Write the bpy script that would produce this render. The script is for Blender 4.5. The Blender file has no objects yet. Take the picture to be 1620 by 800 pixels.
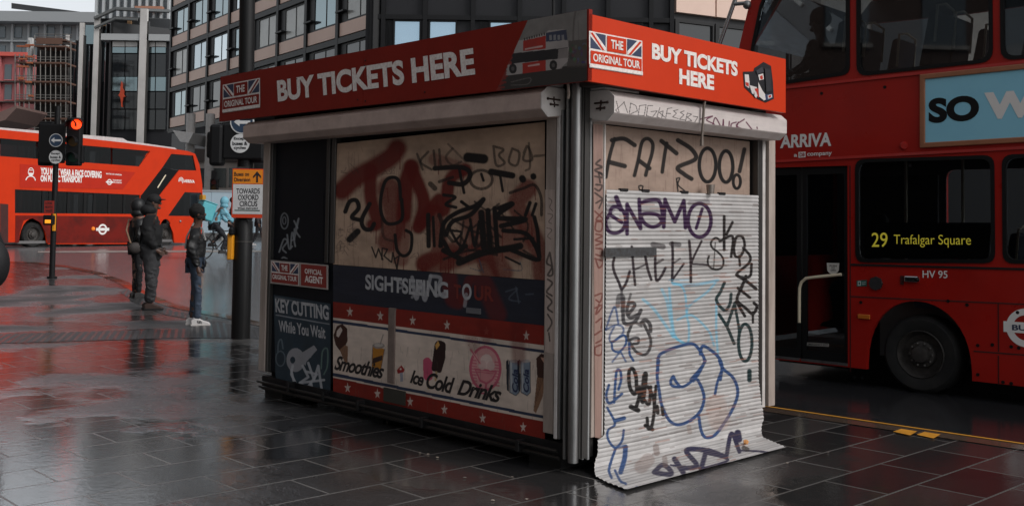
import bpy, bmesh, math, random
import numpy as np
from mathutils import Vector, Matrix
from mathutils.geometry import tessellate_polygon
random.seed(7); rng = np.random.default_rng(7)
SC = bpy.context.scene
COL = SC.collection
# ---------------------------------------------------------------- camera
F, PITCH, ROLL, PPY = 1660.96, 0.0486384, 0.0136130, 270.32
YAWK, YAWB = 0.755356, 0.815858
CAMZ = 1.5
CAM = np.array([0, 0, CAMZ])
_f = np.array([0, math.cos(PITCH), math.sin(PITCH)])
_r0 = np.array([1.0, 0, 0]); _u0 = np.array([0, -math.sin(PITCH), math.cos(PITCH)])
_r = math.cos(ROLL)*_r0 + math.sin(ROLL)*_u0
_u = -math.sin(ROLL)*_r0 + math.cos(ROLL)*_u0
cd = bpy.data.cameras.new('camera'); cam = bpy.data.objects.new('camera', cd); COL.objects.link(cam)
cd.sensor_fit = 'HORIZONTAL'; cd.sensor_width = 36; cd.lens = 36*F/1620
cd.shift_y = -(400-PPY)/1620
cd.clip_start = 0.1; cd.clip_end = 2000
cam.matrix_world = Matrix(((_r[0], _u[0], -_f[0], 0), (_r[1], _u[1], -_f[1], 0), (_r[2], _u[2], -_f[2], CAMZ), (0, 0, 0, 1)))
SC.camera = cam
# ---------------------------------------------------------------- light
SUN_EL, SUN_AZ = math.radians(38), math.atan2(0.86, -0.50)      # azimuth from +Y clockwise
wd = bpy.data.worlds.new('World'); SC.world = wd; wd.use_nodes = True
nt = wd.node_tree; nt.nodes.clear()
sky = nt.nodes.new('ShaderNodeTexSky'); sky.sky_type = 'NISHITA'; sky.sun_disc = False
sky.sun_elevation = SUN_EL; sky.sun_rotation = SUN_AZ; sky.air_density = 1.0; sky.dust_density = 1.0; sky.ozone_density = 1.0
hs = nt.nodes.new('ShaderNodeHueSaturation'); hs.inputs['Saturation'].default_value = 0.2
bg = nt.nodes.new('ShaderNodeBackground'); bg.inputs['Strength'].default_value = 0.15
wo = nt.nodes.new('ShaderNodeOutputWorld')
nt.links.new(sky.outputs[0], hs.inputs['Color']); nt.links.new(hs.outputs[0], bg.inputs[0]); nt.links.new(bg.outputs[0], wo.inputs[0])
sl = bpy.data.lights.new('sun', 'SUN'); sl.energy = 1.7; sl.angle = math.radians(25); sl.color = (1, 0.97, 0.94)
so = bpy.data.objects.new('sun', sl); COL.objects.link(so)
sd = Vector((math.sin(SUN_AZ)*math.cos(SUN_EL), math.cos(SUN_AZ)*math.cos(SUN_EL), math.sin(SUN_EL)))
so.rotation_euler = sd.to_track_quat('Z', 'Y').to_euler(); so.location = (0, 0, 30)
SC.view_settings.view_transform = 'Standard'; SC.view_settings.look = 'None'
SC.view_settings.exposure = -0.05; SC.view_settings.gamma = 1; SC.view_settings.use_curve_mapping = False
# ---------------------------------------------------------------- projection helpers
def ray(px, py):
    d = _r*(px-810)/F - _u*(py-PPY)/F + _f
    return d/np.linalg.norm(d)
def proj(P):
    q = np.asarray(P, float) - CAM
    w = q@_f
    return np.stack([810+F*(q@_r)/w, PPY-F*(q@_u)/w], -1)
def T(y): return 0.029*min(max(y-15, 0), 19)
def gnd(px, py, dz=0.0):
    d = ray(px, py); t = (dz-CAMZ)/d[2] if d[2] < 0 else 60
    if t*d[1] > 15:
        lo, hi = 1, 400
        for _ in range(50):
            m = (lo+hi)/2; p = CAM+d*m
            if p[2] > T(p[1])+dz: lo = m
            else: hi = m
        t = lo
    return CAM+d*t
class Plane:
    def __init__(s, P0, A, N):
        s.P0 = np.array(P0, float); s.A = np.array(A, float); s.N = np.array(N, float); s.Z = np.array([0, 0, 1.0])
    def px(s, x, y, off=0.0):
        d = ray(x, y); t = ((s.P0+s.N*off-CAM)@s.N)/(d@s.N); p = CAM+d*t-s.P0
        return np.array([p@s.A, p[2]+s.P0[2]])
    def w(s, a, z, off=0.0):
        return np.array([*(s.P0+s.A*a+s.N*off)[:2], z])
    def wp(s, x, y, off=0.0): return s.w(*s.px(x, y, off), off)
def at_depth(x, y, d):
    r = ray(x, y); return CAM+r*(d/r[1])
# ---------------------------------------------------------------- colours / materials
def lin(c):
    c = np.asarray(c, float)/255.0
    return np.where(c <= 0.04045, c/12.92, ((c+0.055)/1.055)**2.4)
def S(*c): return tuple(lin(c))
MATS = {}
def mat(name, col=(.5, .5, .5), rough=.5, metal=0, spec=.5, dirt=0, dscale=6, dcol=None, bump=0, bscale=60, emit=None, estr=1, vcol=False, coat=0, trans=0, alpha=1, streak=False, rvar=0):
    if name in MATS: return MATS[name]
    m = bpy.data.materials.new(name); m.use_nodes = True; n = m.node_tree; b = n.nodes['Principled BSDF']
    L = n.links.new
    b.inputs['Base Color'].default_value = (*col, 1); b.inputs['Roughness'].default_value = rough; b.inputs['Metallic'].default_value = metal
    b.inputs['Specular IOR Level'].default_value = spec; b.inputs['Coat Weight'].default_value = coat; b.inputs['Coat Roughness'].default_value = .08
    if emit: b.inputs['Emission Color'].default_value = (*emit, 1); b.inputs['Emission Strength'].default_value = estr
    if alpha < 1: b.inputs['Alpha'].default_value = alpha
    src = None
    if vcol:
        at = n.nodes.new('ShaderNodeAttribute'); at.attribute_name = 'Col'; src = at.outputs['Color']; L(src, b.inputs['Base Color'])
    if dirt or bump or rvar:
        tc = n.nodes.new('ShaderNodeNewGeometry'); vec = tc.outputs['Position']
        mp = n.nodes.new('ShaderNodeMapping'); L(vec, mp.inputs[0]); mp.inputs['Scale'].default_value = (1, 1, .18 if streak else 1)
    if dirt:
        nz = n.nodes.new('ShaderNodeTexNoise'); nz.inputs['Scale'].default_value = dscale; nz.inputs['Detail'].default_value = 8; nz.inputs['Roughness'].default_value = .65
        L(mp.outputs[0], nz.inputs['Vector'])
        cr = n.nodes.new('ShaderNodeMapRange'); cr.inputs[1].default_value = .42; cr.inputs[2].default_value = .72; cr.inputs[3].default_value = 0; cr.inputs[4].default_value = dirt
        L(nz.outputs[0], cr.inputs[0])
        mx = n.nodes.new('ShaderNodeMix'); mx.data_type = 'RGBA'; L(cr.outputs[0], mx.inputs[0])
        if src is not None: L(src, mx.inputs[6])
        else: mx.inputs[6].default_value = (*col, 1)
        mx.inputs[7].default_value = (*(dcol or tuple(x*.45 for x in col)), 1); L(mx.outputs[2], b.inputs['Base Color'])
    if bump:
        nb = n.nodes.new('ShaderNodeTexNoise'); nb.inputs['Scale'].default_value = bscale; nb.inputs['Detail'].default_value = 4; L(mp.outputs[0], nb.inputs['Vector'])
        bp = n.nodes.new('ShaderNodeBump'); bp.inputs['Strength'].default_value = bump; bp.inputs['Distance'].default_value = .01; L(nb.outputs[0], bp.inputs['Height']); L(bp.outputs[0], b.inputs['Normal'])
    if rvar:
        nr = n.nodes.new('ShaderNodeTexNoise'); nr.inputs['Scale'].default_value = 3.5; nr.inputs['Detail'].default_value = 6; L(mp.outputs[0], nr.inputs['Vector'])
        mr = n.nodes.new('ShaderNodeMapRange'); mr.inputs[1].default_value = .3; mr.inputs[2].default_value = .7; mr.inputs[3].default_value = max(rough-rvar, .02); mr.inputs[4].default_value = rough+rvar
        L(nr.outputs[0], mr.inputs[0]); L(mr.outputs[0], b.inputs['Roughness'])
    MATS[name] = m
    return m
def glassmat(name, tint, tr, rough=.02, ior=1.5):
    if name in MATS: return MATS[name]
    m = bpy.data.materials.new(name); m.use_nodes = True; n = m.node_tree; n.nodes.clear(); L = n.links.new
    o = n.nodes.new('ShaderNodeOutputMaterial'); tb = n.nodes.new('ShaderNodeBsdfTransparent'); tb.inputs[0].default_value = (*tint, 1)
    gl = n.nodes.new('ShaderNodeBsdfGlossy'); gl.inputs['Roughness'].default_value = rough; gl.inputs[0].default_value = (.9, .95, 1, 1)
    fr = n.nodes.new('ShaderNodeFresnel'); fr.inputs[0].default_value = 1.5
    fr.inputs[0].default_value = ior
    df = n.nodes.new('ShaderNodeBsdfDiffuse'); df.inputs[0].default_value = (.012, .013, .014, 1)
    m1 = n.nodes.new('ShaderNodeMixShader'); m1.inputs[0].default_value = tr; L(df.outputs[0], m1.inputs[1]); L(tb.outputs[0], m1.inputs[2])
    m2 = n.nodes.new('ShaderNodeMixShader'); L(fr.outputs[0], m2.inputs[0]); L(m1.outputs[0], m2.inputs[1]); L(gl.outputs[0], m2.inputs[2]); L(m2.outputs[0], o.inputs[0])
    MATS[name] = m
    return m
# ---------------------------------------------------------------- objects
ORG = {}
def origin(o):
    return ORG.get(o.name, np.zeros(3)) if o else np.zeros(3)
def tag(o, label=None, cat=None, group=None, kind=None):
    if label: o['label'] = label
    if cat: o['category'] = cat
    if group: o['group'] = group
    if kind: o['kind'] = kind
    return o
def thing(name, label, cat, loc=(0, 0, 0), rz=0, group=None):
    o = bpy.data.objects.new(name, None); COL.objects.link(o); o.location = [float(x) for x in loc]; o.rotation_euler = (0, 0, rz); o.empty_display_size = .2
    ORG[o.name] = np.array(loc, float)
    return tag(o, label, cat, group)
class MB:
    def __init__(s): s.v = []; s.f = []; s.m = []
    def add(s, vs, fs, m=0):
        b = len(s.v); s.v += [tuple(map(float, p)) for p in vs]; s.f += [tuple(i+b for i in f) for f in fs]; s.m += [m]*len(fs); return s
    def hexa(s, p, m=0):   # 4 bottom ccw, 4 top
        return s.add(p, [(3, 2, 1, 0), (4, 5, 6, 7), (0, 1, 5, 4), (1, 2, 6, 5), (2, 3, 7, 6), (3, 0, 4, 7)], m)
    def box(s, lo, hi, m=0):
        x0, y0, z0 = lo; x1, y1, z1 = hi
        return s.hexa([(x0, y0, z0), (x1, y0, z0), (x1, y1, z0), (x0, y1, z0), (x0, y0, z1), (x1, y0, z1), (x1, y1, z1), (x0, y1, z1)], m)
    def pbox(s, P, a0, a1, z0, z1, o0, o1, m=0):   # box in plane coordinates
        return s.hexa([P.w(a0, z0, o0), P.w(a1, z0, o0), P.w(a1, z0, o1), P.w(a0, z0, o1), P.w(a0, z1, o0), P.w(a1, z1, o0), P.w(a1, z1, o1), P.w(a0, z1, o1)], m)
    def prism(s, poly, vec, m=0, holes=()):
        vec = np.array(vec, float); loops = [[np.array(p, float) for p in poly]]+[[np.array(p, float) for p in h] for h in holes]
        allp = [p for l in loops for p in l]; n = len(allp)
        tr = tessellate_polygon([[Vector(p) for p in l] for l in loops])
        fs = [tuple(t) for t in tr]+[tuple(i+n for i in reversed(t)) for t in tr]
        b = 0
        for l in loops:
            k = len(l)
            for i in range(k): fs.append((b+i, b+(i+1) % k, b+(i+1) % k+n, b+i+n))
            b += k
        return s.add(allp+[p+vec for p in allp], fs, m)
    def tube(s, path, r, seg=10, m=0, cap=True):
        path = [np.array(p, float) for p in path]; k = len(path); vs = []; rs = r if hasattr(r, '__len__') else [r]*k
        ref = None
        for i, p in enumerate(path):
            t = path[min(i+1, k-1)]-path[max(i-1, 0)]; t = t/np.linalg.norm(t)
            if ref is None or abs(ref@t) > .95:
                ref = np.array([0, 0, 1.0]) if abs(t[2]) < .9 else np.array([1.0, 0, 0])
            x = np.cross(ref, t); x /= np.linalg.norm(x); y = np.cross(t, x)
            for j in range(seg):
                an = 2*math.pi*j/seg; vs.append(p+(x*math.cos(an)+y*math.sin(an))*rs[i])
        fs = [(i*seg+j, i*seg+(j+1) % seg, (i+1)*seg+(j+1) % seg, (i+1)*seg+j) for i in range(k-1) for j in range(seg)]
        if cap: fs += [tuple(reversed(range(seg))), tuple(range((k-1)*seg, k*seg))]
        return s.add(vs, fs, m)
    def ball(s, c, r, m=0, seg=12, rings=8, jit=0):
        c = np.array(c, float); r = np.array(r if hasattr(r, '__len__') else (r, r, r), float); vs = []
        for i in range(rings+1):
            th = math.pi*i/rings
            for j in range(seg):
                ph = 2*math.pi*j/seg; k = 1+jit*(random.random()-.5)
                vs.append(c+r*k*np.array([math.sin(th)*math.cos(ph), math.sin(th)*math.sin(ph), math.cos(th)]))
        fs = [(i*seg+j, (i+1)*seg+j, (i+1)*seg+(j+1) % seg, i*seg+(j+1) % seg) for i in range(rings) for j in range(seg)]
        return s.add(vs, fs, m)
    def build(s, name, mats, parent=None, bevel=0, smooth=False, local=False, label=None):
        me = bpy.data.meshes.new(name); org = np.zeros(3) if local else origin(parent)
        me.from_pydata([tuple(np.array(p)-org) for p in s.v], [], s.f)
        if not isinstance(mats, (list, tuple)): mats = [mats]
        for m in mats: me.materials.append(m)
        if len(mats) > 1: me.polygons.foreach_set('material_index', s.m)
        bm = bmesh.new(); bm.from_mesh(me)
        if smooth: bmesh.ops.remove_doubles(bm, verts=bm.verts, dist=1e-5)
        bmesh.ops.recalc_face_normals(bm, faces=bm.faces)
        bm.to_mesh(me); bm.free()
        if smooth:
            me.polygons.foreach_set('use_smooth', [True]*len(me.polygons))
            me.set_sharp_from_angle(angle=math.radians(40))
        o = bpy.data.objects.new(name, me); COL.objects.link(o)
        if parent:
            o.parent = parent; ORG[o.name] = org
        else: ORG[o.name] = np.zeros(3)
        if label: o['label'] = label
        if bevel:
            bv = o.modifiers.new('bevel', 'BEVEL'); bv.width = bevel; bv.segments = 2; bv.limit_method = 'ANGLE'; bv.angle_limit = math.radians(40)
        me.update()
        return o
def rrect(x0, y0, x1, y1, r, n=5):
    pts = []
    for cx, cy, a0 in ((x1-r, y1-r, 0), (x0+r, y1-r, 90), (x0+r, y0+r, 180), (x1-r, y0+r, 270)):
        for i in range(n+1):
            a = math.radians(a0+90*i/n); pts.append((cx+r*math.cos(a), cy+r*math.sin(a)))
    return pts
def roundpoly(pts, r, n=4):   # round the corners of a 2d polygon
    out = []; k = len(pts); pts = [np.array(p, float) for p in pts]
    for i in range(k):
        p, a, b = pts[i], pts[i-1], pts[(i+1) % k]
        da = a-p; db = b-p; la = np.linalg.norm(da); lb = np.linalg.norm(db); q = min(r, la*.45, lb*.45)
        s, e = p+da/la*q, p+db/lb*q
        for j in range(n+1):
            t = j/n; out.append((1-t)**2*s+2*t*(1-t)*p+t*t*e)
    return out
_tc = {}
def text_mesh(txt, bold=0, shear=0, space=1):
    key = (txt, bold, shear, space)
    if key not in _tc:
        c = bpy.data.curves.new('text', 'FONT'); c.body = txt; c.offset = bold; c.shear = shear; c.space_character = space; c.resolution_u = 6
        o = bpy.data.objects.new('text', c); COL.objects.link(o)
        dg = bpy.context.evaluated_depsgraph_get(); dg.update(); ev = o.evaluated_get(dg); me = ev.to_mesh()
        vs = np.array([v.co[:2] for v in me.vertices]); fs = [tuple(p.vertices) for p in me.polygons]
        ev.to_mesh_clear(); bpy.data.objects.remove(o); bpy.data.curves.remove(c); _tc[key] = (vs, fs)
    return _tc[key]
def text(txt, P, TL, BL, BR, m, parent, off=0.0, bold=.02, shear=0, space=1, name='lettering', mbuf=None, mi=0, local=False):
    vs, fs = text_mesh(txt, bold, shear, space)
    tl, bl, br = (np.array(q) if local else P.px(*q, off) for q in (TL, BL, BR))
    lo, hi = vs.min(0), vs.max(0); t = (vs-lo)/(hi-lo)
    az = bl+np.outer(t[:, 0], br-bl)+np.outer(t[:, 1], tl-bl)
    mb = mbuf or MB(); mb.add([P.w(a, z, off) for a, z in az], fs, mi)
    return mb if mbuf else mb.build(name, m, parent)
def decal(P, items, parent, name, off, mats_cache={}):
    """flat printed shapes lying on a surface: items = [(srgb, [px points])]"""
    mb = MB(); mats = []; idx = {}
    for k, (c, pts) in enumerate(items):
        if c not in idx:
            idx[c] = len(mats); mats.append(mat('print_%d_%d_%d' % c, S(*c), .45, dirt=.25, dscale=9))
        o = off+.0006*k
        w = [P.w(*P.px(x, y, o), o) for x, y in pts]
        tr = tessellate_polygon([[Vector(p) for p in w]])
        mb.add(w, [tuple(t) for t in tr], idx[c])
    return mb.build(name, mats, parent)
# ---------------------------------------------------------------- painted panels (colour stored on a fine mesh)
def smooth_path(p, n=6):
    p = [np.array(q, float) for q in p]
    if len(p) < 3: return p
    out = []; e = [2*p[0]-p[1]]+p+[2*p[-1]-p[-2]]
    for i in range(1, len(e)-2):
        for j in range(n):
            t = j/n; a, b, c, d = e[i-1], e[i], e[i+1], e[i+2]
            out.append(.5*((2*b)+(-a+c)*t+(2*a-5*b+4*c-d)*t*t+(-a+3*b-3*c+d)*t**3))
    out.append(p[-1])
    return out
class Panel:
    def __init__(s, pts, ni, nj, base):
        s.p = pts; s.ni, s.nj = ni, nj; s.q = proj(pts); s.c = np.tile(lin(base), (len(pts), 1))
        s.nz = rng.random(len(pts))
    def blend(s, idx, a, col): s.c[idx] = s.c[idx]*(1-a[:, None])+lin(col)*a[:, None]
    def stroke(s, pts, w, col, alpha=1, soft=.35, smooth=True, tf=None):
        if tf: pts = [((x/tf[2])+tf[0], (y/tf[2])+tf[1]) for x, y in pts]; w = w/tf[2]
        P = smooth_path(pts) if smooth else [np.array(q, float) for q in pts]
        if len(P) == 1: P = [P[0], P[0]+.01]
        A = np.array(P); lo = A.min(0)-w; hi = A.max(0)+w
        idx = np.where((s.q[:, 0] > lo[0]) & (s.q[:, 0] < hi[0]) & (s.q[:, 1] > lo[1]) & (s.q[:, 1] < hi[1]))[0]
        if not len(idx): return
        Q = s.q[idx]; d = np.full(len(idx), 1e9)
        for a, b in zip(P[:-1], P[1:]):
            ab = b-a; L = max(ab@ab, 1e-9); t = np.clip(((Q-a)@ab)/L, 0, 1); d = np.minimum(d, np.hypot(*(Q-a-t[:, None]*ab).T))
        h = w/2; x = np.clip((h*(1+soft*.6)-d)/(h*soft+1e-6), 0, 1); al = x*x*(3-2*x)*alpha
        al = np.clip(al*(1-.25*s.nz[idx]*(al < .95)), 0, 1)
        s.blend(idx, al, col)
    def ell(s, cx, cy, rx, ry, w, col, tf=None, **k):
        s.stroke([(cx+rx*math.cos(a), cy+ry*math.sin(a)) for a in np.linspace(-1.4, 5.1, 20)], w, col, tf=tf, **k)
    def poly(s, pts, col, alpha=1, tf=None):
        if tf: pts = [((x/tf[2])+tf[0], (y/tf[2])+tf[1]) for x, y in pts]
        A = np.array(pts, float); lo, hi = A.min(0), A.max(0)
        idx = np.where((s.q[:, 0] >= lo[0]) & (s.q[:, 0] <= hi[0]) & (s.q[:, 1] >= lo[1]) & (s.q[:, 1] <= hi[1]))[0]
        if not len(idx): return
        Q = s.q[idx]; ins = np.zeros(len(idx), bool)
        for i in range(len(A)):
            (x0, y0), (x1, y1) = A[i-1], A[i]
            c = ((y0 > Q[:, 1]) != (y1 > Q[:, 1])) & (Q[:, 0] < (x1-x0)*(Q[:, 1]-y0)/((y1-y0) or 1e-9)+x0)
            ins ^= c
        s.blend(idx[ins], np.full(ins.sum(), alpha), col)
    def disc(s, cx, cy, rx, ry, col, alpha=1, tf=None):
        s.poly([(cx+rx*math.cos(a), cy+ry*math.sin(a)) for a in np.linspace(0, 6.283, 28)[:-1]], col, alpha, tf)
    def mottle(s, amt, scale=30):
        ni, nj = s.ni, s.nj; g = np.zeros((ni, nj))
        for k in (4, 9, 21, 47):
            c = rng.random((max(ni*1//max(ni//k, 1), 2)+2, k+2)); u = np.linspace(0, c.shape[0]-1.01, ni); v = np.linspace(0, k+.99, nj)
            i0 = u.astype(int); j0 = v.astype(int); fu = (u-i0)[:, None]; fv = (v-j0)[None]
            g += (c[i0][:, j0]*(1-fu)*(1-fv)+c[i0+1][:, j0]*fu*(1-fv)+c[i0][:, j0+1]*(1-fu)*fv+c[i0+1][:, j0+1]*fu*fv-.5)/ (1+.25*k**.5)
        s.c *= np.clip(1+amt*2*g.reshape(-1, 1), .3, 1.5)
    def build(s, name, material, parent, smooth=True, thick=0):
        me = bpy.data.meshes.new(name); org = origin(parent)
        ni, nj = s.ni, s.nj; I = np.arange(ni*nj).reshape(ni, nj)
        q = np.stack([I[:-1, :-1], I[1:, :-1], I[1:, 1:], I[:-1, 1:]], -1).reshape(-1, 4)
        me.vertices.add(ni*nj); me.vertices.foreach_set('co', (s.p-org).astype(np.float32).ravel())
        me.loops.add(q.size); me.loops.foreach_set('vertex_index', q.astype(np.int32).ravel())
        me.polygons.add(len(q)); me.polygons.foreach_set('loop_start', np.arange(0, q.size, 4, dtype=np.int32)); me.polygons.foreach_set('loop_total', np.full(len(q), 4, np.int32))
        if smooth: me.polygons.foreach_set('use_smooth', np.ones(len(q), bool))
        at = me.color_attributes.new('Col', 'FLOAT_COLOR', 'POINT')
        at.data.foreach_set('color', np.c_[np.clip(s.c, 0, 1), np.ones(len(s.c))].astype(np.float32).ravel())
        me.materials.append(material); me.update(); me.validate()
        o = bpy.data.objects.new(name, me); COL.objects.link(o); o.parent = parent; ORG[o.name] = org
        if thick:
            sm = o.modifiers.new('thick', 'SOLIDIFY'); sm.thickness = thick; sm.offset = 0
        return o
def flat_panel(P, quad, off, step, base):
    """quad px TL,TR,BR,BL on plane P at offset off"""
    c = [P.px(*q, off) for q in quad]
    w = max(np.linalg.norm(c[1]-c[0]), np.linalg.norm(c[2]-c[3])); h = max(np.linalg.norm(c[3]-c[0]), np.linalg.norm(c[2]-c[1]))
    ni, nj = int(w/step)+2, int(h/step)+2
    u = np.linspace(0, 1, ni)[:, None, None]; v = np.linspace(0, 1, nj)[None, :, None]
    az = ((c[0]*(1-u)+c[1]*u)*(1-v)+(c[3]*(1-u)+c[2]*u)*v).reshape(-1, 2)
    pts = np.c_[(P.P0+np.outer(az[:, 0], P.A)+P.N*off)[:, :2], az[:, 1]]
    return Panel(pts, ni, nj, base)
# ---------------------------------------------------------------- common materials
M_black = mat('black_metal', S(20, 20, 22), .5, dirt=.5, dcol=S(48, 46, 45), bump=.05, spec=.3)
M_dark = mat('dark_under', S(13, 13, 14), .8, spec=.2)
M_alu = mat('aluminium', S(150, 150, 150), .38, .85, dirt=.55, dcol=S(70, 66, 62), dscale=9, streak=True)
M_alud = mat('dark_aluminium', S(84, 82, 80), .45, .7, dirt=.5, dscale=9, streak=True)
M_cream = mat('cream_paint', S(176, 162, 152), .5, dirt=.65, dcol=S(106, 92, 84), dscale=7, streak=True, bump=.04)
M_white = mat('white_paint', S(208, 202, 198), .45, dirt=.45, dcol=S(140, 126, 118), dscale=8, bump=.03)
M_yellow = mat('yellow_paint', S(216, 150, 48), .5, dirt=.4)
M_letter = mat('white_lettering', S(238, 230, 224), .5, dirt=.5, dcol=S(168, 140, 132), dscale=45, spec=.2)
M_vc = mat('painted_panel', (.5, .5, .5), .55, vcol=True, dirt=.15, dcol=S(60, 54, 50), bump=.06, bscale=40, spec=.3)
M_vcmetal = mat('painted_shutter', (.5, .5, .5), .42, vcol=True, spec=.4, dirt=.12, dcol=S(110, 90, 78), streak=True)
M_vcflat = mat('printed_picture', (.5, .5, .5), .5, vcol=True, dirt=.25, dcol=S(60, 54, 50), dscale=5)
# ---------------------------------------------------------------- ground
def wet_material(name, base, base2, joint, bw, bh, rot, mortar, rough0, rough1, bump, puddle=.5, off=(0, 0), spot=None, spec=1.0):
    m = bpy.data.materials.new(name); m.use_nodes = True; n = m.node_tree; b = n.nodes['Principled BSDF']; L = n.links.new
    g = n.nodes.new('ShaderNodeNewGeometry'); mp = n.nodes.new('ShaderNodeMapping'); mp.vector_type = 'TEXTURE'
    mp.inputs['Rotation'].default_value = (0, 0, rot); mp.inputs['Location'].default_value = (*off, 0); L(g.outputs['Position'], mp.inputs[0])
    def noise(sc, det, ro=.6):
        z = n.nodes.new('ShaderNodeTexNoise'); z.inputs['Scale'].default_value = sc; z.inputs['Detail'].default_value = det; z.inputs['Roughness'].default_value = ro; L(g.outputs['Position'], z.inputs['Vector']); return z.outputs[0]
    def mrange(s, a, c, d, e):
        r = n.nodes.new('ShaderNodeMapRange'); L(s, r.inputs[0])
        for i, v in enumerate((a, c, d, e)): r.inputs[i+1].default_value = v
        return r.outputs[0]
    def math_(op, a, c):
        r = n.nodes.new('ShaderNodeMath'); r.operation = op
        for i, v in enumerate((a, c)):
            if hasattr(v, 'links'): L(v, r.inputs[i])
            else: r.inputs[i].default_value = v
        return r.outputs[0]
    grain = noise(90, 5, .7); mid = noise(2.2, 6); big = noise(.55, 5, .55)
    mx = n.nodes.new('ShaderNodeMix'); mx.data_type = 'RGBA'
    h = None
    if bw:
        br = n.nodes.new('ShaderNodeTexBrick'); L(mp.outputs[0], br.inputs['Vector']); br.inputs['Scale'].default_value = 1
        br.inputs['Brick Width'].default_value = bw; br.inputs['Row Height'].default_value = bh; br.inputs['Mortar Size'].default_value = mortar; br.inputs['Mortar Smooth'].default_value = .1
        br.inputs['Color1'].default_value = (*base, 1); br.inputs['Color2'].default_value = (*base2, 1); br.inputs['Mortar'].default_value = (*joint, 1); br.inputs['Bias'].default_value = 0
        src = br.outputs['Color']; L(src, mx.inputs[6]); h = br.outputs['Fac']
    else: mx.inputs[6].default_value = (*base, 1)
    L(mrange(mid, .35, .7, 0, .55), mx.inputs[0]); mx.inputs[7].default_value = (*[x*.5 for x in base], 1)
    m2 = n.nodes.new('ShaderNodeMix'); m2.data_type = 'RGBA'; m2.blend_type = 'MULTIPLY'; m2.inputs[0].default_value = .5; L(mx.outputs[2], m2.inputs[6]); 
    cr = n.nodes.new('ShaderNodeMapRange'); L(grain, cr.inputs[0]); cr.inputs[1].default_value = .3; cr.inputs[2].default_value = .7; cr.inputs[3].default_value = .5; cr.inputs[4].default_value = 1.4
    L(cr.outputs[0], m2.inputs[7]); L(m2.outputs[2], b.inputs['Base Color'])
    pud = mrange(big, puddle-.06, puddle+.05, 1, 0)          # 1 = dry-ish, 0 = puddle
    if spot is not None:      # a pool of standing water
        sx = n.nodes.new('ShaderNodeVectorMath'); sx.operation = 'DISTANCE'; L(g.outputs['Position'], sx.inputs[0]); sx.inputs[1].default_value = [float(v) for v in spot]
        dd = math_('ADD', sx.outputs['Value'], math_('MULTIPLY', math_('SUBTRACT', noise(1.6, 5), .5), 2.6))
        pud = math_('MULTIPLY', pud, mrange(dd, 1.0, 1.25, 0, 1))
    rr = mrange(mid, .3, .7, rough0, rough1)
    ro = math_('ADD', math_('MULTIPLY', rr, math_('ADD', math_('MULTIPLY', pud, .85), .15)), .012)
    if h is not None:
        ro = math_('ADD', ro, math_('MULTIPLY', h, .35))
        # each slab a little different
        bn = n.nodes.new('ShaderNodeTexBrick'); L(mp.outputs[0], bn.inputs['Vector']); bn.inputs['Scale'].default_value = 1
        bn.inputs['Brick Width'].default_value = bw; bn.inputs['Row Height'].default_value = bh; bn.inputs['Mortar Size'].default_value = 0
        bn.inputs['Color1'].default_value = (0, 0, 0, 1); bn.inputs['Color2'].default_value = (1, 1, 1, 1)
        ro = math_('ADD', ro, math_('MULTIPLY', math_('MULTIPLY', bn.outputs['Color'], pud), .16))
    if spot is not None:
        sy = n.nodes.new('ShaderNodeVectorMath'); sy.operation = 'DISTANCE'; L(g.outputs['Position'], sy.inputs[0]); sy.inputs[1].default_value = [float(v) for v in spot]
        far = mrange(sy.outputs['Value'], 3.0, 9.0, 0, .10); ro = math_('ADD', ro, far)      # further off the paving is only damp
        L(mrange(sy.outputs['Value'], 3.5, 8.5, .75, 0), b.inputs['Coat Weight']); b.inputs['Coat IOR'].default_value = 1.4
        L(math_('ADD', math_('MULTIPLY', ro, .7), .02), b.inputs['Coat Roughness'])
    L(ro, b.inputs['Roughness'])
    b.inputs['Specular IOR Level'].default_value = spec
    rip = noise(14, 3); fine = noise(160, 2)
    hh = math_('ADD', math_('ADD', math_('MULTIPLY', rip, .6), math_('MULTIPLY', noise(46, 3), .30)), math_('MULTIPLY', fine, .16))
    if h is not None: hh = math_('SUBTRACT', hh, math_('MULTIPLY', h, .35))
    hh = math_('MULTIPLY', hh, math_('ADD', math_('MULTIPLY', pud, .9), .12))
    bp = n.nodes.new('ShaderNodeBump'); bp.inputs['Strength'].default_value = bump; bp.inputs['Distance'].default_value = .012
    L(hh, bp.inputs['Height']); L(bp.outputs[0], b.inputs['Normal'])
    if spot is not None: L(bp.outputs[0], b.inputs['Coat Normal'])
    return m
M_slab = wet_material('wet_slabs', S(74, 72, 71), S(38, 38, 40), S(108, 105, 101), .68, .405, YAWK, .007, .16, .46, 1.0, .45, (0.13, .2), spot=gnd(70, 735))
M_road = wet_material('wet_asphalt', S(122, 124, 126), S(122, 124, 126), S(0, 0, 0), 0, 0, 0, 0, .72, .95, 1.0, .22, spec=.2)
M_laneshade = wet_material('wet_lane_shaded', S(52, 52, 54), S(52, 52, 54), S(0, 0, 0), 0, 0, 0, 0, .3, .6, .9, .35, spec=.6)  # wet asphalt, darkened to stand in for shade beside the near bus
M_kerb = wet_material('wet_kerb', S(104, 86, 74), S(84, 72, 64), S(40, 38, 36), .9, 2.0, YAWB+math.pi/2, .012, .15, .4, .4, .4)
M_grate = wet_material('tactile', S(92, 91, 90), S(76, 74, 73), S(30, 30, 31), .1, .1, YAWK, .03, .3, .6, 1.0, .3, spec=.6)
M_paintw = mat('road_paint', S(170, 168, 162), .4, dirt=.8, dcol=S(80, 80, 80), dscale=4)
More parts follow.
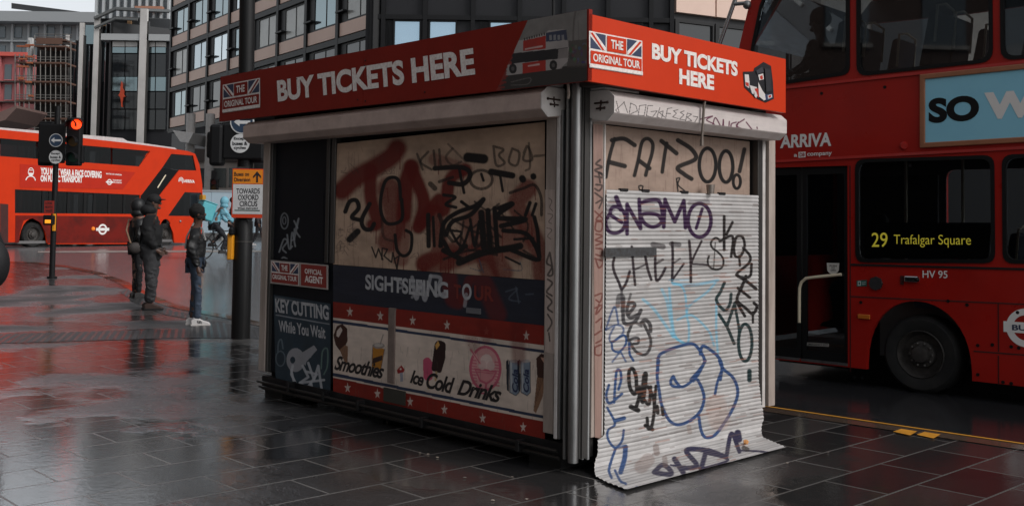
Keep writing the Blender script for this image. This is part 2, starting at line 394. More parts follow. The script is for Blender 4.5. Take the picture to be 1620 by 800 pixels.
def sheet(name, poly, dz, m, kind='structure'):
    """flat polygon in the ground, following the terrain profile"""
    bm = bmesh.new(); vs = [bm.verts.new((p[0], p[1], 0)) for p in poly]
    for t in tessellate_polygon([[Vector((p[0], p[1], 0)) for p in poly]]): bm.faces.new([vs[i] for i in t])
    for yy in (15, 34):
        bmesh.ops.bisect_plane(bm, geom=bm.verts[:]+bm.edges[:]+bm.faces[:], plane_co=(0, yy, 0), plane_no=(0, 1, 0))
    for v in bm.verts: v.co.z = T(v.co.y)+dz
    bmesh.ops.recalc_face_normals(bm, faces=bm.faces)
    if sum(f.normal.z for f in bm.faces) < 0: bmesh.ops.reverse_faces(bm, faces=bm.faces)
    me = bpy.data.meshes.new(name); bm.to_mesh(me); bm.free(); me.materials.append(m)
    o = bpy.data.objects.new(name, me); COL.objects.link(o); o['kind'] = kind
    return o
G2 = lambda x, y: gnd(x, y)[:2]
sheet('road', [(-500, -60), (500, -60), (500, 900), (-500, 900)], -.1, M_road)
dB = np.array([-math.sin(YAWB), math.cos(YAWB)])
k0 = gnd(1206, 642)[:2]
edge = [G2(x, y) for x, y in ((-500, 404), (-40, 412), (60, 415), (110, 421), (160, 431), (200, 445), (240, 466), (280, 482), (330, 493), (380, 502), (430, 514))]
edge += [k0+dB*6.0, k0+dB*5.0, k0+dB*3, k0, k0-dB*4, k0-dB*9, k0-dB*20]
pave = edge+[np.array([30., -25.]), np.array([-60., -25.]), np.array([-60., 20.])]
nL = np.array([math.cos(YAWB), math.sin(YAWB)]); sheet('lane_shade_sheet', [k0+dB*3.2, k0-dB*30, k0-dB*30+nL*6.5, k0+dB*3.2+nL*6.5], -.094, M_laneshade)  # dark sheet: shade of bus and kiosk put into the road colour
sheet('pavement', pave, 0, M_slab)
def inset(pl, w):
    out = []
    for i in range(len(pl)):
        t = pl[min(i+1, len(pl)-1)]-pl[max(i-1, 0)]; t = t/np.linalg.norm(t); nrm = np.array([t[1], -t[0]])
        out.append(pl[i]+nrm*w)
    return out
def dense(pl, step=1.0):
    out = []
    for a, b in zip(pl[:-1], pl[1:]):
        k = max(int(np.linalg.norm(b-a)/step), 1); out += [a+(b-a)*i/k for i in range(k)]
    return out+[pl[-1]]
ke = dense(edge, .8); ki = inset(ke, .22)
kb = MB()
for i in range(len(ke)-1):
    a, b, c, d = ke[i], ke[i+1], ki[i+1], ki[i]
    P = lambda q, dz: (q[0], q[1], T(q[1])+dz)
    kb.add([P(a, -.12), P(b, -.12), P(b, .005), P(a, .005), P(c, .005), P(d, .005)], [(0, 1, 2, 3), (3, 2, 4, 5)])
tag(kb.build('kerb', M_kerb), kind='structure')
kl = dense([k0+dB*2, k0-dB*20], .8); kli = inset(kl, .035)
sheet('kerb_line', kl+kli[::-1], .009, M_yellow)
for x in (1413, 1450):
    sheet('kerb_mark', [G2(x, 684+(x-1413)*.13), G2(x+13, 679.5+(x-1413)*.13), G2(x+38, 683.5+(x-1413)*.13), G2(x+27, 690+(x-1413)*.13)], .0095, M_yellow)
sheet('tactile_strip', [G2(-60, 530), G2(300, 520), G2(330, 507), G2(420, 520), G2(420, 536), G2(300, 534), G2(-60, 545)], .004, M_grate)
sheet('tactile_edge', [G2(205, 455), G2(235, 476), G2(275, 492), G2(330, 502), G2(322, 508), G2(262, 498), G2(215, 480), G2(190, 462)], .004, M_grate)
sheet('road_marking', [G2(60, 392.2), G2(420, 391.5), G2(420, 393.5), G2(60, 394.5)], -.095, M_paintw)
sheet('road_marking', [G2(1560, 651), G2(1620, 659), G2(1612, 661), G2(1552, 653)], -.095, M_paintw)
# ---------------------------------------------------------------- ticket kiosk
CK = gnd(915, 752)
d1 = np.array([-math.sin(YAWK), math.cos(YAWK), 0]); d2 = np.array([math.cos(YAWK), math.sin(YAWK), 0])
L = Plane(CK, d1, -d2); R = Plane(CK, d2, -d1)
kiosk = thing('ticket_kiosk', 'graffiti covered ticket kiosk with red BUY TICKETS HERE boards and white roller shutter', 'kiosk', CK)
aL0, aL1 = L.px(888, 400)[0], L.px(413, 400)[0]
aR0, aR1 = R.px(938, 400)[0], R.px(1227, 400)[0]
zb = L.px(888, 690)[1]; zt = L.px(888, 141)[1]; zbox = L.px(870, 188)[1]
0 and print('kiosk', CK, 'aL', aL0, aL1, 'aR', aR0, aR1, 'z', zb, zbox, zt)
ztop = L.px(929, 18, .2)[1]
mb = MB(); mb.pbox(L, aL0*.4, aL1-.02, zb-.02, zt+.1, -aR1+.03, -.09)
mb.build('body', M_dark, kiosk)
mb = MB(); mb.pbox(L, -.05, aL1+.05, zt+.06, ztop-.06, -aR1-.05, .05); mb.build('roof', mat('roof_felt', S(60, 60, 60), .8), kiosk)
M_foot = mat('foot_block', S(18, 18, 18), .7, dirt=.4)
for a in (aL1-.14, aL0+.2): MB().pbox(L, a-.16, a+.12, -.01, zb-.17, -.40, -.06).build('foot', M_foot, kiosk)
MB().pbox(L, aL1-.30, aL1-.02, -.01, zb-.17, -aR1+.06, -aR1+.4).build('foot', M_foot, kiosk)
mb = MB(); mb.pbox(L, aL0*.5, aL1-.02, zb-.16, zb-.02, -aR1+.05, -.12); mb.build('base_frame', M_dark, kiosk)
# frames of the left face
def frame_l(x0, x1, m, o0, o1, name, z0=None, z1=None):
    a1, a0 = L.px(x0, 400, o1)[0], L.px(x1, 400, o1)[0]
    return MB().pbox(L, a0, a1, zb if z0 is None else z0, zbox+.05 if z1 is None else z1, o0, o1).build(name, m, kiosk, bevel=.004)
frame_l(862, 878, M_cream, -.09, -.005, 'frame_post'); frame_l(878.5, 883, M_white, -.09, .01, 'frame_post', z0=zb-.02); frame_l(884, 888, M_alu, -.09, .004, 'frame_post', z0=zb-.02)
frame_l(413, 422, M_cream, -.09, .0, 'frame_post'); frame_l(423, 427, M_alud, -.09, -.012, 'frame_post')
frame_l(513, 518, M_alud, -.09, -.028, 'mullion', z0=L.px(515, 416)[1]); frame_l(521, 527, M_alud, -.09, -.026, 'mullion', z0=L.px(515, 416)[1])
# chamfered corner with its round post
mb = MB(); mb.pbox(L, .03, aL0-.005, zb-.12, zt+.05, -.16, -.035); mb.pbox(L, .02, aL0*.35, zb-.12, zt+.05, -aR0+.01, -.05)
mb.build('corner_column', M_alud, kiosk)
pc = at_depth(909.5, 500, np.linalg.norm(CK[:2])-.0); pl = ray(909.3, 450); pp = CAM+pl*((CK[1]+.045)/pl[1])
rp = 8.3/F*(CK[1])
mb = MB(); mb.tube([(pp[0], pp[1], zb-.14), (pp[0], pp[1], zt+.06)], rp, 20); mb.build('corner_post', M_alu, kiosk, smooth=True)
mb = MB()
for x in (896, 923.5, 932):
    p = CAM+ray(x, 450)*((CK[1]+.09)/ray(x, 450)[1]); mb.tube([(p[0], p[1], zb-.13), (p[0], p[1], zt+.05)], .012, 8)
mb.build('corner_trim', M_alu, kiosk, smooth=True)
p = [at_depth(x, y, CK[1]-.03) for x, y in ((897, 128), (899, 136), (900, 150), (898.5, 156))]
MB().tube(p, .008, 8).build('cable', M_cream, kiosk, smooth=True)
# lower rails
mb = MB()
for y0, y1, o in ((604.5, 717, .02), (613, 726, -.0)):
    z = (L.px(430, y0+1.5, o)[1]+L.px(888, y1, o)[1])/2
    mb.tube([L.w(aL0, z, o), L.w(aL1-.03, z, o)], .011, 8)
mb.build('lower_rail', mat('dull_rail', S(60, 58, 56), .4, .7, dirt=.6, dcol=S(30, 29, 28)), kiosk, smooth=True)
for x, y in ((457, 609), (512, 624), (567, 638), (668, 665), (820, 701)):
    a, z = L.px(x, y, .02); MB().pbox(L, a-.016, a+.016, z-.05, z+.025, -.06, .036).build('rail_clip', M_black, kiosk, bevel=.004)
MB().pbox(L, aL0, aL1-.02, zb-.16, zb-.045, -.09, -.028).build('lower_sill', M_black, kiosk)
# shutter boxes
def shutter_box(P, a0, a1, zb_, zt_, out, name, m):
    prof = [(-.05, zt_), (out*.72, zt_), (out, zt_-(zt_-zb_)*.22), (out, zb_+(zt_-zb_)*.24), (out*.68, zb_), (-.05, zb_)]
    mb = MB(); mb.prism([P.w(a0, z, o) for o, z in prof], P.A*(a1-a0)); return mb.build(name, m, kiosk, bevel=.006)
aBL = L.px(384, 215, .17)[0]; aBL0 = L.px(888, 160)[0]
shutter_box(L, aBL0+.006, aBL, zbox, zt, .17, 'shutter_box', mat('cream_box', S(190, 168, 158), .45, dirt=.45, dcol=S(120, 100, 92), dscale=5))
aBR0 = R.px(938, 165)[0]; aBR = R.px(1245, 205, .17)[0]; zbR = R.px(942, 193, 0)[1]; ztR = R.px(942, 146, 0)[1]
rb = shutter_box(R, aBR0+.006, aBR, zbR, ztR, .17, 'shutter_box', mat('white_box', S(206, 196, 192), .45, dirt=.4, dcol=S(140, 118, 110), dscale=5, streak=True))
for P, a in ((L, aBL0), (R, aBR0)):
    z0, z1 = (zbox, zt) if P is L else (zbR, ztR); s = z1-z0
    prof = [(-.03, z1+.004), (.125, z1+.004), (.176, z1-s*.22), (.176, z0+s*.24), (.12, z0-.004), (.02, z0+.01), (-.03, z0+.03)]
    cp = MB().prism([P.w(a-.004, z, o) for o, z in prof], P.A*.008).build('end_cap', M_white, kiosk)
    mb = MB()
    for k, (o0, o1, zz) in enumerate(((.02, .125, .60), (.035, .10, .42))):
        mb.tube([P.w(a-.008, z0+s*zz, o0), P.w(a-.008, z0+s*zz, o1)], .006, 6); mb.tube([P.w(a-.008, z0+s*zz-.016, (o0+o1)/2), P.w(a-.008, z0+s*zz+.016, (o0+o1)/2)], .005, 6)
        mb.ball(P.w(a-.008, z0+s*zz, o1), .009, seg=8, rings=5)
    mb.build('slot', mat('rusty_slot', S(52, 34, 28), .8), cp)
    mb = MB(); mb.pbox(P, a+.0, a+.32, z1+.01, z1+.12, -.02, .10); mb.build('bracket_plate', M_white, kiosk, bevel=.003)
# tags on the front of the right shutter box
bf = Plane(R.P0-d1*.1705, d2, -d1); zlo, zhi = zbR+(ztR-zbR)*.25, ztR-(ztR-zbR)*.225; ni, nj = 420, 52
aa, zz0 = np.meshgrid(np.linspace(aBR0+.012, aBR-.004, ni), np.linspace(zhi, zlo, nj), indexing='ij')
pp_ = (bf.P0[None]+aa.ravel()[:, None]*bf.A); pp_[:, 2] = zz0.ravel()
pn = Panel(pp_, ni, nj, (206, 196, 192)); pn.mottle(.07); td = (930, 140, 4.209)
for s in ([(245, 90), (185, 145), (215, 178)], [(190, 85), (212, 178)], [(240, 90), (265, 162)], [(285, 100), (275, 175), (330, 150), (320, 115), (285, 98)], [(345, 115), (335, 178), (375, 182), (388, 110), (345, 115)], [(432, 115), (400, 115), (390, 182), (430, 192), (462, 150), (420, 155)], [(480, 128), (460, 190), (490, 202), (502, 150), (475, 160), (512, 192)], [(560, 130), (530, 135), (518, 198)], [(522, 165), (552, 168)], [(600, 142), (570, 150), (590, 166), (565, 190), (602, 202)], [(642, 150), (615, 160), (640, 176), (610, 206), (652, 212)], [(662, 165), (650, 222), (692, 216), (662, 192), (692, 172), (662, 165)], [(700, 185), (732, 190), (708, 232), (748, 232)]): pn.stroke(s, 4.5, (40, 36, 38), .95, smooth=False, tf=td)
for s in ([(750, 205), (830, 185), (790, 210), (842, 240), (795, 250)], [(830, 250), (850, 195), (892, 262), (902, 208)], [(902, 210), (906, 255), (936, 262), (942, 220)], [(988, 225), (955, 238), (962, 272), (1004, 266)], [(1002, 225), (985, 272)], [(1042, 205), (990, 250), (1092, 292)], [(1055, 225), (1108, 294)], [(1126, 258), (1128, 268)]): pn.stroke(s, 8.5, (92, 34, 62), .95, tf=td)
pn.stroke([(320, 205), (320, 215)], 22, (40, 36, 36), 1, tf=td)
pn.build('tagged_face', M_vc, rb)
# dangling rod over the right box
mb = MB(); mb.tube([R.wp(1115, 160, .2), R.wp(1113.5, 170, .195), R.wp(1110, 228, .19)], .009, 8); mb.build('hanging_rod', mat('old_rod', S(120, 110, 102), .5, .5, dirt=.6), kiosk, smooth=True)
mb = MB(); mb.tube([R.wp(1110.3, 221, .19), R.wp(1110, 231, .19)], .013, 8); mb.build('rod_tip', mat('old_rod'), kiosk, smooth=True)
# ---------------- fascia boards
aL_, aR_ = .19, .222
M_redL = mat('red_board_shaded', S(134, 36, 26), .5, dirt=.22, dcol=S(84, 24, 20), dscale=4, bump=.02, spec=.15)  # red darkened: shade of the left face is put into the colour
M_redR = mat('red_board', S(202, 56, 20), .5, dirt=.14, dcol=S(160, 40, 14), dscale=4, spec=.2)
LF, RF = Plane(CK-d2*aL_, d1, -d2), Plane(CK-d1*aR_, d2, -d1)
aFc = -aR_
def zpx(P, x, y): return P.px(x, y)[1]
# left board: quadrilateral from the corner to the far end
a_end = LF.px(348, 150)[0]; a_pic = LF.px(800, 80)[0]; a_seam = LF.px(575, 120)[0]
def board(P, a0, a1, q0, q1, th, m, name):
    (b0, t0), (b1, t1) = q0, q1
    mb = MB(); mb.hexa([P.w(a0, b0, -th), P.w(a1, b1, -th), P.w(a1, b1, 0), P.w(a0, b0, 0), P.w(a0, t0, -th), P.w(a1, t1, -th), P.w(a1, t1, 0), P.w(a0, t0, 0)])
    return mb.build(name, m, kiosk)
zt0, zb0 = zpx(LF, 929, 15), zpx(LF, 929, 128); zt1, zb1 = zpx(LF, 348, 122), zpx(LF, 350, 192)
def zi(a): t = (a-aFc)/(a_end-aFc); return (zb0+(zb1-zb0)*t, zt0+(zt1-zt0)*t)
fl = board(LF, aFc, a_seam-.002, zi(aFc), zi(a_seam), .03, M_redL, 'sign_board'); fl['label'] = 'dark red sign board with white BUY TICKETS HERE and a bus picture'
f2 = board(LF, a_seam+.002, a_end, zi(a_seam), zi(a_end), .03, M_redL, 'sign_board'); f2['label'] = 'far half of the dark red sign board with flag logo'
zr = lambda x, y: RF.px(x, y)[1]
aRe = RF.px(1243, 140)[0]; a0r = -aL_+.001
b0 = (zr(930.7, 128.4), zr(930.7, 22)); b1 = (zr(1243.5, 178.8), zr(1242, 93.6))
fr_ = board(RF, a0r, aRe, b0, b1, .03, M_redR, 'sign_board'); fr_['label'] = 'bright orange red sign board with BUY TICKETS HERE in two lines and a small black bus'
text('BUY TICKETS HERE', LF, (438, 127.5), (439.7, 161.5), (752, 118.4), M_letter, f2, .0035, .04)
text('BUY TICKETS', RF, (1031.5, 68), (1031.5, 93.6), (1167, 121.5), M_letter, fr_, .003, .045)
text('HERE', RF, (1074.7, 108.5), (1074.7, 133), (1129.8, 143), M_letter, fr_, .003, .045)
for x, y in ((578, 96), (577, 104), (566, 158), (578, 160), (672, 146), (470, 125)):
    MB().ball(LF.wp(x, y, .002), .006, seg=6, rings=4).build('screw', M_black, fl)
M_navy = mat('navy_print', S(44, 56, 84), .5, dirt=.2); M_flagred = mat('red_print', S(176, 50, 36), .5, dirt=.25)
def flag_logo(P, TL, TR, BL, off, parent, redm, name='flag_logo', bottom=True, split=.5):
    """bordered logo: two flag quarters, THE, and ORIGINAL TOUR below"""
    tl, tr, bl = P.px(*TL, off), P.px(*TR, off), P.px(*BL, off)
    mp = lambda u, v: tl+(tr-tl)*u+(bl-tl)*v
    mb = MB(); k = [0]
    def q(pts, m):
        k[0] += 1; o = off+.0005*k[0]
        w = [P.w(*mp(u, v), o) for u, v in pts]; t = tessellate_polygon([[Vector(x) for x in w]]); mb.add(w, [tuple(i) for i in t], m)
    rect = lambda a, b, c, d: [(a, b), (c, b), (c, d), (a, d)]
    q(rect(0, 0, 1, 1), 0)
    for x0, x1, fl_ in ((.02, .30, 0), (.70, .98, 1)):
        q(rect(x0, .03, x1, .47), 1)
        f = (lambda u: x0+(x1-x0)*u) if not fl_ else (lambda u: x1-(x1-x0)*u)
        q([(f(0), .03), (f(.3), .03), (f(1), .38), (f(1), .47), (f(.72), .47), (f(0), .14)], 0)
        q([(f(0), .05), (f(.13), .03), (f(.93), .47), (f(.76), .47)], 2)
    q(rect(.32, .04, .68, .47), 2); q(rect(.02, .53, .98, .88 if bottom else .97), 2)
    if bottom: q(rect(.0, .885, 1, .985), 0)
    o = off+.0005*(k[0]+3)
    text('THE', P, mp(.385, .13), mp(.385, .38), mp(.615, .38), None, None, o, .03, mbuf=mb, mi=0, local=True)
    text('ORIGINAL TOUR', P, mp(.06, .60), mp(.06, .82), mp(.94, .82), None, None, o, .025, mbuf=mb, mi=0, local=True)
    return mb.build(name, [M_letter, M_navy, redm], parent)
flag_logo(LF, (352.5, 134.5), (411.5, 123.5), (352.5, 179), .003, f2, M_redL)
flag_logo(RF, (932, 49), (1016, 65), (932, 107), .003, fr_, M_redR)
# small black tour bus printed on the right board
z = lambda pts: [(760+x/3.076, y/3.076) for x, y in pts]
K, W_, N_, R_ = (28, 28, 32), (214, 206, 202), (52, 62, 96), (186, 50, 34)
decal(RF, [(K, z([(1278, 350), (1330, 348), (1333, 332), (1378, 302), (1414, 322), (1424, 400), (1428, 482), (1388, 500), (1352, 484), (1330, 470), (1300, 440), (1284, 425)])),
           (W_, z([(1286, 362), (1306, 364), (1310, 400), (1308, 430), (1290, 418)])), (R_, z([(1290, 400), (1306, 404), (1306, 424), (1292, 416)])),
           (W_, z([(1310, 415), (1345, 425), (1350, 470), (1322, 455)])), (R_, z([(1334, 432), (1360, 430), (1372, 470), (1352, 476)])), (W_, z([(1352, 365), (1376, 358), (1380, 386), (1358, 392)])), (R_, z([(1360, 372), (1372, 366), (1376, 384), (1364, 388)])),
           (W_, z([(1352, 400), (1372, 440), (1400, 480), (1380, 490), (1356, 470)])), (N_, z([(1385, 462), (1420, 456), (1422, 478), (1390, 490)])), (W_, z([(1398, 464), (1418, 460), (1420, 474), (1400, 482)])), (R_, z([(1402, 466), (1414, 463), (1415, 473), (1404, 477)])),
           (W_, z([(1334, 446), (1342, 446), (1348, 466), (1342, 478), (1334, 468)])), ((60, 60, 66), z([(1342, 345), (1372, 325), (1380, 350), (1348, 362)])), ((46, 46, 50), z([(1384, 330), (1412, 340), (1418, 440), (1392, 450)]))],
      fr_, 'bus_picture', .003)
# photograph of an open top bus printed on the left board
pn = flat_panel(LF, ((835, 32.3), (928.5, 15.2), (928.5, 127.8), (785, 144)), .0025, .0035, (134, 38, 30))
tz = (760, 0, 3.076)
pn.poly([(200, 95), (520, 30), (530, 400), (90, 450), (120, 380), (160, 240)], (126, 122, 118), tf=tz)
pn.mottle(.12)
pn.poly([(110, 330), (530, 320), (530, 400), (70, 450)], (50, 48, 46), tf=tz); pn.poly([(430, 200), (530, 190), (530, 330), (420, 330)], (70, 64, 60), alpha=.8, tf=tz)
for i in range(26): pn.disc(435+rng.random()*90, 215+rng.random()*90, 5+6*rng.random(), 5+9*rng.random(), tuple(int(v) for v in rng.integers(40, 120, 3)), .7, tz)
pn.stroke([(462, 60), (455, 110), (452, 190), (458, 240)], 9, (88, 82, 78), .8, tf=tz); pn.stroke([(475, 100), (480, 200)], 3, (100, 96, 92), .8, tf=tz)
pn.poly([(150, 205), (205, 195), (320, 160), (330, 150), (415, 142), (425, 205), (430, 235), (425, 300), (385, 335), (120, 370), (135, 300), (148, 240)], (168, 160, 156), tf=tz)
pn.poly([(208, 200), (318, 175), (318, 238), (208, 250)], (168, 44, 34), tf=tz); pn.poly([(318, 160), (418, 145), (424, 195), (320, 205)], (54, 62, 84), tf=tz)
for x in (335, 355, 375, 395): pn.poly([(x, 172), (x+12, 170), (x+13, 195), (x+1, 197)], (150, 148, 148), .8, tz)
pn.poly([(148, 262), (425, 232), (427, 282), (140, 312)], (30, 30, 34), tf=tz); pn.poly([(205, 308), (318, 293), (318, 345), (205, 358)], (168, 44, 34), tf=tz)
pn.poly([(380, 240), (428, 232), (428, 285), (395, 335), (372, 338)], (170, 160, 156), alpha=.6, tf=tz)
for x in (158, 355): pn.disc(x, 335 if x < 200 else 318, 19, 24, (26, 26, 28), 1, tz); pn.disc(x, 335 if x < 200 else 318, 8, 10, (90, 86, 84), 1, tz)
for i in range(9): x = 215+i*12; pn.disc(x, 192-i*3.2, 4, 7, (50, 44, 42), .9, tz)
pn.stroke([(150, 400), (240, 380), (230, 410), (150, 415)], 5, (120, 116, 112), .6, tf=tz); pn.stroke([(220, 240), (300, 226)], 8, (214, 190, 184), .8, tf=tz); pn.stroke([(235, 322), (285, 314)], 8, (214, 190, 184), .8, tf=tz)
for i in range(60): y = 95+i*6; pn.stroke([(205-i*1.9+rng.normal()*9, y), (150-i*1.9, y+3)], 10, (134, 38, 30), .9, tf=tz)
pn.build('bus_photo', M_vcflat, fl)
# small lamp bumps and soffit
mb = MB(); mb.pbox(LF, 0, a_end-.1, zi(a_end)[0]+.02, zi(a_end)[0]+.05, -.2, -.04); mb.pbox(RF, 0, aRe-.08, b1[0]+.02, b1[0]+.05, -.24, -.04); mb.build('soffit', mat('soffit', S(70, 62, 58), .7, dirt=.5), kiosk)
# ---------------- left face panels
pz = MB().pbox(L, L.px(527, 400, -.04)[0], aL1-.03, zb, zbox+.1, -.09, -.05); pz.build('door_panel', mat('dark_glass_door', S(24, 26, 31), .5, spec=.12, dirt=.4, dcol=S(38, 40, 44), dscale=5), kiosk)
pn = flat_panel(L, ((428, 300), (512, 300), (512, 412), (428, 408)), -.047, .004, (25, 27, 32))
ts = (400, 190, 2.7586)
WG = (150, 154, 158)
pn.ell(138, 440, 16, 34, 6, WG, ts, alpha=.55); pn.ell(137, 438, 7, 16, 5, WG, ts, alpha=.5)
for s in ([(115, 575), (135, 520), (150, 530), (130, 560), (145, 578)], [(150, 500), (158, 560), (172, 550)], [(165, 555), (172, 490), (185, 550)], [(168, 525), (182, 520)], [(182, 475), (180, 520), (200, 430), (188, 480), (205, 510)], [(180, 440), (195, 470)], [(125, 605), (135, 598), (150, 606)]):
    pn.stroke(s, 7, WG, .75, tf=ts)
pn.build('scribbled_glass', mat('glass_paint', (.5, .5, .5), .5, vcol=True, spec=.12), kiosk)
pn = flat_panel(L, ((527, 228), (862, 193), (862, 443), (527, 418)), -.042, .0042, (186, 158, 136))
pn.mottle(.22)
for i in range(260):
    x, y = 530+rng.random()*330, 230+rng.random()*205; l = 6+rng.random()*40; pn.stroke([(x, y), (x+rng.normal()*1.5, y+l)], 1.2, (120, 96, 82), .35, smooth=False)
tg = (520, 200, 2.858); RS = (104, 20, 14); BK = (26, 24, 24)
for pts, w, al in (([(60, 290), (120, 235), (200, 190), (280, 140), (310, 100)], 75, .85), ([(190, 200), (190, 320), (220, 430), (200, 445)], 52, .85), ([(375, 185), (350, 260), (340, 400)], 62, .9), ([(370, 180), (430, 340), (405, 455)], 52, .9), ([(270, 280), (300, 420), (270, 520)], 85, .8),
                   ([(340, 430), (330, 600)], 55, .6), ([(420, 440), (500, 330), (520, 380), (550, 240), (620, 195)], 50, .85), ([(480, 390), (500, 560), (430, 620)], 62, .8), ([(440, 620), (560, 600), (720, 570), (790, 660)], 75, .75), ([(560, 560), (530, 640)], 50, .6), ([(700, 560), (730, 680)], 70, .75), ([(900, 280), (850, 350), (890, 430), (950, 560), (965, 670)], 72, .8), ([(660, 440), (800, 480), (840, 540)], 110, .7), ([(640, 520), (560, 560)], 70, .6), ([(480, 150), (600, 190)], 50, .5)):
    pn.stroke(pts, w*1.12, RS, min(al*1.12, .97), soft=.6, tf=tg)
    for q in range(3):
        i_ = rng.integers(len(pts)); x, y = pts[i_]; x += rng.normal()*w*.3; pn.stroke([(x, y), (x+rng.normal()*3, y+w*.5+rng.random()*90)], 5, RS, .8, tf=tg)
for pts, w, al in (([(75, 385), (95, 340), (125, 335), (135, 370), (105, 410), (150, 425)], 16, 1), ([(185, 350), (150, 420), (160, 460), (190, 465), (205, 440)], 16, 1), ([(130, 475), (95, 510)], 24, 1), ([(325, 330), (318, 250), (290, 230), (255, 250), (235, 330), (240, 400), (270, 440), (330, 420), (330, 330)], 13, .95), ([(300, 490), (310, 560), (340, 585), (370, 560), (375, 490), (350, 470)], 12, .95), ([(240, 420), (250, 500), (300, 520)], 10, .6),
                   ([(400, 125), (425, 195)], 9, .75), ([(450, 115), (415, 160), (465, 195)], 9, .75), ([(475, 110), (482, 185)], 9, .75), ([(500, 105), (508, 180), (530, 180)], 9, .75), ([(560, 100), (530, 140), (560, 175), (600, 160)], 9, .6), ([(540, 80), (620, 160)], 8, .5), ([(630, 140), (700, 147)], 36, .95),
                   ([(745, 90), (758, 175), (795, 165), (770, 130), (790, 105), (745, 90)], 9, .75), ([(830, 100), (815, 160), (850, 175), (862, 120), (830, 100)], 9, .75), ([(895, 90), (880, 150), (920, 150), (900, 90), (882, 120)], 9, .75), ([(905, 75), (910, 180), (890, 200)], 8, .7), ([(930, 135), (975, 130)], 9, .7),
                   ([(480, 190), (600, 185), (640, 215), (610, 260), (545, 255)], 18, .9), ([(590, 190), (612, 300)], 11, .9), ([(690, 215), (700, 245)], 10, .9), ([(735, 205), (830, 222)], 24, .95), ([(775, 220), (787, 292)], 10, .9), ([(875, 235), (878, 240)], 25, 1), ([(925, 225), (926, 228)], 22, 1), ([(520, 310), (572, 320), (530, 352), (575, 366)], 12, .9),
                   ([(505, 540), (520, 440), (580, 390), (660, 360), (700, 330), (640, 400), (560, 430), (530, 490)], 17, 1), ([(540, 450), (600, 540), (640, 450)], 10, .9), ([(600, 340), (640, 370)], 12, 1), ([(690, 390), (702, 545)], 24, 1), ([(720, 380), (728, 545)], 20, 1), ([(750, 370), (762, 545)], 18, 1), ([(770, 370), (830, 350), (760, 410), (890, 420), (780, 450)], 19, 1), ([(790, 470), (900, 490), (950, 600), (830, 560)], 17, 1), ([(930, 410), (945, 480), (952, 600)], 15, 1), ([(840, 510), (925, 505)], 10, 1), ([(590, 615), (700, 570), (820, 550), (865, 540)], 26, 1), ([(520, 560), (600, 600)], 20, 1), ([(520, 520), (560, 580), (620, 540)], 17, 1), ([(640, 420), (660, 540), (680, 430)], 11, 1), ([(560, 470), (600, 480), (570, 520)], 9, 1), ([(500, 400), (520, 470), (510, 540)], 15, .8), ([(800, 590), (865, 622)], 8, .9), ([(450, 400), (452, 540)], 17, .9), ([(472, 410), (478, 540)], 11, .9), ([(820, 300), (880, 280), (930, 265), (960, 320), (962, 400)], 11, .85), ([(910, 345), (890, 400)], 14, .95), ([(937, 350), (920, 400)], 12, .95), ([(640, 470), (740, 500)], 10, .8), ([(660, 500), (680, 540), (700, 480)], 9, .8)):
    pn.stroke(pts, w*1.2, BK, min(1, al*1.1), tf=tg)
for pts, w in (([(520, 600), (640, 560), (760, 580)], 12), ([(560, 420), (640, 460), (700, 430), (780, 500)], 10), ([(840, 380), (900, 440), (880, 520)], 9), ([(600, 500), (640, 560), (720, 520), (800, 560)], 9), ([(780, 390), (840, 470)], 9), ([(520, 470), (560, 520)], 14), ([(880, 560), (930, 590)], 10), ([(660, 340), (720, 380), (770, 350)], 9), ([(610, 430), (590, 560)], 10), ([(735, 480), (745, 560)], 10), ([(500, 250), (560, 230)], 14), ([(460, 260), (480, 280)], 22)): pn.stroke(pts, w, BK, .92, tf=tg)
pn.ell(690, 240, 50, 42, 13, BK, tg, alpha=.9)
for pts in ([(195, 545), (213, 592), (225, 552), (245, 602)], [(240, 600), (242, 550), (266, 555), (250, 585), (282, 612)], [(285, 612), (290, 570), (308, 640)], [(296, 600), (318, 585), (308, 645)]): pn.stroke(pts, 7, BK, .95, smooth=False, tf=tg)
for i in range(16):
    x, y = 50+rng.random()*70, 430+rng.random()*130; pn.stroke([(x+rng.normal()*14, y+rng.normal()*14) for _ in range(5)], 2.5, (60, 54, 52), .6, tf=tg)
for cx, cy in ((75, 195), (110, 190), (250, 200), (290, 195), (560, 470), (400, 580), (430, 470), (620, 600), (700, 640)):
    pn.stroke([(cx+rng.normal()*16, cy+rng.normal()*14) for _ in range(6)], 3, (60, 50, 46), .6, tf=tg)
pn.stroke([(640, 640), (690, 650), (680, 600), (700, 660)], 4, (60, 90, 110), .7, tf=tg); pn.stroke([(790, 645), (870, 650), (865, 610)], 4, (50, 80, 100), .7, tf=tg)
bd = pn.build('plywood_board', M_vc, kiosk); bd['label'] = 'plywood board under black tags and wide red spray'
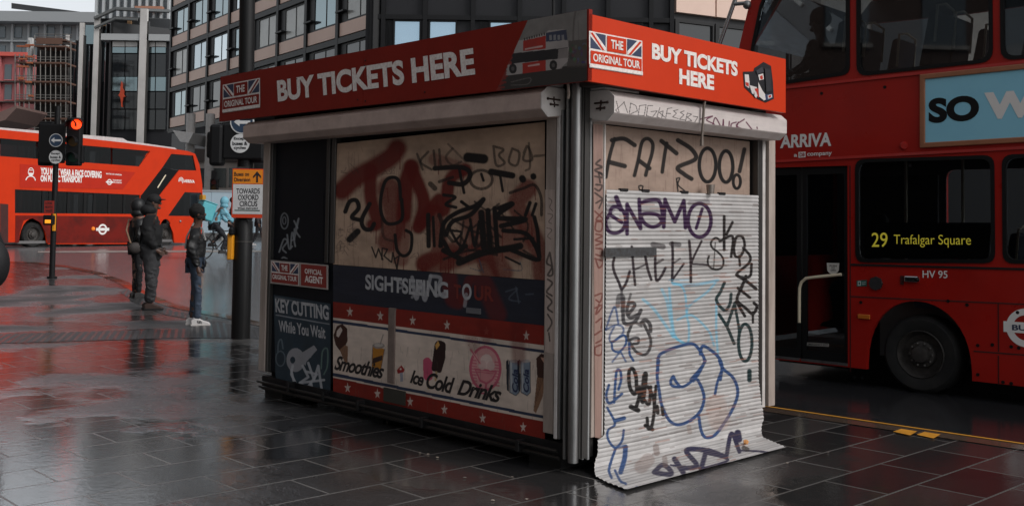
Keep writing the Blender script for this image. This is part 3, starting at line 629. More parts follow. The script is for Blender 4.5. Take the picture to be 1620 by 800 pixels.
# navy band
pn = flat_panel(L, ((527, 418.5), (862, 443.5), (862, 517), (527, 478)), -.036, .0042, (38, 41, 52))
pn.mottle(.2); tb_ = (400, 380, 2.222)
for pts, w, al in (([(690, 120), (700, 200), (720, 215)], 50, .7), ([(800, 130), (830, 190), (860, 260)], 60, .6), ([(760, 140), (740, 210)], 30, .6)): pn.stroke(pts, w, (112, 30, 24), al, soft=.7, tf=tb_)
for pts, w, al in (([(560, 130), (575, 205), (590, 150), (605, 210), (625, 125)], 12, .8), ([(625, 125), (660, 135), (640, 190), (680, 185)], 12, .8), ([(560, 200), (600, 150)], 9, .6), ([(750, 190), (745, 230)], 12, .6), ([(505, 140), (530, 160), (510, 170)], 8, .7)): pn.stroke(pts, w, (178, 178, 182), al, tf=tb_)
for pts in ([(890, 180), (930, 170), (900, 205), (940, 215)], [(960, 190), (985, 188)], [(925, 165), (935, 220)]): pn.stroke(pts, 5, (90, 98, 110), .6, tf=tb_)
pn.build('name_band', M_vc, kiosk)
WL = mat('worn_lettering', S(180, 180, 182), .5, dirt=.5, dcol=S(110, 112, 118), dscale=30)
nb = bpy.data.objects['name_band']
text('SIGHTSEEING', L, (578, 433.5), (578, 457.5), (709, 472.5), WL, nb, -.0345, .03)
RL = mat('red_lettering', S(120, 40, 32), .5, dirt=.4)
text('T', L, (718, 449), (718, 471), (729, 473), RL, nb, -.0345, .03)
text('O', L, (731, 448), (731, 474), (746, 475), WL, nb, -.0345, .03)
text('UR', L, (750, 451), (750, 474.5), (781, 477), RL, nb, -.0345, .03)

# poster of ice creams and drinks
NV, RD, PW = (48, 58, 80), (132, 38, 28), (212, 194, 180)
pn = flat_panel(L, ((527, 477), (862, 515), (862, 695), (527, 626)), -.03, .0038, PW)
tp = (520, 470, 3.478)
YL = lambda a, b: [(10, a), (1195, b)]
def band(a0, b0, a1, b1, c): pn.poly([(15, a0), (1190, b0), (1190, b1), (15, a1)], c, tf=tp)
band(18, 148, 110, 266, RD); band(128, 300, 118, 278, PW); band(122, 292, 138, 306, NV)
band(412, 652, 430, 668, NV); band(438, 684, 548, 792, RD)
band(560, 800, 545, 785, (176, 150, 140))
for x, y in ((117, 80), (284, 103), (462, 128), (651, 153), (868, 187), (1087, 211), (104, 497), (268, 530), (448, 574), (637, 617), (847, 665), (1070, 713)):
    pn.poly([(x+(27 if k % 2 == 0 else 10)*math.sin(k*math.pi/5)*.72, y-(31 if k % 2 == 0 else 12)*math.cos(k*math.pi/5)) for k in range(10)], (196, 176, 166) if x != 868 else (150, 70, 60), tf=tp)
def cone(pts, c): pn.poly(pts, c, tf=tp)
CH, WA, OUT = (66, 38, 30), (140, 104, 80), (44, 30, 28)
cone([(45, 158), (75, 146), (102, 172), (104, 240), (88, 275), (60, 292), (38, 262), (26, 208)], CH); cone([(45, 185), (65, 162), (76, 180), (55, 220), (42, 212)], (206, 190, 180)); cone([(60, 288), (90, 262), (106, 270), (104, 372), (86, 352)], WA)
for i in range(4): pn.stroke([(64+i*10, 285-i*4), (88+i*5, 350)], 3, (96, 66, 48), .7, tf=tp)
cone([(243, 262), (307, 285), (287, 396), (238, 386)], (186, 124, 44)); cone([(243, 335), (296, 318), (294, 345), (240, 366)], (58, 40, 36)); pn.disc(275, 266, 33, 16, (150, 140, 134), 1, tp); pn.disc(275, 262, 25, 10, (186, 176, 168), 1, tp); pn.stroke([(284, 256), (300, 205)], 6, (150, 138, 130), tf=tp); pn.stroke([(243, 262), (238, 386), (287, 396), (307, 285)], 4, (70, 46, 36), .8, smooth=False, tf=tp)
cone(roundpoly([(518, 340), (548, 326), (570, 352), (572, 450), (545, 462), (522, 448)], 14), (196, 84, 112)); pn.stroke([(548, 462), (548, 500)], 10, (190, 160, 120), tf=tp)
cone(roundpoly([(584, 250), (606, 232), (644, 250), (642, 335), (618, 418), (564, 402)], 14), (48, 30, 28)); cone([(586, 262), (602, 238), (612, 262), (592, 288)], (200, 150, 80)); pn.stroke([(592, 412), (588, 455)], 12, (190, 160, 120), tf=tp)
PK, PL = (196, 96, 116), (214, 158, 156)
pn.disc(862, 390, 80, 116, PL, 1, tp); pn.ell(862, 390, 82, 118, 14, PK, tp, soft=.15)
for i in range(9): y = 345+i*16; pn.stroke([(790, y), (812, y+3)], 7, PK, .9, tf=tp); pn.stroke([(915, y+10), (938, y+13)], 7, PK, .9, tf=tp)
cone([(800, 388), (928, 404), (905, 455), (870, 480), (830, 462)], PK); cone([(810, 398), (918, 412), (898, 446), (868, 468), (836, 452)], (208, 140, 142)); pn.disc(868, 352, 34, 40, (222, 196, 188), 1, tp); pn.disc(845, 372, 22, 26, (214, 182, 176), 1, tp); pn.disc(892, 376, 22, 26, (214, 182, 176), 1, tp); pn.stroke([(866, 478), (862, 520)], 12, PK, tf=tp); pn.stroke([(835, 525), (890, 535)], 10, PK, tf=tp); pn.stroke([(782, 288), (832, 362)], 14, PL, tf=tp); pn.stroke([(782, 288), (832, 362)], 5, PK, tf=tp); pn.stroke([(800, 408), (920, 420)], 4, PK, tf=tp)
for x0 in (994, 1056):
    cone([(x0-18, 350), (x0-4, 340), (x0-2, 520), (x0-14, 508)], (40, 44, 54)); cone(roundpoly([(x0, 348), (x0+52, 356), (x0+54, 522), (x0+36, 540), (x0+4, 522)], 8), (126, 138, 152)); cone([(x0+4, 352), (x0+16, 354), (x0+17, 522), (x0+6, 518)], (172, 176, 180)); pn.disc(x0+26, 350, 25, 9, (176, 168, 164), 1, tp); pn.stroke([(x0, 348), (x0+2, 522), (x0+36, 540), (x0+54, 522), (x0+52, 356)], 5, (40, 46, 60), .9, smooth=False, tf=tp)
cone([(1142, 335), (1170, 308), (1190, 314), (1190, 452), (1148, 442)], CH); cone([(1166, 330), (1190, 330), (1190, 372)], (196, 150, 130)); cone([(1146, 438), (1190, 446), (1178, 545), (1140, 638), (1128, 622)], WA)
for i in range(4): pn.stroke([(1148+i*10, 445), (1134+i*9, 600-i*30)], 4, (80, 52, 38), .8, tf=tp)
cone([(375, 400), (400, 372), (418, 398), (412, 412), (380, 420)], (150, 40, 40)); cone([(392, 415), (408, 412), (410, 462), (394, 464)], (150, 150, 160)); pn.disc(396, 394, 5, 5, (210, 196, 186), 1, tp)
pn.stroke([(850, 150), (870, 220)], 60, RS, .5, soft=.9, tf=tp); pn.stroke([(1040, 130), (1045, 330)], 70, RS, .6, soft=.9, tf=tp); pn.stroke([(780, 220), (800, 270)], 60, RS, .35, soft=.9, tf=tp)
for i in range(40): pn.stroke([(760+rng.random()*120, 200+rng.random()*80)], 5, RS, .5, tf=tp)
pn.mottle(.16)
for i in range(120):
    x, y = 15+rng.random()*1170, 130+rng.random()*600; pn.stroke([(x, y), (x+rng.normal()*3, y+10+rng.random()*60)], 4, (96, 82, 74), .3, tf=tp)
po = pn.build('snack_poster', M_vc, kiosk); po['label'] = 'poster of ice creams, cups and cola cans between star bands'
BKL = mat('black_script', S(34, 30, 30), .5, dirt=.2)
z = lambda x, y: (520+x/3.478, 470+y/3.478)
text('Smoothies', L, z(38, 318), z(30, 398), z(300, 450), BKL, po, -.0285, .028, .35, .9)
text('Ice', L, z(452, 395), z(446, 470), z(520, 492), BKL, po, -.0285, .028, .35, .9)
text('Cold', L, z(540, 408), z(535, 498), z(690, 535), BKL, po, -.0285, .028, .35, .9)
text('Drinks', L, z(715, 448), z(705, 535), z(945, 582), BKL, po, -.0285, .028, .35, .9)
CL = mat('cola_lettering', S(36, 46, 78), .5)
for x0 in (1003, 1064): text('Cola', L, z(x0+6, 520), z(x0+38, 524), z(x0+38, 395), CL, po, -.0285, .03, .2)
frame_l(616, 626.5, mat('wood_batten', S(128, 112, 104), .7, dirt=.6, dscale=12, bump=.2), -.06, -.02, 'batten', z0=L.px(620, 606, -.02)[1], z1=L.px(620, 487, -.02)[1])
a0, z0_ = L.px(640, 641, -.02); a1, z1_ = L.px(607, 612, -.02)
MB().pbox(L, a0, a1, z0_, z1_, -.05, -.018).build('repair_plate', mat('mossy_plate', S(58, 56, 48), .8, dirt=.5), kiosk)
a0, z0_ = L.px(760, 497, -.03); a1, z1_ = L.px(738, 486, -.03); MB().pbox(L, a0, a1, z0_, z1_, -.05, -.0265).build('tape_patch', mat('tape', S(104, 104, 108), .5), kiosk)
# key cutting poster
pn = flat_panel(L, ((433, 466), (523, 480), (523, 627), (436, 600)), -.04, .0036, (46, 60, 70)); tk = (400, 380, 2.222)
pn.mottle(.2)
pn.stroke([(82, 262), (268, 294)], 4, (150, 154, 160), .9, smooth=False, tf=tk); pn.stroke([(80, 200), (270, 240)], 4, (120, 124, 130), .8, smooth=False, tf=tk)
GK = (150, 150, 154)
pn.disc(150, 420, 32, 42, GK, 1, tk); pn.disc(140, 420, 9, 12, (46, 60, 70), 1, tk); pn.poly([(160, 402), (215, 368), (226, 384), (176, 440)], GK, tf=tk); pn.poly([(170, 425), (215, 385), (205, 410), (190, 420), (185, 440)], GK, tf=tk)
pn.ell(97, 415, 16, 26, 4, (96, 108, 116), tk); pn.stroke([(88, 390), (90, 360), (100, 348), (106, 380)], 5, (96, 108, 116), tf=tk); pn.stroke([(240, 450), (245, 390), (262, 382), (262, 440), (250, 470)], 5, (96, 118, 112), tf=tk)
for s in ([(135, 455), (150, 520), (160, 545)], [(175, 440), (195, 480), (165, 500), (205, 530), (180, 540)], [(195, 430), (215, 490), (230, 440), (245, 545)], [(165, 500), (250, 490)], [(185, 460), (225, 470), (190, 520)], [(205, 500), (212, 545)], [(140, 440), (135, 470), (150, 500)]): pn.stroke(s, 8, (186, 188, 192), .9, smooth=False, tf=tk)
kp = pn.build('key_poster', M_vc, kiosk); kp['label'] = 'dark poster for key cutting with a white key and scribbles'
z = lambda x, y: (400+x/2.222, 380+y/2.222)
text('KEY CUTTING', L, z(78, 203), z(80, 252), z(268, 281), WL, kp, -.0385, .035)
text('While You Wait', L, z(90, 280), z(92, 320), z(256, 346), WL, kp, -.0385, .025)
# agent sign
sg = MB(); q = [L.px(*p, -.02) for p in ((427.5, 411), (518, 419), (518, 458), (427.5, 448))]
sg.prism([L.w(a, z_, -.028) for a, z_ in q], -d2*.008); sg = sg.build('agent_sign', mat('sign_edge', S(170, 160, 154), .5, dirt=.3), kiosk)
M_redS = mat('small_sign_red', S(140, 44, 36), .45, dirt=.3)
flag_logo(L, (429.5, 413), (473, 417), (429.5, 446.5), -.018, sg, M_redS, bottom=False)
q = [L.px(*p, -.018) for p in ((476, 417.5), (516, 421), (516, 455.5), (476, 451))]
rp_ = MB().prism([L.w(a, z_, -.0195) for a, z_ in q], -d2*.0015).build('red_field', M_redS, sg)
text('OFFICIAL', L, (482, 424.5), (482, 432.5), (509.5, 435.5), M_letter, sg, -.0175, .025); text('AGENT', L, (482, 435), (482, 446), (511, 449.5), M_letter, sg, -.0175, .035)
# tags on the frame post of the left face
pn = flat_panel(L, ((862.5, 300), (877.5, 300), (877.5, 560), (862.5, 556)), -.003, .0035, (184, 166, 156)); tt = (860, 240, 3.077); pn.mottle(.15)
for s, w in (([(25, 225), (40, 240), (30, 270), (45, 290)], 3), ([(20, 300), (45, 310), (25, 340), (40, 350)], 3), ([(15, 370), (40, 380), (20, 410), (35, 425)], 3), ([(30, 490), (15, 540), (40, 560), (20, 600), (45, 590), (30, 490)], 9), ([(20, 620), (42, 640), (15, 680), (40, 700)], 9), ([(15, 700), (40, 730), (20, 760), (42, 780)], 9), ([(20, 790), (40, 830), (20, 870)], 8), ([(25, 880), (30, 920)], 7)): pn.stroke(s, w, BK, .9, tf=tt)
pn.build('tagged_strip', M_vc, kiosk)
# ---------------- right face panels
MB().pbox(R, aR0+.02, aR1-.05, zb-.02, zbR+.1, -.12, -.06).build('back_panel', M_dark, kiosk)
pn = flat_panel(R, ((957, 198), (1186, 224), (1186, 312), (957, 308)), -.05, .004, (162, 140, 126)); td = (930, 140, 4.209); pn.mottle(.14)
for i in range(80):
    x, y = 957+rng.random()*228, 205+rng.random()*95; pn.stroke([(x, y), (x, y+6+rng.random()*25)], 1.2, (130, 104, 92), .4, smooth=False)
for pts, w in (([(120, 590), (145, 450), (178, 335)], 20), ([(160, 345), (240, 335), (312, 378)], 24), ([(140, 490), (245, 517)], 26), ([(310, 580), (335, 480), (360, 360), (400, 335), (432, 370), (425, 440), (400, 520), (385, 578)], 20), ([(340, 480), (410, 532)], 24), ([(495, 557), (510, 450), (525, 365)], 20), ([(490, 350), (590, 432)], 24), ([(600, 345), (690, 405), (716, 470), (600, 525), (640, 570), (690, 602)], 24), ([(1042, 405), (1010, 552)], 22), ([(590, 600), (600, 685)], 8), ([(590, 600), (612, 597), (600, 640), (645, 682)], 8), ([(345, 680), (340, 650), (365, 650), (362, 670)], 8)): pn.stroke(pts, w*1.2, (22, 20, 20), .97, tf=td)
pn.ell(797, 510, 55, 112, 24, (22, 20, 20), td); pn.ell(920, 520, 45, 104, 24, (22, 20, 20), td); pn.ell(992, 620, 24, 46, 20, (22, 20, 20), td)
up = pn.build('upper_board', M_vc, kiosk); up['label'] = 'pinkish board above the shutter with big black letters'
def frame_r(x0, x1, m, o0, o1, name, z0=None):
    a0, a1 = R.px(x0, 400, o1)[0], R.px(x1, 400, o1)[0]
    return MB().pbox(R, a0, a1, zb if z0 is None else z0, zbR+.05, o0, o1).build(name, m, kiosk, bevel=.003)
pn = flat_panel(R, ((938.5, 196), (953.5, 198), (954.5, 694), (941, 691)), .0, .0032, (150, 122, 112)); tr_ = (860, 240, 3.077); pn.mottle(.15)
BR_ = (96, 34, 26)
for s, w, c in (([(275, 40), (255, 60), (285, 75), (250, 90), (290, 110)], 10, BK), ([(250, 120), (290, 125), (270, 100), (275, 150)], 9, BK), ([(255, 160), (285, 165), (270, 190), (250, 180)], 9, BK), ([(250, 200), (290, 230)], 9, BK), ([(255, 250), (285, 235), (270, 275)], 8, BK), ([(250, 290), (290, 330), (255, 330), (290, 290)], 8, BR_), ([(255, 340), (285, 345), (280, 385), (252, 380), (255, 340)], 8, BR_), ([(255, 400), (285, 410), (252, 430), (288, 440), (255, 455)], 8, BR_), ([(255, 470), (285, 475), (280, 505), (255, 500)], 8, BR_), ([(250, 520), (290, 535), (270, 565), (255, 530)], 8, BR_), ([(250, 700), (285, 690), (275, 730), (255, 720)], 8, BR_), ([(250, 760), (290, 745), (255, 790), (270, 740)], 8, BR_), ([(255, 830), (285, 810), (280, 860)], 8, BR_), ([(250, 890), (285, 870), (285, 910), (255, 930)], 8, BR_), ([(250, 950), (285, 940), (280, 985), (252, 985), (250, 950)], 8, BR_)): pn.stroke(s, w, c, .9, tf=tr_)
pn.build('tagged_strip', M_vc, kiosk)
frame_r(938, 954.5, M_cream, -.09, -.004, 'frame_post'); frame_r(954.8, 957, M_white, -.09, .004, 'frame_post')
frame_r(1199, 1206, M_alud, -.1, .006, 'frame_post'); frame_r(1206.5, 1211, M_white, -.1, .0, 'frame_post', zb-.02); frame_r(1211.5, 1216, M_alud, -.1, -.02, 'frame_post', zb-.02); frame_r(1216.5, 1226.5, M_cream, -.1, .004, 'frame_post', zb-.02)
# corrugated roller shutter, pulled out and curling on to the pavement
off0 = .012
zs = R.px(1080, 304.5, off0)[1]; aS0 = R.px(957.3, 500, off0)[0]; aS1 = R.px(1199, 500, off0)[0]; aS0b = R.px(944, 720, off0)[0]; aS1b = R.px(1206, 690, off0)[0]
zsl, zsr = R.px(957, 299.7, off0)[1], R.px(1199, 309, off0)[1]
rad = .10; Ls = zs-rad-.012; tot = Ls+rad*math.pi/2+.17; oL = (gnd(985, 779)-R.P0)@R.N; oR = (gnd(1243, 710)-R.P0)@R.N; exL, exR = oL-off0-rad-.17, oR-off0-rad-.17; zfr = R.px(945, 692, off0)[1]
ni, nj = 300, 620; s_ = np.linspace(0, tot, nj); a_ = np.linspace(0, 1, ni)
per = .0262
h = .0068*(np.abs(np.sin(math.pi*s_/per))**.7-.3)
zz = np.where(s_ < Ls, zs-s_, 0); oo = np.full(nj, off0); nz_ = np.zeros(nj); no_ = np.ones(nj)
th = np.clip((s_-Ls)/rad, 0, math.pi/2); ex = np.clip(s_-Ls-rad*math.pi/2, 0, None)
zz = np.where(s_ >= Ls, .012+rad-rad*np.sin(th), zz); oo = np.where(s_ >= Ls, off0+rad-rad*np.cos(th)+ex, oo); nz_ = np.sin(th); no_ = np.cos(th)
zz = zz+h*nz_; oo = oo+h*no_
wob = .006*np.sin(a_*7)[:, None]*np.clip((s_-.5), 0, 1)[None]
lower = np.clip((zfr+.01-np.where(s_ < Ls, zs-s_, 0))/.02, 0, 1)[None]
A0 = aS0+(aS0b-aS0)*lower; A1 = aS1+(aS1b-aS1)*np.clip((s_-Ls+.3)/.3, 0, 1)[None]
AA = A0+(A1-A0)*a_[:, None]
tilt = ((zsl-zs)+(zsr-zsl)*a_)[:, None]*np.clip(1-s_/Ls, 0, 1)[None]
ZZ = np.broadcast_to(zz[None], AA.shape)+tilt; flat_ = np.clip((s_-Ls-rad*math.pi/2)/.17, 0, 1)[None]; OO = oo[None]+wob*no_[None]+lower*.006+flat_*(exL+(exR-exL)*a_[:, None])
endcut = np.clip((s_-(tot-.1))/.1, 0, 1)[None]; aEL, aER = (gnd(984, 779)-R.P0)@R.A, (gnd(1243, 710)-R.P0)@R.A; f2_ = np.clip((s_-Ls)/(tot-Ls), 0, 1)[None]; AA = AA+f2_*((aEL-aS0b)*(1-a_[:, None])+(aER-aS1b)*a_[:, None]); AA = AA+endcut*.035*np.clip(.12-a_[:, None], 0, 1)/.12
pts = (R.P0[None, None]+AA[..., None]*R.A+OO[..., None]*R.N); pts[..., 2] = np.maximum(ZZ, .006)
pn = Panel(pts.reshape(-1, 3), ni, nj, (192, 189, 187))
pn.mottle(.15)
gr = np.tile(np.clip(1-np.abs(np.sin(math.pi*s_/per))**.6*2.2, 0, 1), ni); pn.blend(np.arange(len(pn.p)), gr*.9, (60, 54, 52))      # grooves blended to a darker tone
slat = rng.random(int(tot/per)+3)
pn.c *= (1-.26*slat[np.tile((s_/per).astype(int), ni)])[:, None]
ta, tb2, tc_ = (940, 290, 4.707), (940, 430, 4.707), (940, 570, 3.635)
PU, CK_, BL, LB, DG, NVY, GY = (48, 22, 58), (34, 24, 32), (38, 68, 112), (104, 172, 198), (26, 48, 50), (36, 33, 62), (62, 60, 62)
for pts_, w, c, al, t in (
  ([(205, 290), (150, 255), (120, 230), (130, 185), (165, 175), (215, 205), (235, 270), (215, 340), (160, 370), (105, 352), (85, 285), (110, 235)], 22, PU, 1, ta), ([(165, 105), (200, 195)], 28, PU, .95, ta),
  ([(245, 375), (245, 155)], 22, PU, 1, ta), ([(245, 160), (345, 335)], 22, PU, 1, ta), ([(345, 335), (335, 120)], 22, PU, 1, ta), ([(335, 150), (420, 125), (480, 130), (505, 200), (500, 290), (440, 325), (380, 300), (350, 245), (390, 225), (470, 235), (500, 270)], 22, PU, 1, ta),
  ([(518, 325), (528, 120)], 22, PU, 1, ta), ([(528, 125), (600, 285)], 22, PU, 1, ta), ([(600, 285), (668, 130)], 22, PU, 1, ta), ([(668, 130), (680, 330)], 22, PU, 1, ta), ([(805, 190), (760, 335)], 18, PU, 1, ta),
  ([(140, 150), (120, 190)], 70, PU, .45, ta), ([(350, 205), (490, 210)], 45, PU, .35, ta), ([(380, 130), (480, 125)], 40, PU, .5, ta), ([(720, 150), (840, 140)], 45, PU, .45, ta), ([(90, 250), (110, 330)], 40, PU, .35, ta),
  ([(150, 555), (140, 600), (150, 660), (185, 740), (205, 785), (238, 740), (265, 655)], 16, CK_, .95, ta), ([(205, 780), (205, 890)], 15, CK_, .9, ta), ([(280, 470), (290, 600), (305, 755)], 15, CK_, .95, ta), ([(305, 640), (390, 600)], 12, CK_, .9, ta), ([(380, 540), (400, 640), (425, 715)], 16, CK_, .95, ta),
  ([(455, 540), (455, 640), (465, 722), (500, 690), (530, 630)], 16, CK_, .95, ta), ([(455, 600), (512, 568)], 14, CK_, .9, ta), ([(440, 455), (512, 472)], 32, CK_, .8, ta), ([(582, 440), (585, 560), (580, 725)], 16, CK_, .95, ta), ([(580, 722), (668, 598)], 12, CK_, .95, ta), ([(585, 600), (640, 560)], 10, CK_, .9, ta), ([(575, 450), (632, 456)], 28, CK_, .8, ta),
  ([(708, 430), (718, 560), (720, 732)], 16, CK_, .95, ta), ([(800, 430), (745, 540), (722, 600)], 13, CK_, .95, ta), ([(730, 600), (842, 605)], 11, CK_, .95, ta), ([(945, 430), (905, 405), (870, 440), (880, 480), (920, 510), (960, 560), (955, 620), (910, 642), (860, 622), (845, 580), (855, 540)], 12, BK, .95, ta), ([(902, 440), (890, 630)], 7, BK, .9, ta),
  ([(968, 245), (968, 495)], 17, BK, 1, ta), ([(1030, 290), (985, 380)], 16, BK, 1, ta), ([(935, 430), (1030, 395), (1020, 545)], 16, BK, 1, ta), ([(1040, 480), (1060, 400), (1105, 400), (1120, 470), (1090, 540), (1050, 540), (1040, 480)], 16, BK, 1, ta), ([(1110, 480), (1160, 540), (1150, 595), (1065, 670), (1090, 700), (1160, 690), (1172, 600)], 16, BK, 1, ta), ([(1060, 680), (1150, 740), (1205, 785)], 18, BK, 1, ta), ([(1130, 690), (1095, 785)], 17, BK, 1, ta), ([(1080, 540), (1085, 612)], 14, BK, 1, ta),
  ([(175, 250), (185, 180), (215, 190), (212, 290)], 26, GY, .85, tb2), ([(215, 200), (215, 290), (225, 380), (300, 372), (348, 285)], 22, GY, .95, tb2), ([(250, 320), (300, 255), (290, 230), (255, 240), (245, 300), (270, 340), (332, 312)], 20, GY, .95, tb2), ([(272, 165), (250, 240)], 14, GY, .9, tb2), ([(420, 440), (415, 390), (380, 355), (350, 380)], 22, GY, .95, tb2), ([(370, 385), (420, 500), (410, 580), (370, 615), (310, 590), (265, 520), (250, 470), (280, 390)], 17, GY, 1, tb2), ([(250, 510), (300, 490), (330, 495), (325, 530), (290, 535)], 16, GY, .95, tb2), ([(300, 370), (350, 400)], 16, GY, .9, tb2),
  ([(85, 430), (150, 260), (180, 380)], 12, BL, .9, tb2), ([(85, 430), (160, 395), (212, 410), (210, 460), (130, 520), (115, 480), (150, 405)], 12, BL, .9, tb2), ([(130, 520), (140, 580), (190, 592), (237, 530), (222, 470), (140, 520)], 13, BL, .95, tb2), ([(195, 590), (135, 668)], 11, BL, .9, tb2), ([(195, 590), (236, 665)], 11, BL, .9, tb2), ([(260, 530), (265, 610), (292, 658)], 14, BL, .95, tb2),
  ([(365, 205), (430, 260), (500, 350), (590, 482)], 17, LB, .7, tb2), ([(505, 130), (545, 230), (590, 482)], 22, LB, .6, tb2), ([(560, 120), (570, 250), (600, 470), (670, 530)], 15, LB, .75, tb2), ([(580, 80), (650, 105), (680, 180), (690, 320), (705, 400), (700, 520), (650, 522), (600, 480)], 13, LB, .8, tb2), ([(590, 90), (750, 95), (922, 62)], 16, LB, .7, tb2), ([(912, 70), (840, 150), (710, 250), (690, 300)], 13, LB, .75, tb2), ([(620, 355), (710, 320), (780, 360), (860, 450), (892, 545)], 13, LB, .75, tb2), ([(910, 230), (910, 450), (922, 612)], 13, LB, .75, tb2), ([(560, 60), (700, 60)], 14, LB, .4, tb2),
  ([(970, 80), (940, 150), (910, 210), (970, 285), (1010, 240), (1020, 165)], 18, DG, .95, tb2), ([(930, 315), (990, 410), (1042, 532)], 18, DG, 1, tb2), ([(990, 400), (1048, 230)], 18, DG, 1, tb2), ([(1045, 235), (1075, 400), (1080, 480)], 16, DG, 1, tb2), ([(1130, 40), (1090, 130), (1065, 210), (1130, 270), (1180, 312), (1212, 260), (1190, 230)], 18, BK, 1, tb2), ([(1070, 120), (1160, 190)], 17, BK, 1, tb2), ([(1100, 40), (1202, 122)], 18, BK, 1, tb2), ([(1182, 300), (1182, 375)], 14, BK, 1, tb2), ([(1058, 220), (1122, 328)], 17, BK, 1, tb2),
  ([(475, 750), (475, 650), (510, 600), (640, 550), (735, 535), (790, 590), (822, 660), (790, 720), (720, 800)], 18, BL, .95, tb2), ([(790, 610), (810, 550), (880, 590), (930, 640), (952, 700), (940, 800)], 18, BL, .95, tb2),
  ([(372, 0), (362, 80), (375, 180), (390, 260), (430, 340), (480, 368), (550, 345), (610, 290), (632, 220), (620, 160), (595, 110)], 14, BL, .95, tc_), ([(640, 0), (590, 90), (510, 150), (470, 120), (455, 90), (440, 120), (450, 145), (490, 152)], 13, BL, .95, tc_), ([(720, 0), (740, 45), (800, 100), (826, 180), (800, 270), (740, 370), (690, 430), (640, 440), (615, 400), (600, 310)], 14, BL, .95, tc_), ([(740, 40), (710, 120), (695, 192)], 12, BL, .95, tc_), ([(600, 80), (572, 120)], 10, BL, .9, tc_), ([(893, 60), (893, 112)], 20, DG, 1, tc_),
  ([(248, 165), (230, 192), (205, 150), (200, 70), (220, 45), (240, 90), (245, 160), (260, 200), (240, 272)], 17, BK, 1, tc_), ([(212, 265), (252, 285)], 22, BK, 1, tc_), ([(260, 150), (280, 240), (300, 85), (285, 90), (280, 200), (315, 250), (325, 150)], 15, BK, 1, tc_), ([(310, 150), (340, 210), (345, 290), (330, 380), (310, 388), (305, 330)], 15, BK, 1, tc_), ([(355, 145), (345, 300)], 13, BK, 1, tc_), ([(362, 262), (366, 300)], 16, BK, 1, tc_), ([(390, 270), (396, 312)], 14, BK, 1, tc_), ([(295, 372), (335, 395)], 18, BK, 1, tc_),
  ([(115, 240), (120, 150), (130, 60), (150, 60), (155, 110), (140, 165)], 12, BL, .95, tc_), ([(85, 140), (70, 200), (90, 245), (160, 190)], 12, BL, .95, tc_), ([(75, 270), (120, 360), (80, 400), (80, 450), (120, 500), (160, 460), (170, 400)], 11, BL, .95, tc_), ([(120, 345), (172, 330)], 18, BL, .95, tc_), ([(125, 500), (100, 570), (85, 630), (100, 672)], 12, BL, .95, tc_), ([(180, 495), (175, 560), (152, 640)], 22, BL, .95, tc_), ([(120, 630), (150, 690), (182, 706)], 11, BL, .95, tc_), ([(245, 725), (264, 748)], 10, BL, .9, tc_), ([(120, 500), (170, 490)], 12, BL, .9, tc_),
  ([(345, 640), (390, 600), (430, 620), (440, 652), (360, 645)], 22, NVY, .95, tc_), ([(462, 565), (512, 642)], 24, NVY, .95, tc_), ([(500, 620), (590, 602), (530, 515), (650, 515), (745, 548)], 22, NVY, .95, tc_), ([(640, 530), (615, 622)], 22, NVY, .95, tc_), ([(615, 622), (770, 570), (640, 530)], 12, NVY, .95, tc_), ([(760, 550), (790, 418), (835, 522)], 19, NVY, .95, tc_), ([(826, 415), (832, 452)], 30, NVY, .95, tc_), ([(830, 515), (940, 520), (1035, 532)], 9, NVY, .95, tc_), ([(440, 600), (560, 612), (700, 615), (825, 580)], 9, NVY, .95, tc_), ([(860, 500), (880, 510)], 20, BK, .9, tc_),
  ([(270, 610), (310, 570)], 75, (116, 90, 80), .5, tc_), ([(355, 495), (360, 530)], 34, (100, 78, 70), .6, tc_), ([(405, 560), (410, 600)], 30, (100, 78, 70), .6, tc_), ([(545, 380), (550, 410)], 26, (130, 106, 94), .5, tc_), ([(700, 260), (720, 340)], 120, (168, 138, 124), .4, tc_)):
    pn.stroke(pts_, w*(1.28 if al > .6 else 1), c, min(1, al*1.04), tf=t)
pn.ell(785, 275, 85, 125, 28, PU, ta); pn.ell(1125, 525, 50, 138, 24, DG, tb2)
for i in range(330):
    i0 = rng.random(); x = 958+i0*240; y = 320+rng.random()*430; l = 4+rng.random()*22; pn.stroke([(x, y), (x+l, y-l*(y-365)/1600)], 1.2+rng.random()*1.6, (140, 84, 60) if rng.random() < .4 else (96, 80, 74), .35+.3*rng.random(), smooth=False)
sh = pn.build('roller_shutter', M_vcmetal, kiosk); sh['label'] = 'white corrugated roller shutter covered in purple, black and blue graffiti'
q = [R.px(*p, .03) for p in ((957, 392), (1038, 391), (1038, 404), (957, 406))]
MB().prism([R.w(a, z_, .022) for a, z_ in q], -d1*.012).build('lock_bar', mat('grey_bar', S(92, 94, 96), .45, .6, dirt=.7, dcol=S(60, 48, 42), dscale=30), sh)
for x in (988, 1022, 1084, 1143):
    a, z_ = R.px(x, 300+(x-957)*.038, .02); MB().pbox(R, a-.035, a+.035, z_-.005, z_+.012, -.0, .022).build('top_bracket', M_black, sh)
MB().tube([R.wp(1124, 306.5, .03), R.wp(1124, 292, .03)], [.024, .03], 14).build('can', mat('dented_can', S(150, 140, 132), .4, .6, dirt=.6), kiosk, smooth=True)
lf = MB(); p0 = R.wp(1180, 711, .17); lf.ball((p0[0], p0[1], .03), (.022, .014, .016), jit=.5, seg=8, rings=6)
tag(lf.build('litter', mat('orange_litter', S(212, 150, 92), .6), None), 'small crumpled orange scrap lying on the curled end of the shutter', 'litter')

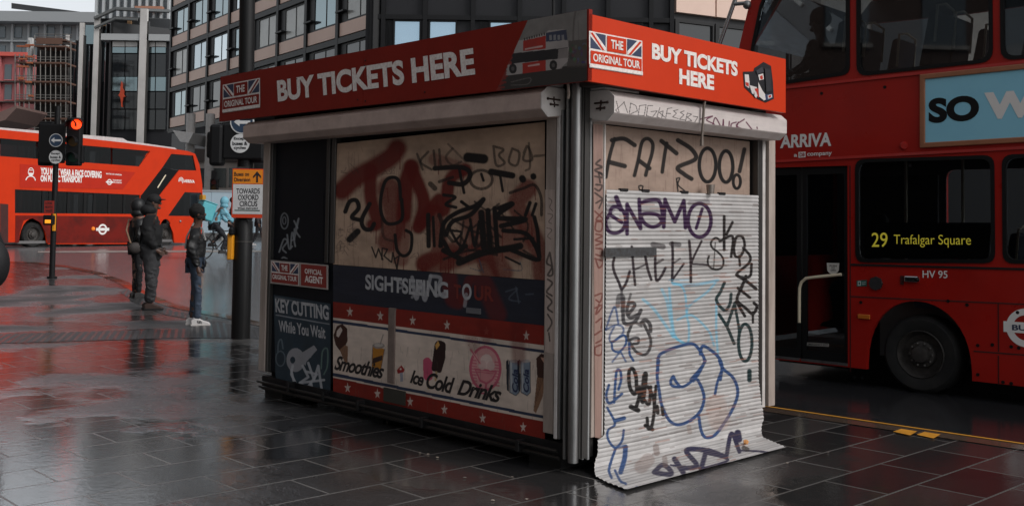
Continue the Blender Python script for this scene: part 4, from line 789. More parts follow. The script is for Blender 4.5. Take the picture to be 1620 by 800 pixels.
# small scraps on the wet paving
for k, (x, y, c) in enumerate(((664, 717, 190), (677, 719, 200), (692, 724, 210), (735, 756, 150), (700, 748, 120), (833, 790, 190), (780, 792, 200), (810, 755, 140), (1310, 716, 150), (1245, 733, 170), (1392, 690, 130), (612, 668, 120), (540, 700, 110))):
    g = gnd(x, y); mb = MB(); mb.ball((g[0], g[1], .006), (.007+.005*rng.random(), .006, .003), jit=.6, seg=7, rings=4)
    tag(mb.build('paper_scrap', mat('scrap_%d' % c, S(int(c*.8), int(c*.74), int(c*.68)), .7)), 'tiny pale scrap of rubbish lying on the wet dark paving near the kiosk', 'litter', 'scraps on the wet paving')
# ---------------------------------------------------------------- buses
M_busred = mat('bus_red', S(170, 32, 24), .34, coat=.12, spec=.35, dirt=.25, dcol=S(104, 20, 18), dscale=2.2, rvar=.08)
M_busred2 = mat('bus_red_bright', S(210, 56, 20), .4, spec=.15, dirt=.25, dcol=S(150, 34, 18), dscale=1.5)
M_skirt = mat('bus_red_skirt_shaded', S(116, 26, 18), .45, spec=.2, dirt=.75, dcol=S(52, 22, 18), dscale=1.6)  # shade on the lower half put into this red, plus road dirt
M_rub = mat('black_rubber', S(15, 15, 16), .55, spec=.3)
M_in = mat('bus_interior', S(110, 108, 108), .7)
M_seat = mat('seat_fabric', S(40, 46, 62), .85, dirt=.4)
M_rail = mat('grab_rail', S(226, 212, 184), .35)
M_chrome = mat('chrome', S(190, 190, 192), .2, 1)
G_bus = glassmat('bus_glass', (.60, .63, .65), .9)
G_far = glassmat('far_bus_glass', (.30, .32, .34), .65, ior=1.22)
G_dark = glassmat('dark_bus_glass', (.25, .26, .28), .6)
M_tyre = mat('tyre', S(20, 20, 20), .75, dirt=.4, dcol=S(60, 56, 52)); M_rim = mat('rim', S(84, 80, 77), .45, .5, dirt=.6, dcol=S(30, 28, 26), dscale=12)
M_wl = mat('bus_lettering', S(240, 236, 232), .45)
def lerp(a, b, t): return np.array(a)*(1-t)+np.array(b)*t
def bus_shell(P, outline, holes, width, paint, root, th=.05):
    """near side, far side, roof, ends and floor as one body mesh"""
    w3 = lambda l, o: [P.w(a, z, o) for a, z in l]
    mb = MB(); mb.prism(w3(outline, 0), -P.N*th, 0, [w3(h, 0) for h in holes])
    mb.prism(w3(outline, -width), P.N*th, 0, [w3(h, -width) for h in holes])
    return mb
def window(P, poly, root, glass, name='window', frame=.035, off=-.018):
    """black rubber surround and a pane"""
    c = np.mean(poly, 0); k = [c+(np.array(p)-c)*1.0 for p in poly]
    A = np.array(poly); ext = A.max(0)-A.min(0); inn = [c+(np.array(p)-c)*(1-2*frame/ext) for p in poly]
    fr = MB().prism([P.w(a, z, .012) for a, z in k], -P.N*.03, 0, [[P.w(a, z, .012) for a, z in inn]]).build(name, M_rub, root)
    MB().prism([P.w(a, z, off) for a, z in inn], -P.N*.006).build('pane', glass, fr)
    return fr
def wheel(P, a, z, r, root, width=.3, out=0.0):
    c = P.w(a, z, out); t = MB(); ax = P.N
    u = P.A; v = np.array([0, 0, 1.0]); seg = 40
    prof = [(.62, 0), (.70, .012), (.90, .015), (.985, -.02), (1, -.05), (1, -width+.05), (.95, -width), (.6, -width)]
    vs = [c+ax*o+(u*math.cos(2*math.pi*j/seg)+v*math.sin(2*math.pi*j/seg))*r*q for q, o in prof for j in range(seg)]
    fs = [(i*seg+j, i*seg+(j+1) % seg, (i+1)*seg+(j+1) % seg, (i+1)*seg+j) for i in range(len(prof)-1) for j in range(seg)]
    w = thing('wheel', None, None, c); w.parent = root; w.location = [float(x) for x in (c-origin(root))]
    t.add(vs, fs).build('tyre', M_tyre, w, smooth=True)
    rm = MB(); prof = [(.63, -.005), (.60, .012), (.56, -.02), (.50, -.07), (.36, -.075), (.33, -.03), (.24, -.02), (.2, .02), (.10, .03), (.001, .03)]
    vs = [c+ax*o+(u*math.cos(2*math.pi*j/seg)+v*math.sin(2*math.pi*j/seg))*r*q for q, o in prof for j in range(seg)]
    rm.add(vs, [(i*seg+j, i*seg+(j+1) % seg, (i+1)*seg+(j+1) % seg, (i+1)*seg+j) for i in range(len(prof)-1) for j in range(seg)])
    for j in range(10):
        an = 2*math.pi*j/10; rm.ball(c+ax*-.012+(u*math.cos(an)+v*math.sin(an))*r*.29, .014, seg=6, rings=4)
    rm.build('rim', M_rim, w, smooth=True)
    return w
def roundel(P, c, r, root, m, bar=(1.45, .27), off=.004, txt=None):
    pts = lambda q: [P.w(c[0]+q*r*math.cos(t), c[1]+q*r*math.sin(t), off) for t in np.linspace(0, 2*math.pi, 49)[:-1]]
    mb = MB(); mb.prism(pts(1), P.N*.002, 0, [pts(.66)]); mb.pbox(P, c[0]-bar[0]*r, c[0]+bar[0]*r, c[1]-bar[1]*r, c[1]+bar[1]*r, off, off+.003)
    o = mb.build('roundel', m, root)
    return o
# ---------------- near bus
Pb = gnd(1455, 624, -.1); dB3 = np.array([dB[0], dB[1], 0]); nB = -np.array([math.cos(YAWB), math.sin(YAWB), 0])
BP = Plane(Pb, dB3, nB)
bus = thing('double_decker_bus', 'dark red double decker bus with light blue advert close beside the ticket kiosk', 'bus', Pb)
bx = lambda x, y, o=0: BP.px(x, y, o)
zT = 4.35; aBk = -7.6
def ln(x0, y0, x1, y1):   # line in plane coordinates, as function of a
    p, q = bx(x0, y0), bx(x1, y1); return lambda a: p[1]+(q[1]-p[1])*(a-p[0])/(q[0]-p[0])
zsk = ln(1538, 602, 1620, 611); zwb_u = ln(1240, 134, 1620, 93); zwt_u = lambda a: zwb_u(a)+.98
afr = bx(1158, 300)[0]; at_ = bx(1186, 4)
outl = [(aBk, zsk(0)), (bx(1538, 602)[0], zsk(0))]
ac = bx(1455, 566); ra = (bx(1371, 566)[0]-bx(1538, 566)[0])/2; acx = (bx(1371, 566)[0]+bx(1538, 566)[0])/2; rz = bx(1451, 476)[1]-zsk(0)
outl += [(acx-ra*math.cos(t), zsk(0)+rz*math.sin(t)**.8) for t in np.linspace(0.05, math.pi-.05, 21)]
outl += [(bx(1371, 588)[0], zsk(0)), (afr-.15, zsk(0)), (afr, zsk(0)+.2), (afr, bx(1158, 130)[1]), tuple(bx(1170, 72)), tuple(at_), (at_[0]-.13, zT-.25), (at_[0]-.3, zT-.05), (at_[0]-.5, zT), (aBk, zT)]
H = []
u1 = roundpoly([bx(1345, 118), bx(1187, 142), bx(1188, 78), bx(1203, 6), (bx(1212, -20)[0], zwt_u(0)+.02), (bx(1345, -20)[0], zwt_u(0))], .09)
edges = [1357, 1571, 1584, None]
def uwin(a0, a1): return roundpoly([(a1, zwb_u(a1)), (a0, zwb_u(a0)), (a0, zwt_u(a0)), (a1, zwt_u(a1))], .12)
a_u2 = (bx(1355.5, 60)[0], bx(1571, 60)[0]); a_u3 = bx(1583, 60)[0]; wU = a_u2[0]-a_u2[1]; gU = a_u2[1]-a_u3
UW = [u1, uwin(*a_u2)]; a = a_u3
while a-wU > aBk+.2: UW.append(uwin(a, a-wU)); a -= wU+gU
zlb = ln(1360, 415, 1560, 416.5); zlt = ln(1354, 252, 1574, 245)
a_l = (bx(1353.5, 330)[0], bx(1574, 330)[0]); wL = a_l[0]-a_l[1]; gL = a_l[1]-bx(1586, 330)[0]
LW = []; a = a_l[0]
def lwin(a0, a1): return roundpoly([(a1, zlb(a1)), (a0, zlb(a0)), (a0, zlt(a0)), (a1, zlt(a1))], .1)
while a-wL > aBk+.2: LW.append(lwin(a, a-wL)); a -= wL+gL
dz0 = max(bx(1340, 586)[1], zsk(0)+.03); dz1 = bx(1340, 262)[1]; da0 = bx(1341, 420)[0]; da1 = bx(1196, 420)[0]
door = [(da0, dz0), (da1, dz0), (da1, dz1), (da0, dz1)]
W = 2.45
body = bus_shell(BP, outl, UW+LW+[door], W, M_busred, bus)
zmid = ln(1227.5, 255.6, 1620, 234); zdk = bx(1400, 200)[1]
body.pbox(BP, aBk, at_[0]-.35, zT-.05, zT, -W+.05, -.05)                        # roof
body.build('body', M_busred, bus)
inn = MB(); inn.pbox(BP, aBk, afr-.25, zdk-.06, zdk+.02, -W+.06, -.06); inn.pbox(BP, aBk, afr-.1, zsk(0)+.04, zsk(0)+.1, -W+.06, -.45); inn.pbox(BP, da0, afr-.1, zsk(0)+.04, zsk(0)+.1, -.45, -.07)
inn.pbox(BP, aBk, aBk+.05, zsk(0), zT, -W+.06, -.06); inn.pbox(BP, acx-ra-.05, acx+ra+.05, zsk(0)+.1, zsk(0)+rz+.06, -W+.06, -.42); inn.pbox(BP, aBk, at_[0]-.6, zT-.09, zT-.055, -W+.06, -.06)
inn.prism([BP.w(a, z, -W+.062) for a, z in outl], -nB*.006, 0, [[BP.w(a, z, -W+.062) for a, z in h] for h in UW+LW+[door]]); inn.build('interior', M_in, bus); MB().pbox(BP, da0, da1+.1, dz0, dz1, -W+.07, -W+.1).build('partition', mat('partition_dark', S(60, 60, 62), .6), bus)
MB().pbox(BP, aBk+.3, afr-.3, .0, zsk(0)+.03, -W+.4, -.5).build('chassis', M_rub, bus); MB().pbox(BP, acx-ra-.4, acx+ra+.4, -.06, zsk(0)+rz+.05, -.46, -.44).build('wheel_well', M_rub, bus)
# front end: panel with two big windscreens
FPl = Plane(BP.w(afr, 0, 0), -nB, dB3)
fr_out = [(0, zsk(0)+.15), (W, zsk(0)+.15), (W, zwb_u(afr)+.05), (0, zwb_u(afr)+.05)]
fh = [(.12, 1.15), (W-.12, 1.15), (W-.12, 2.35), (.12, 2.35)]
fp = MB().prism([FPl.w(a, z, -.02) for a, z in fr_out], -dB3*.05, 0, [[FPl.w(a, z, -.02) for a, z in fh]]).build('front_panel', M_busred, bus)
MB().prism([FPl.w(a, z, -.04) for a, z in fh], -dB3*.006).build('windscreen', G_bus, fp)
mb = MB()
q0 = [BP.w(bx(1173, 66)[0], bx(1173, 66)[1], o) for o in (-.1, -W+.1)]; q1 = [BP.w(at_[0]-.1, zT-.2, o) for o in (-.1, -W+.1)]
mb.add([q0[0], q0[1], q1[1], q1[0]], [(0, 1, 2, 3)]); mb.build('upper_windscreen', G_bus, bus)
for w_ in UW: window(BP, w_, bus, G_bus)
for w_ in LW: window(BP, w_, bus, G_bus)
# horizontal mouldings
def strip(f, dz, h, m, name, a0=None, a1=None, out=.018):
    a0 = aBk if a0 is None else a0; a1 = afr-.02 if a1 is None else a1
    mb = MB(); mb.hexa([BP.w(a0, f(a0)+dz, .0), BP.w(a1, f(a1)+dz, .0), BP.w(a1, f(a1)+dz, out), BP.w(a0, f(a0)+dz, out), BP.w(a0, f(a0)+dz+h, 0), BP.w(a1, f(a1)+dz+h, 0), BP.w(a1, f(a1)+dz+h, out*.6), BP.w(a0, f(a0)+dz+h, out*.6)])
    return mb.build(name, m, bus)
zl1 = ln(1241, 138.5, 1620, 97.5); strip(zl1, -.02, .03, M_busred, 'moulding'); strip(zmid, -.012, .028, M_busred, 'moulding'); strip(ln(1352, 418.5, 1620, 425.5), -.01, .02, M_rub, 'black_strip', a1=bx(1346, 420)[0], out=.01)
strip(ln(1352, 469, 1620, 481), -.006, .012, mat('panel_gap', S(60, 14, 12), .6), 'panel_gap', a1=bx(1346, 470)[0], out=.004)
zlow = ln(1540, 555, 1620, 561); strip(zlow, -.006, .012, MATS['panel_gap'], 'panel_gap', a1=bx(1540, 500)[0], out=.004)
for x, y0, y1 in ((1580, 479, 556), (1345.5, 262, 588), (1580, 562, 608)):
    a, z0 = bx(x, y1); _, z1 = bx(x, y0); MB().pbox(BP, a-.005, a+.005, z0, z1, .0, .004).build('panel_gap', MATS['panel_gap'], bus)
mb = MB(); a0, z0 = bx(1539, 601); a1, z1 = bx(1620, 560); 
# wheel
wz = bx(1457, 562); rt = wz[1]+.1
wheel(BP, bx(1456, 562, -.08)[0], rt-.1, rt, bus, out=-.08)
# door leaves
dr = thing('door', None, None, BP.w(da0, dz0)); dr.parent = bus; dr.location = [float(x) for x in (BP.w(da0, dz0)-origin(bus))]
am = bx(1277, 420)[0] if False else (da0+da1)/2
for a0, a1 in ((da0, am-.008), (am+.008, da1)):
    o = [(a0, dz0), (a1, dz0), (a1, dz1), (a0, dz1)]; i = [(a0+.05, dz0+.1), (a1-.05, dz0+.1), (a1-.05, dz1-.08), (a0+.05, dz1-.08)]
    MB().prism([BP.w(a, z, -.03) for a, z in o], -nB*.03, 0, [[BP.w(a, z, -.03) for a, z in i]]).build('leaf_frame', M_rub, dr)
    MB().prism([BP.w(a, z, -.042) for a, z in i], -nB*.006).build('leaf_glass', G_bus, dr)
    MB().pbox(BP, a0, a1, dz0-.02, dz0+.004, -.06, .004).build('sill_strip', M_alu, dr)
mb = MB(); mb.tube([BP.wp(x, y, -.02) for x, y in ((1264.5, 510), (1264.5, 470), (1265, 455), (1268, 446), (1275, 440), (1290, 438), (1331, 434))], .016, 10); mb.build('grab_rail', M_rail, dr, smooth=True)
pl_ = [BP.px(*p, -.045) for p in ((1276, 541), (1312, 543), (1312, 548), (1276, 546))]; MB().prism([BP.w(a, z, -.036) for a, z in pl_], nB*.002).build('door_label', mat('label_grey', S(150, 146, 140), .5), dr)
text('EMERGENCY EXIT', BP, (1278, 542.4), (1278, 545.6), (1310, 547), M_rub, dr, -.033, .01)
st = [BP.px(1318+9.5*math.cos(t), 424+9.5*math.sin(t), -.036) for t in np.linspace(.3, math.pi-.3, 12)]+[BP.px(*p, -.036) for p in ((1308.5, 420), (1308, 415.5), (1328, 416), (1327.5, 420))]
stk = MB().prism([BP.w(a, z, -.036) for a, z in st], nB*.002).build('round_sticker', mat('label_white', S(200, 196, 188), .5), dr)
text('PUSH', BP, (1312.5, 418.8), (1312.5, 421.8), (1323.5, 422.1), M_rub, stk, -.033, .02); text('TO', BP, (1315, 422.8), (1315, 425), (1320.5, 425.2), M_rub, stk, -.033, .02); text('OPEN', BP, (1314, 426), (1314, 428.6), (1322.5, 428.8), M_rub, stk, -.033, .02)
# destination panel inside the first lower window
pa = [bx(1366, 352, -.03), bx(1568, 352, -.03), bx(1562, 409, -.03), bx(1368, 408, -.03)]
dp = MB().prism([BP.w(a, z, -.04) for a, z in pa], -nB*.03).build('destination_panel', mat('display_black', S(16, 16, 17), .3), bus)
M_amb = mat('amber_text', S(190, 176, 60), .5, emit=tuple(lin((200, 186, 60))), estr=.28)
text('29', BP, (1379, 368), (1379, 390.6), (1404, 390.6), M_amb, dp, -.013, .004)
text('Trafalgar Square', BP, (1414, 371), (1414, 390.5), (1536, 392), M_amb, dp, -.013, -.004)
# markings
text('ARRIVA', BP, (1234, 214), (1234, 234.8), (1315, 231), M_wl, bus, .004, .035, .05)
text('a', BP, (1256, 244), (1256, 248.3), (1261, 248.1), M_wl, bus, .004, .015); text('company', BP, (1277, 242.2), (1277, 249), (1316, 247.3), M_wl, bus, .004, .015)
q = [bx(*p) for p in ((1263.5, 240.6), (1274.5, 240), (1274.5, 249), (1263.5, 249.6))]; pl_ = MB().prism([BP.w(a, z, .002) for a, z in q], nB*.002).build('badge', M_wl, bus); text('DB', BP, (1265, 242), (1265, 248), (1273, 247.6), M_busred, pl_, .0055, .03)
mb = MB()
for k in range(3):
    c = bx(1218, 229); r = .075; t = np.linspace(.5+k*.1, 2.4, 10)
    o = [(c[0]+(r-.028*k)*1.2*math.cos(x), c[1]-.02+(r-.028*k)*math.sin(x)) for x in t]+[(c[0]+(r-.016-.028*k)*1.2*math.cos(x), c[1]-.02+(r-.016-.028*k)*math.sin(x)) for x in t[::-1]]
    mb.prism([BP.w(a, z, .003) for a, z in o], nB*.002)
mb.build('swirl_logo', M_wl, bus)
text('HV 95', BP, (1459.5, 427.5), (1459.5, 439.2), (1499, 440), M_wl, bus, .004, .012)
rc = bx(1624, 518.5); roundel(BP, rc, abs(bx(1592, 518)[0]-rc[0]), bus, M_wl, bar=(1.13, .28), off=.003)
text('BUSES', BP, (1601, 513), (1601, 522), (1652, 524), M_navy, bus, .0075, .03)
c = bx(1386.5, 448); MB().tube([BP.w(c[0], c[1], 0), BP.w(c[0], c[1], .03)], .068, 8).build('filler_cap', mat('cap_grey', S(44, 42, 44), .6, dirt=.4), bus)
q = [bx(*p) for p in ((1355.5, 443.5), (1371.5, 442.5), (1371.5, 452.5), (1355.5, 453))]; sg_ = MB().prism([BP.w(a, z, .002) for a, z in q], nB*.002).build('exit_sticker', mat('sticker_green', S(40, 92, 84), .5), bus)
decal(BP, [((200, 206, 200), [(1357, 444.5), (1362, 444.3), (1362, 451.5), (1357, 451.8)]), ((40, 92, 84), [(1358.5, 446), (1360.5, 446), (1360.8, 450), (1358.2, 450)]), ((190, 200, 196), [(1363.5, 446), (1370, 445.6), (1370, 446.6), (1363.5, 447)]), ((190, 200, 196), [(1363.5, 449), (1370, 448.6), (1370, 449.6), (1363.5, 450)])], sg_, 'sticker_print', .0045)
lt = MB(); lt.pbox(BP, bx(1454, 441)[0], bx(1432, 441)[0], bx(1440, 446)[1], bx(1440, 436)[1], 0, .035); l_ = lt.build('side_repeater', M_chrome, bus, bevel=.012)
MB().ball(BP.wp(1451, 442, .04), .022, seg=10, rings=6).build('repeater_lens', M_rub, l_, smooth=True)
MB().pbox(BP, bx(1430, 441)[0], bx(1425, 441)[0], bx(1428, 450)[1], bx(1428, 436)[1], 0, .012).build('bracket', MATS['panel_gap'], bus)
MB().pbox(BP, bx(1377, 500)[0], bx(1358, 500)[0], bx(1368, 504)[1], bx(1368, 497)[1], 0, .02).build('side_marker', mat('amber_lens', S(200, 110, 40), .3), bus, bevel=.006)
MB().tube([BP.wp(1430.6, 231, 0), BP.wp(1430.6, 231, .02)], [.045, .03], 14).build('hatch_lock', M_busred, bus)
for x, y in ((1362, 478), (1500, 476), (1530, 482), (1610, 494), (1352, 596), (1364, 597), (1600, 548), (1612, 550), (1440, 262), (1240, 150), (1300, 148), (1400, 138), (1547, 546), (1570, 545), (1547, 592), (1600, 606), (1587, 604)):
    c = bx(x, y); MB().tube([BP.w(c[0], c[1], 0), BP.w(c[0], c[1], .006)], .016, 10).build('fastener', M_rub, bus)
# advert panel
q = [bx(*p) for p in ((1456.5, 118.5), (1620, 101.5), (1620, 225.5), (1456.5, 234.5))]
ext = lambda p, r, f: (p[0]+(r[0]-p[0])*f, p[1]+(r[1]-p[1])*f)
q[1] = ext(q[0], q[1], 2.4); q[2] = ext(q[3], q[2], 2.4)
c4 = [np.array(v) for v in q]; b_ = .05
inn_ = [c4[0]+(-b_, -b_), c4[1]+(b_, -b_), c4[2]+(b_, b_), c4[3]+(-b_, b_)]
af = MB().prism([BP.w(a, z, .03) for a, z in c4], -nB*.03, 0, [[BP.w(a, z, .03) for a, z in inn_]]).build('advert_frame', mat('copper_frame', S(176, 118, 88), .45, .3, dirt=.4), bus, bevel=.008)
ap = MB().prism([BP.w(a, z, .012) for a, z in inn_], -nB*.01).build('advert_panel', mat('advert_blue', S(150, 212, 234), .5, spec=.2, dirt=.2, dcol=S(112, 176, 208), dscale=1.2), af)
ap['label'] = 'light blue advert panel with SO in black and a white W'
text('SO', BP, (1469, 156), (1469, 195.5), (1549, 190.5), M_rub, ap, .015, .05); text('W', BP, (1557, 147), (1557, 189.5), (1640, 185), M_wl, ap, .015, .055)
# tree guard rails at the front corner
gr_ = thing('tree_guard', None, None, BP.w(*at_)); gr_.parent = bus; gr_.location = [float(x) for x in (BP.w(*at_)-origin(bus))]
MB().tube([BP.wp(x, y, .06) for x, y in ((1171, -30), (1163, 0), (1151, 34), (1138, 70), (1128, 98))], .024, 10).build('guard_bar', M_chrome, gr_, smooth=True)
MB().tube([BP.wp(1183, 5, .02), BP.wp(1172, 6, .05), BP.wp(1161, 7, .06)], .022, 8).build('guard_bracket', M_alu, gr_, smooth=True); MB().ball(BP.wp(1182, 8, .01), .05, seg=10, rings=6).build('guard_clamp', M_alu, gr_, smooth=True)
# seats
def seat(P, a, z, o, root):
    s = thing('seat', None, None, P.w(a, z, o)); s.parent = root; s.location = [float(x) for x in (P.w(a, z, o)-origin(root))]
    mb = MB(); mb.prism([P.w(a+x, z+y, o) for x, y in roundpoly([(-.06, .38), (.40, .38), (.40, .48), (.05, .48), (-.08, 1.12), (-.17, 1.12)], .05)], -P.N*.44); mb.build('cushion', M_seat, s, bevel=.02)
    MB().tube([P.w(a-.13, z+.8, o+.01), P.w(a-.16, z+1.16, o+.01), P.w(a-.16, z+1.2, o-.2), P.w(a-.16, z+1.16, o-.44), P.w(a-.13, z+.8, o-.44)], .014, 8).build('seat_rail', M_rail, s, smooth=True)
a = afr-1.1
for k in range(7):
    for o in (-.16, -.64, -1.5): seat(BP, a-k*.95, zdk+.02, o, bus)
for k in range(4):
    for o in (-.16, -1.5): seat(BP, bx(1500, 330)[0]-k*.95, zsk(0)+.25, o, bus)
for x in (1420, 1520, 1330):
    MB().tube([BP.w(bx(x, 330)[0]-.3, zsk(0)+.1, -.9), BP.w(bx(x, 330)[0]-.3, zdk-.07, -.9)], .017, 8).build('grab_pole', M_rail, bus, smooth=True)
# ---------------- far bus
C2 = at_depth(300, 388, 41.0); y2 = math.radians(30)
A2 = np.array([math.sin(y2), math.cos(y2), 0]); N2 = np.array([math.cos(y2), -math.sin(y2), 0])
Q = Plane(C2, A2, N2); qx = lambda x, y, o=0: Q.px(x, y, o)
bus2 = thing('double_decker_bus', 'bright red rounded double decker bus with a face covering notice crossing the far road', 'bus', Q.w(*qx(150, 388)))
z2 = lambda x, y: qx(x/2.962, 180+y/2.962)
arch = lambda cx, r, top, yb: [qx(cx+r*math.cos(t), yb-(yb-top)*math.sin(t)) for t in np.linspace(0.08, math.pi-.08, 13)]
out2 = [qx(-66, 386)]+[qx(-66, 208), qx(-60, 201), qx(0, 205), qx(100, 215), qx(199, 226), qx(262, 234), qx(297, 239), z2(915, 188), z2(935, 240), z2(948, 330), z2(951, 480), z2(944, 570), z2(932, 606)]
out2 = out2+[qx(276, 384)]+[p for p in arch(262, 13, 346, 384)]+[qx(200, 386), qx(76, 386)]+arch(52, 22, 345, 386)
h_up = [z2(-170, 100), z2(705, 175), z2(652, 247), z2(-170, 186)]
h_fr = [z2(762, 250), z2(803, 188), z2(905, 196), z2(920, 266), z2(840, 264), z2(742, 390), z2(704, 468), z2(658, 469), z2(658, 384), z2(668, 374)]
h_lo = [z2(70, 354), z2(655, 380), z2(655, 470), z2(70, 465)]; h_dr = [z2(788, 478), z2(866, 367), z2(945, 370), z2(943, 480)]
M_b2 = [M_busred2, M_skirt]
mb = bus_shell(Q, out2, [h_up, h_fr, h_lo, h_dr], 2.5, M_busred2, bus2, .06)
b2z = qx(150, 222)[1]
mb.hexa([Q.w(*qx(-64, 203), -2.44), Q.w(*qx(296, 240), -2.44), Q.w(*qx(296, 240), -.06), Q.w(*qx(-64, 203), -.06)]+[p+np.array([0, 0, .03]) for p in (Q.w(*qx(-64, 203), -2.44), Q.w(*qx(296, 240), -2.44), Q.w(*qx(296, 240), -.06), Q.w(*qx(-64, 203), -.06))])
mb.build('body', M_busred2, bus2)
q0, q1, q2_, q3 = qx(-60, 201), qx(197, 221), qx(205, 224), qx(285, 235)
MB().prism([Q.w(a, z, -.12) for a, z in (qx(-60, 204), qx(285, 238), qx(280, 233.5), qx(205, 223), qx(198, 218.5), qx(-60, 196))], -N2*2.2).build('roof_pod', mat('pale_roof', S(206, 200, 198), .5, dirt=.4), bus2)
fl_ = MB(); zd2 = qx(150, 285)[1]; fl_.pbox(Q, qx(-60, 300)[0], qx(300, 300)[0], zd2-.05, zd2+.02, -2.43, -.07); fl_.pbox(Q, qx(-60, 300)[0], qx(300, 300)[0], qx(150, 384)[1], qx(150, 380)[1], -2.43, -.07); fl_.build('interior', M_in, bus2)
q = [z2(-180, 470), z2(600, 478), z2(600, 604), z2(500, 606)]
def pane(poly, g, name='window', n=0):
    fr = MB().prism([Q.w(a, z, -.03) for a, z in poly], -N2*.012).build(name, g, bus2)
    return fr
for k in range(5):
    x0, x1 = -170+k*175, -170+(k+1)*175-8; f = lambda x: (100+(x+170)*.0857, 186+(x+170)*.0742)
    p = [z2(x0, f(x0)[0]), z2(min(x1, 705), f(x1)[0]), z2(x1 if k < 4 else 652, f(x1)[1]), z2(x0, f(x0)[1])]; pane(p, G_far)
pane([z2(762, 250), z2(803, 188), z2(905, 196), z2(920, 266), z2(840, 264)], G_far); pane([z2(762, 252), z2(838, 266), z2(742, 390), z2(704, 468), z2(658, 469), z2(658, 384), z2(668, 374)], mat('gloss_black', S(18, 18, 20), .35, spec=.12), 'stair_panel')
MB().prism([Q.w(*z2(x, y), -.02) for x, y in ((738, 345), (776, 285), (780, 288), (742, 348))], N2*.01).build('grab_rail', M_rail, bus2)
for x0, x1, g in ((70, 200, G_far), (204, 232, G_far), (236, 318, G_far), (322, 395, G_far), (400, 440, G_far), (444, 510, G_far), (514, 580, G_far), (584, 655, G_far)):
    f = lambda x: (354+(x-70)*.0444, 465+(x-70)*.0085); pane([z2(x0, f(x0)[0]), z2(x1, f(x1)[0]), z2(x1, f(x1)[1]), z2(x0, f(x0)[1])], g)
pane(h_dr, G_far, 'front_window')
mb = MB()
for x in (202, 234, 320, 397, 442, 512, 582):
    a, z0 = z2(x, 467); _, z1 = z2(x, 358); mb = MB(); mb.pbox(Q, a-.05, a+.05, z0, z1, -.05, -.01); mb.build('window_pillar', M_rub, bus2)
def q2(pts, m, name, o=.004, dz=.004): return MB().prism([Q.w(*z2(x, y), o) for x, y in pts], N2*dz).build(name, m, bus2)
q2([(72, 476), (600, 482), (700, 486), (730, 500), (720, 560), (690, 604), (222, 606), (214, 560), (190, 510), (150, 488), (110, 500), (92, 560), (88, 604), (70, 604)], M_skirt, 'skirt')
q2([(810, 480), (948, 484), (944, 560), (930, 600), (818, 604), (812, 560), (795, 520)], M_busred2, 'front_skirt')
ad = q2([(93, 235), (635, 274), (575, 353), (93, 346)], mat('notice_red', S(190, 44, 24), .45, dirt=.2, spec=.2), 'notice_panel'); ad['label'] = 'red notice panel with white YOU MUST WEAR A FACE COVERING'
zz2 = lambda x, y: (x/2.962, 180+y/2.962)
text('YOU MUST WEAR A FACE COVERING', Q, zz2(190, 251), zz2(190, 285), zz2(476, 302), M_wl, ad, .011, .045); text('ON PUBLIC TRANSPORT', Q, zz2(190, 287), zz2(190, 318), zz2(386, 323), M_wl, ad, .011, .045)
text('MAYOR OF LONDON', Q, zz2(497, 277), zz2(497, 284), zz2(570, 290), M_wl, ad, .011, .03); text('TRANSPORT', Q, zz2(528, 307), zz2(528, 314), zz2(570, 317), M_wl, ad, .011, .03); text('FOR LONDON', Q, zz2(528, 317), zz2(528, 324), zz2(570, 327), M_wl, ad, .011, .03)
c = z2(512, 320); roundel(Q, c, .105, bus2, M_wl, off=.011); c = z2(480, 541); roundel(Q, c, .19, bus2, M_wl, off=.012)
text('ARRIVA', Q, zz2(862, 307), zz2(862, 322), zz2(912, 325), M_wl, bus2, .006, .04); c = z2(848, 313)
mb = MB(); 
for k in range(3): mb.prism([Q.w(c[0]+(.13-.045*k)*math.cos(t), c[1]+(.13-.045*k)*math.sin(t), .006) for t in np.linspace(-1, 3.6, 16)]+[Q.w(c[0]+(.105-.045*k)*math.cos(t), c[1]+(.105-.045*k)*math.sin(t), .006) for t in np.linspace(3.6, -1, 16)], N2*.002)
mb.build('swirl_logo', M_wl, bus2)
# masked face drawn on the notice
c = z2(144, 272); sc = .42; ce = lambda rx, ry, dx=0, dy=0, n=24, t0=0, t1=2*math.pi: [Q.w(c[0]+sc*(dx+rx*math.cos(t)), c[1]+sc*(dy+ry*math.sin(t)), .011) for t in np.linspace(t0, t1, n)[:-1 if t1 > 6 else None]]
mb = MB(); mb.prism(ce(.26, .34), N2*.002, 0, [ce(.2, .28)]); mb.prism([Q.w(c[0]+x*sc, c[1]+y*sc, .013) for x, y in ((-.19, -.08), (.19, -.08), (.15, -.3), (0, -.4), (-.15, -.3))], N2*.002); mb.prism(ce(.46, .42, 0, -.72, 14, .1, math.pi-.1)+ce(.38, .34, 0, -.72, 14, math.pi-.1, .1), N2*.002); mb.prism([Q.w(c[0]+x*sc, c[1]+y*sc, .012) for x, y in ((-.22, .1), (.22, .1), (.22, .15), (-.22, .15))], N2*.002)
mb.build('masked_face', M_wl, ad)
q2([(0, 420), (38, 424), (38, 604), (0, 604)], mat('vent_dark', S(70, 30, 26), .7, dirt=.5), 'engine_vent')
MB().ball(Q.w(*z2(435, 538), .02), .07, seg=8, rings=6).build('side_marker', mat('amber_lens_lit', S(230, 130, 40), .4, emit=tuple(lin((230, 120, 40))), estr=.5), bus2)
MB().ball(Q.w(*z2(843, 503), .02), .05, seg=8, rings=6).build('side_repeater', M_chrome, bus2)
MB().pbox(Q, z2(935, 400)[0]-.12, z2(935, 400)[0]+.06, z2(935, 440)[1], z2(935, 380)[1], .1, .3).build('mirror', mat('mirror_yellow', S(190, 140, 40), .5), bus2, bevel=.03)
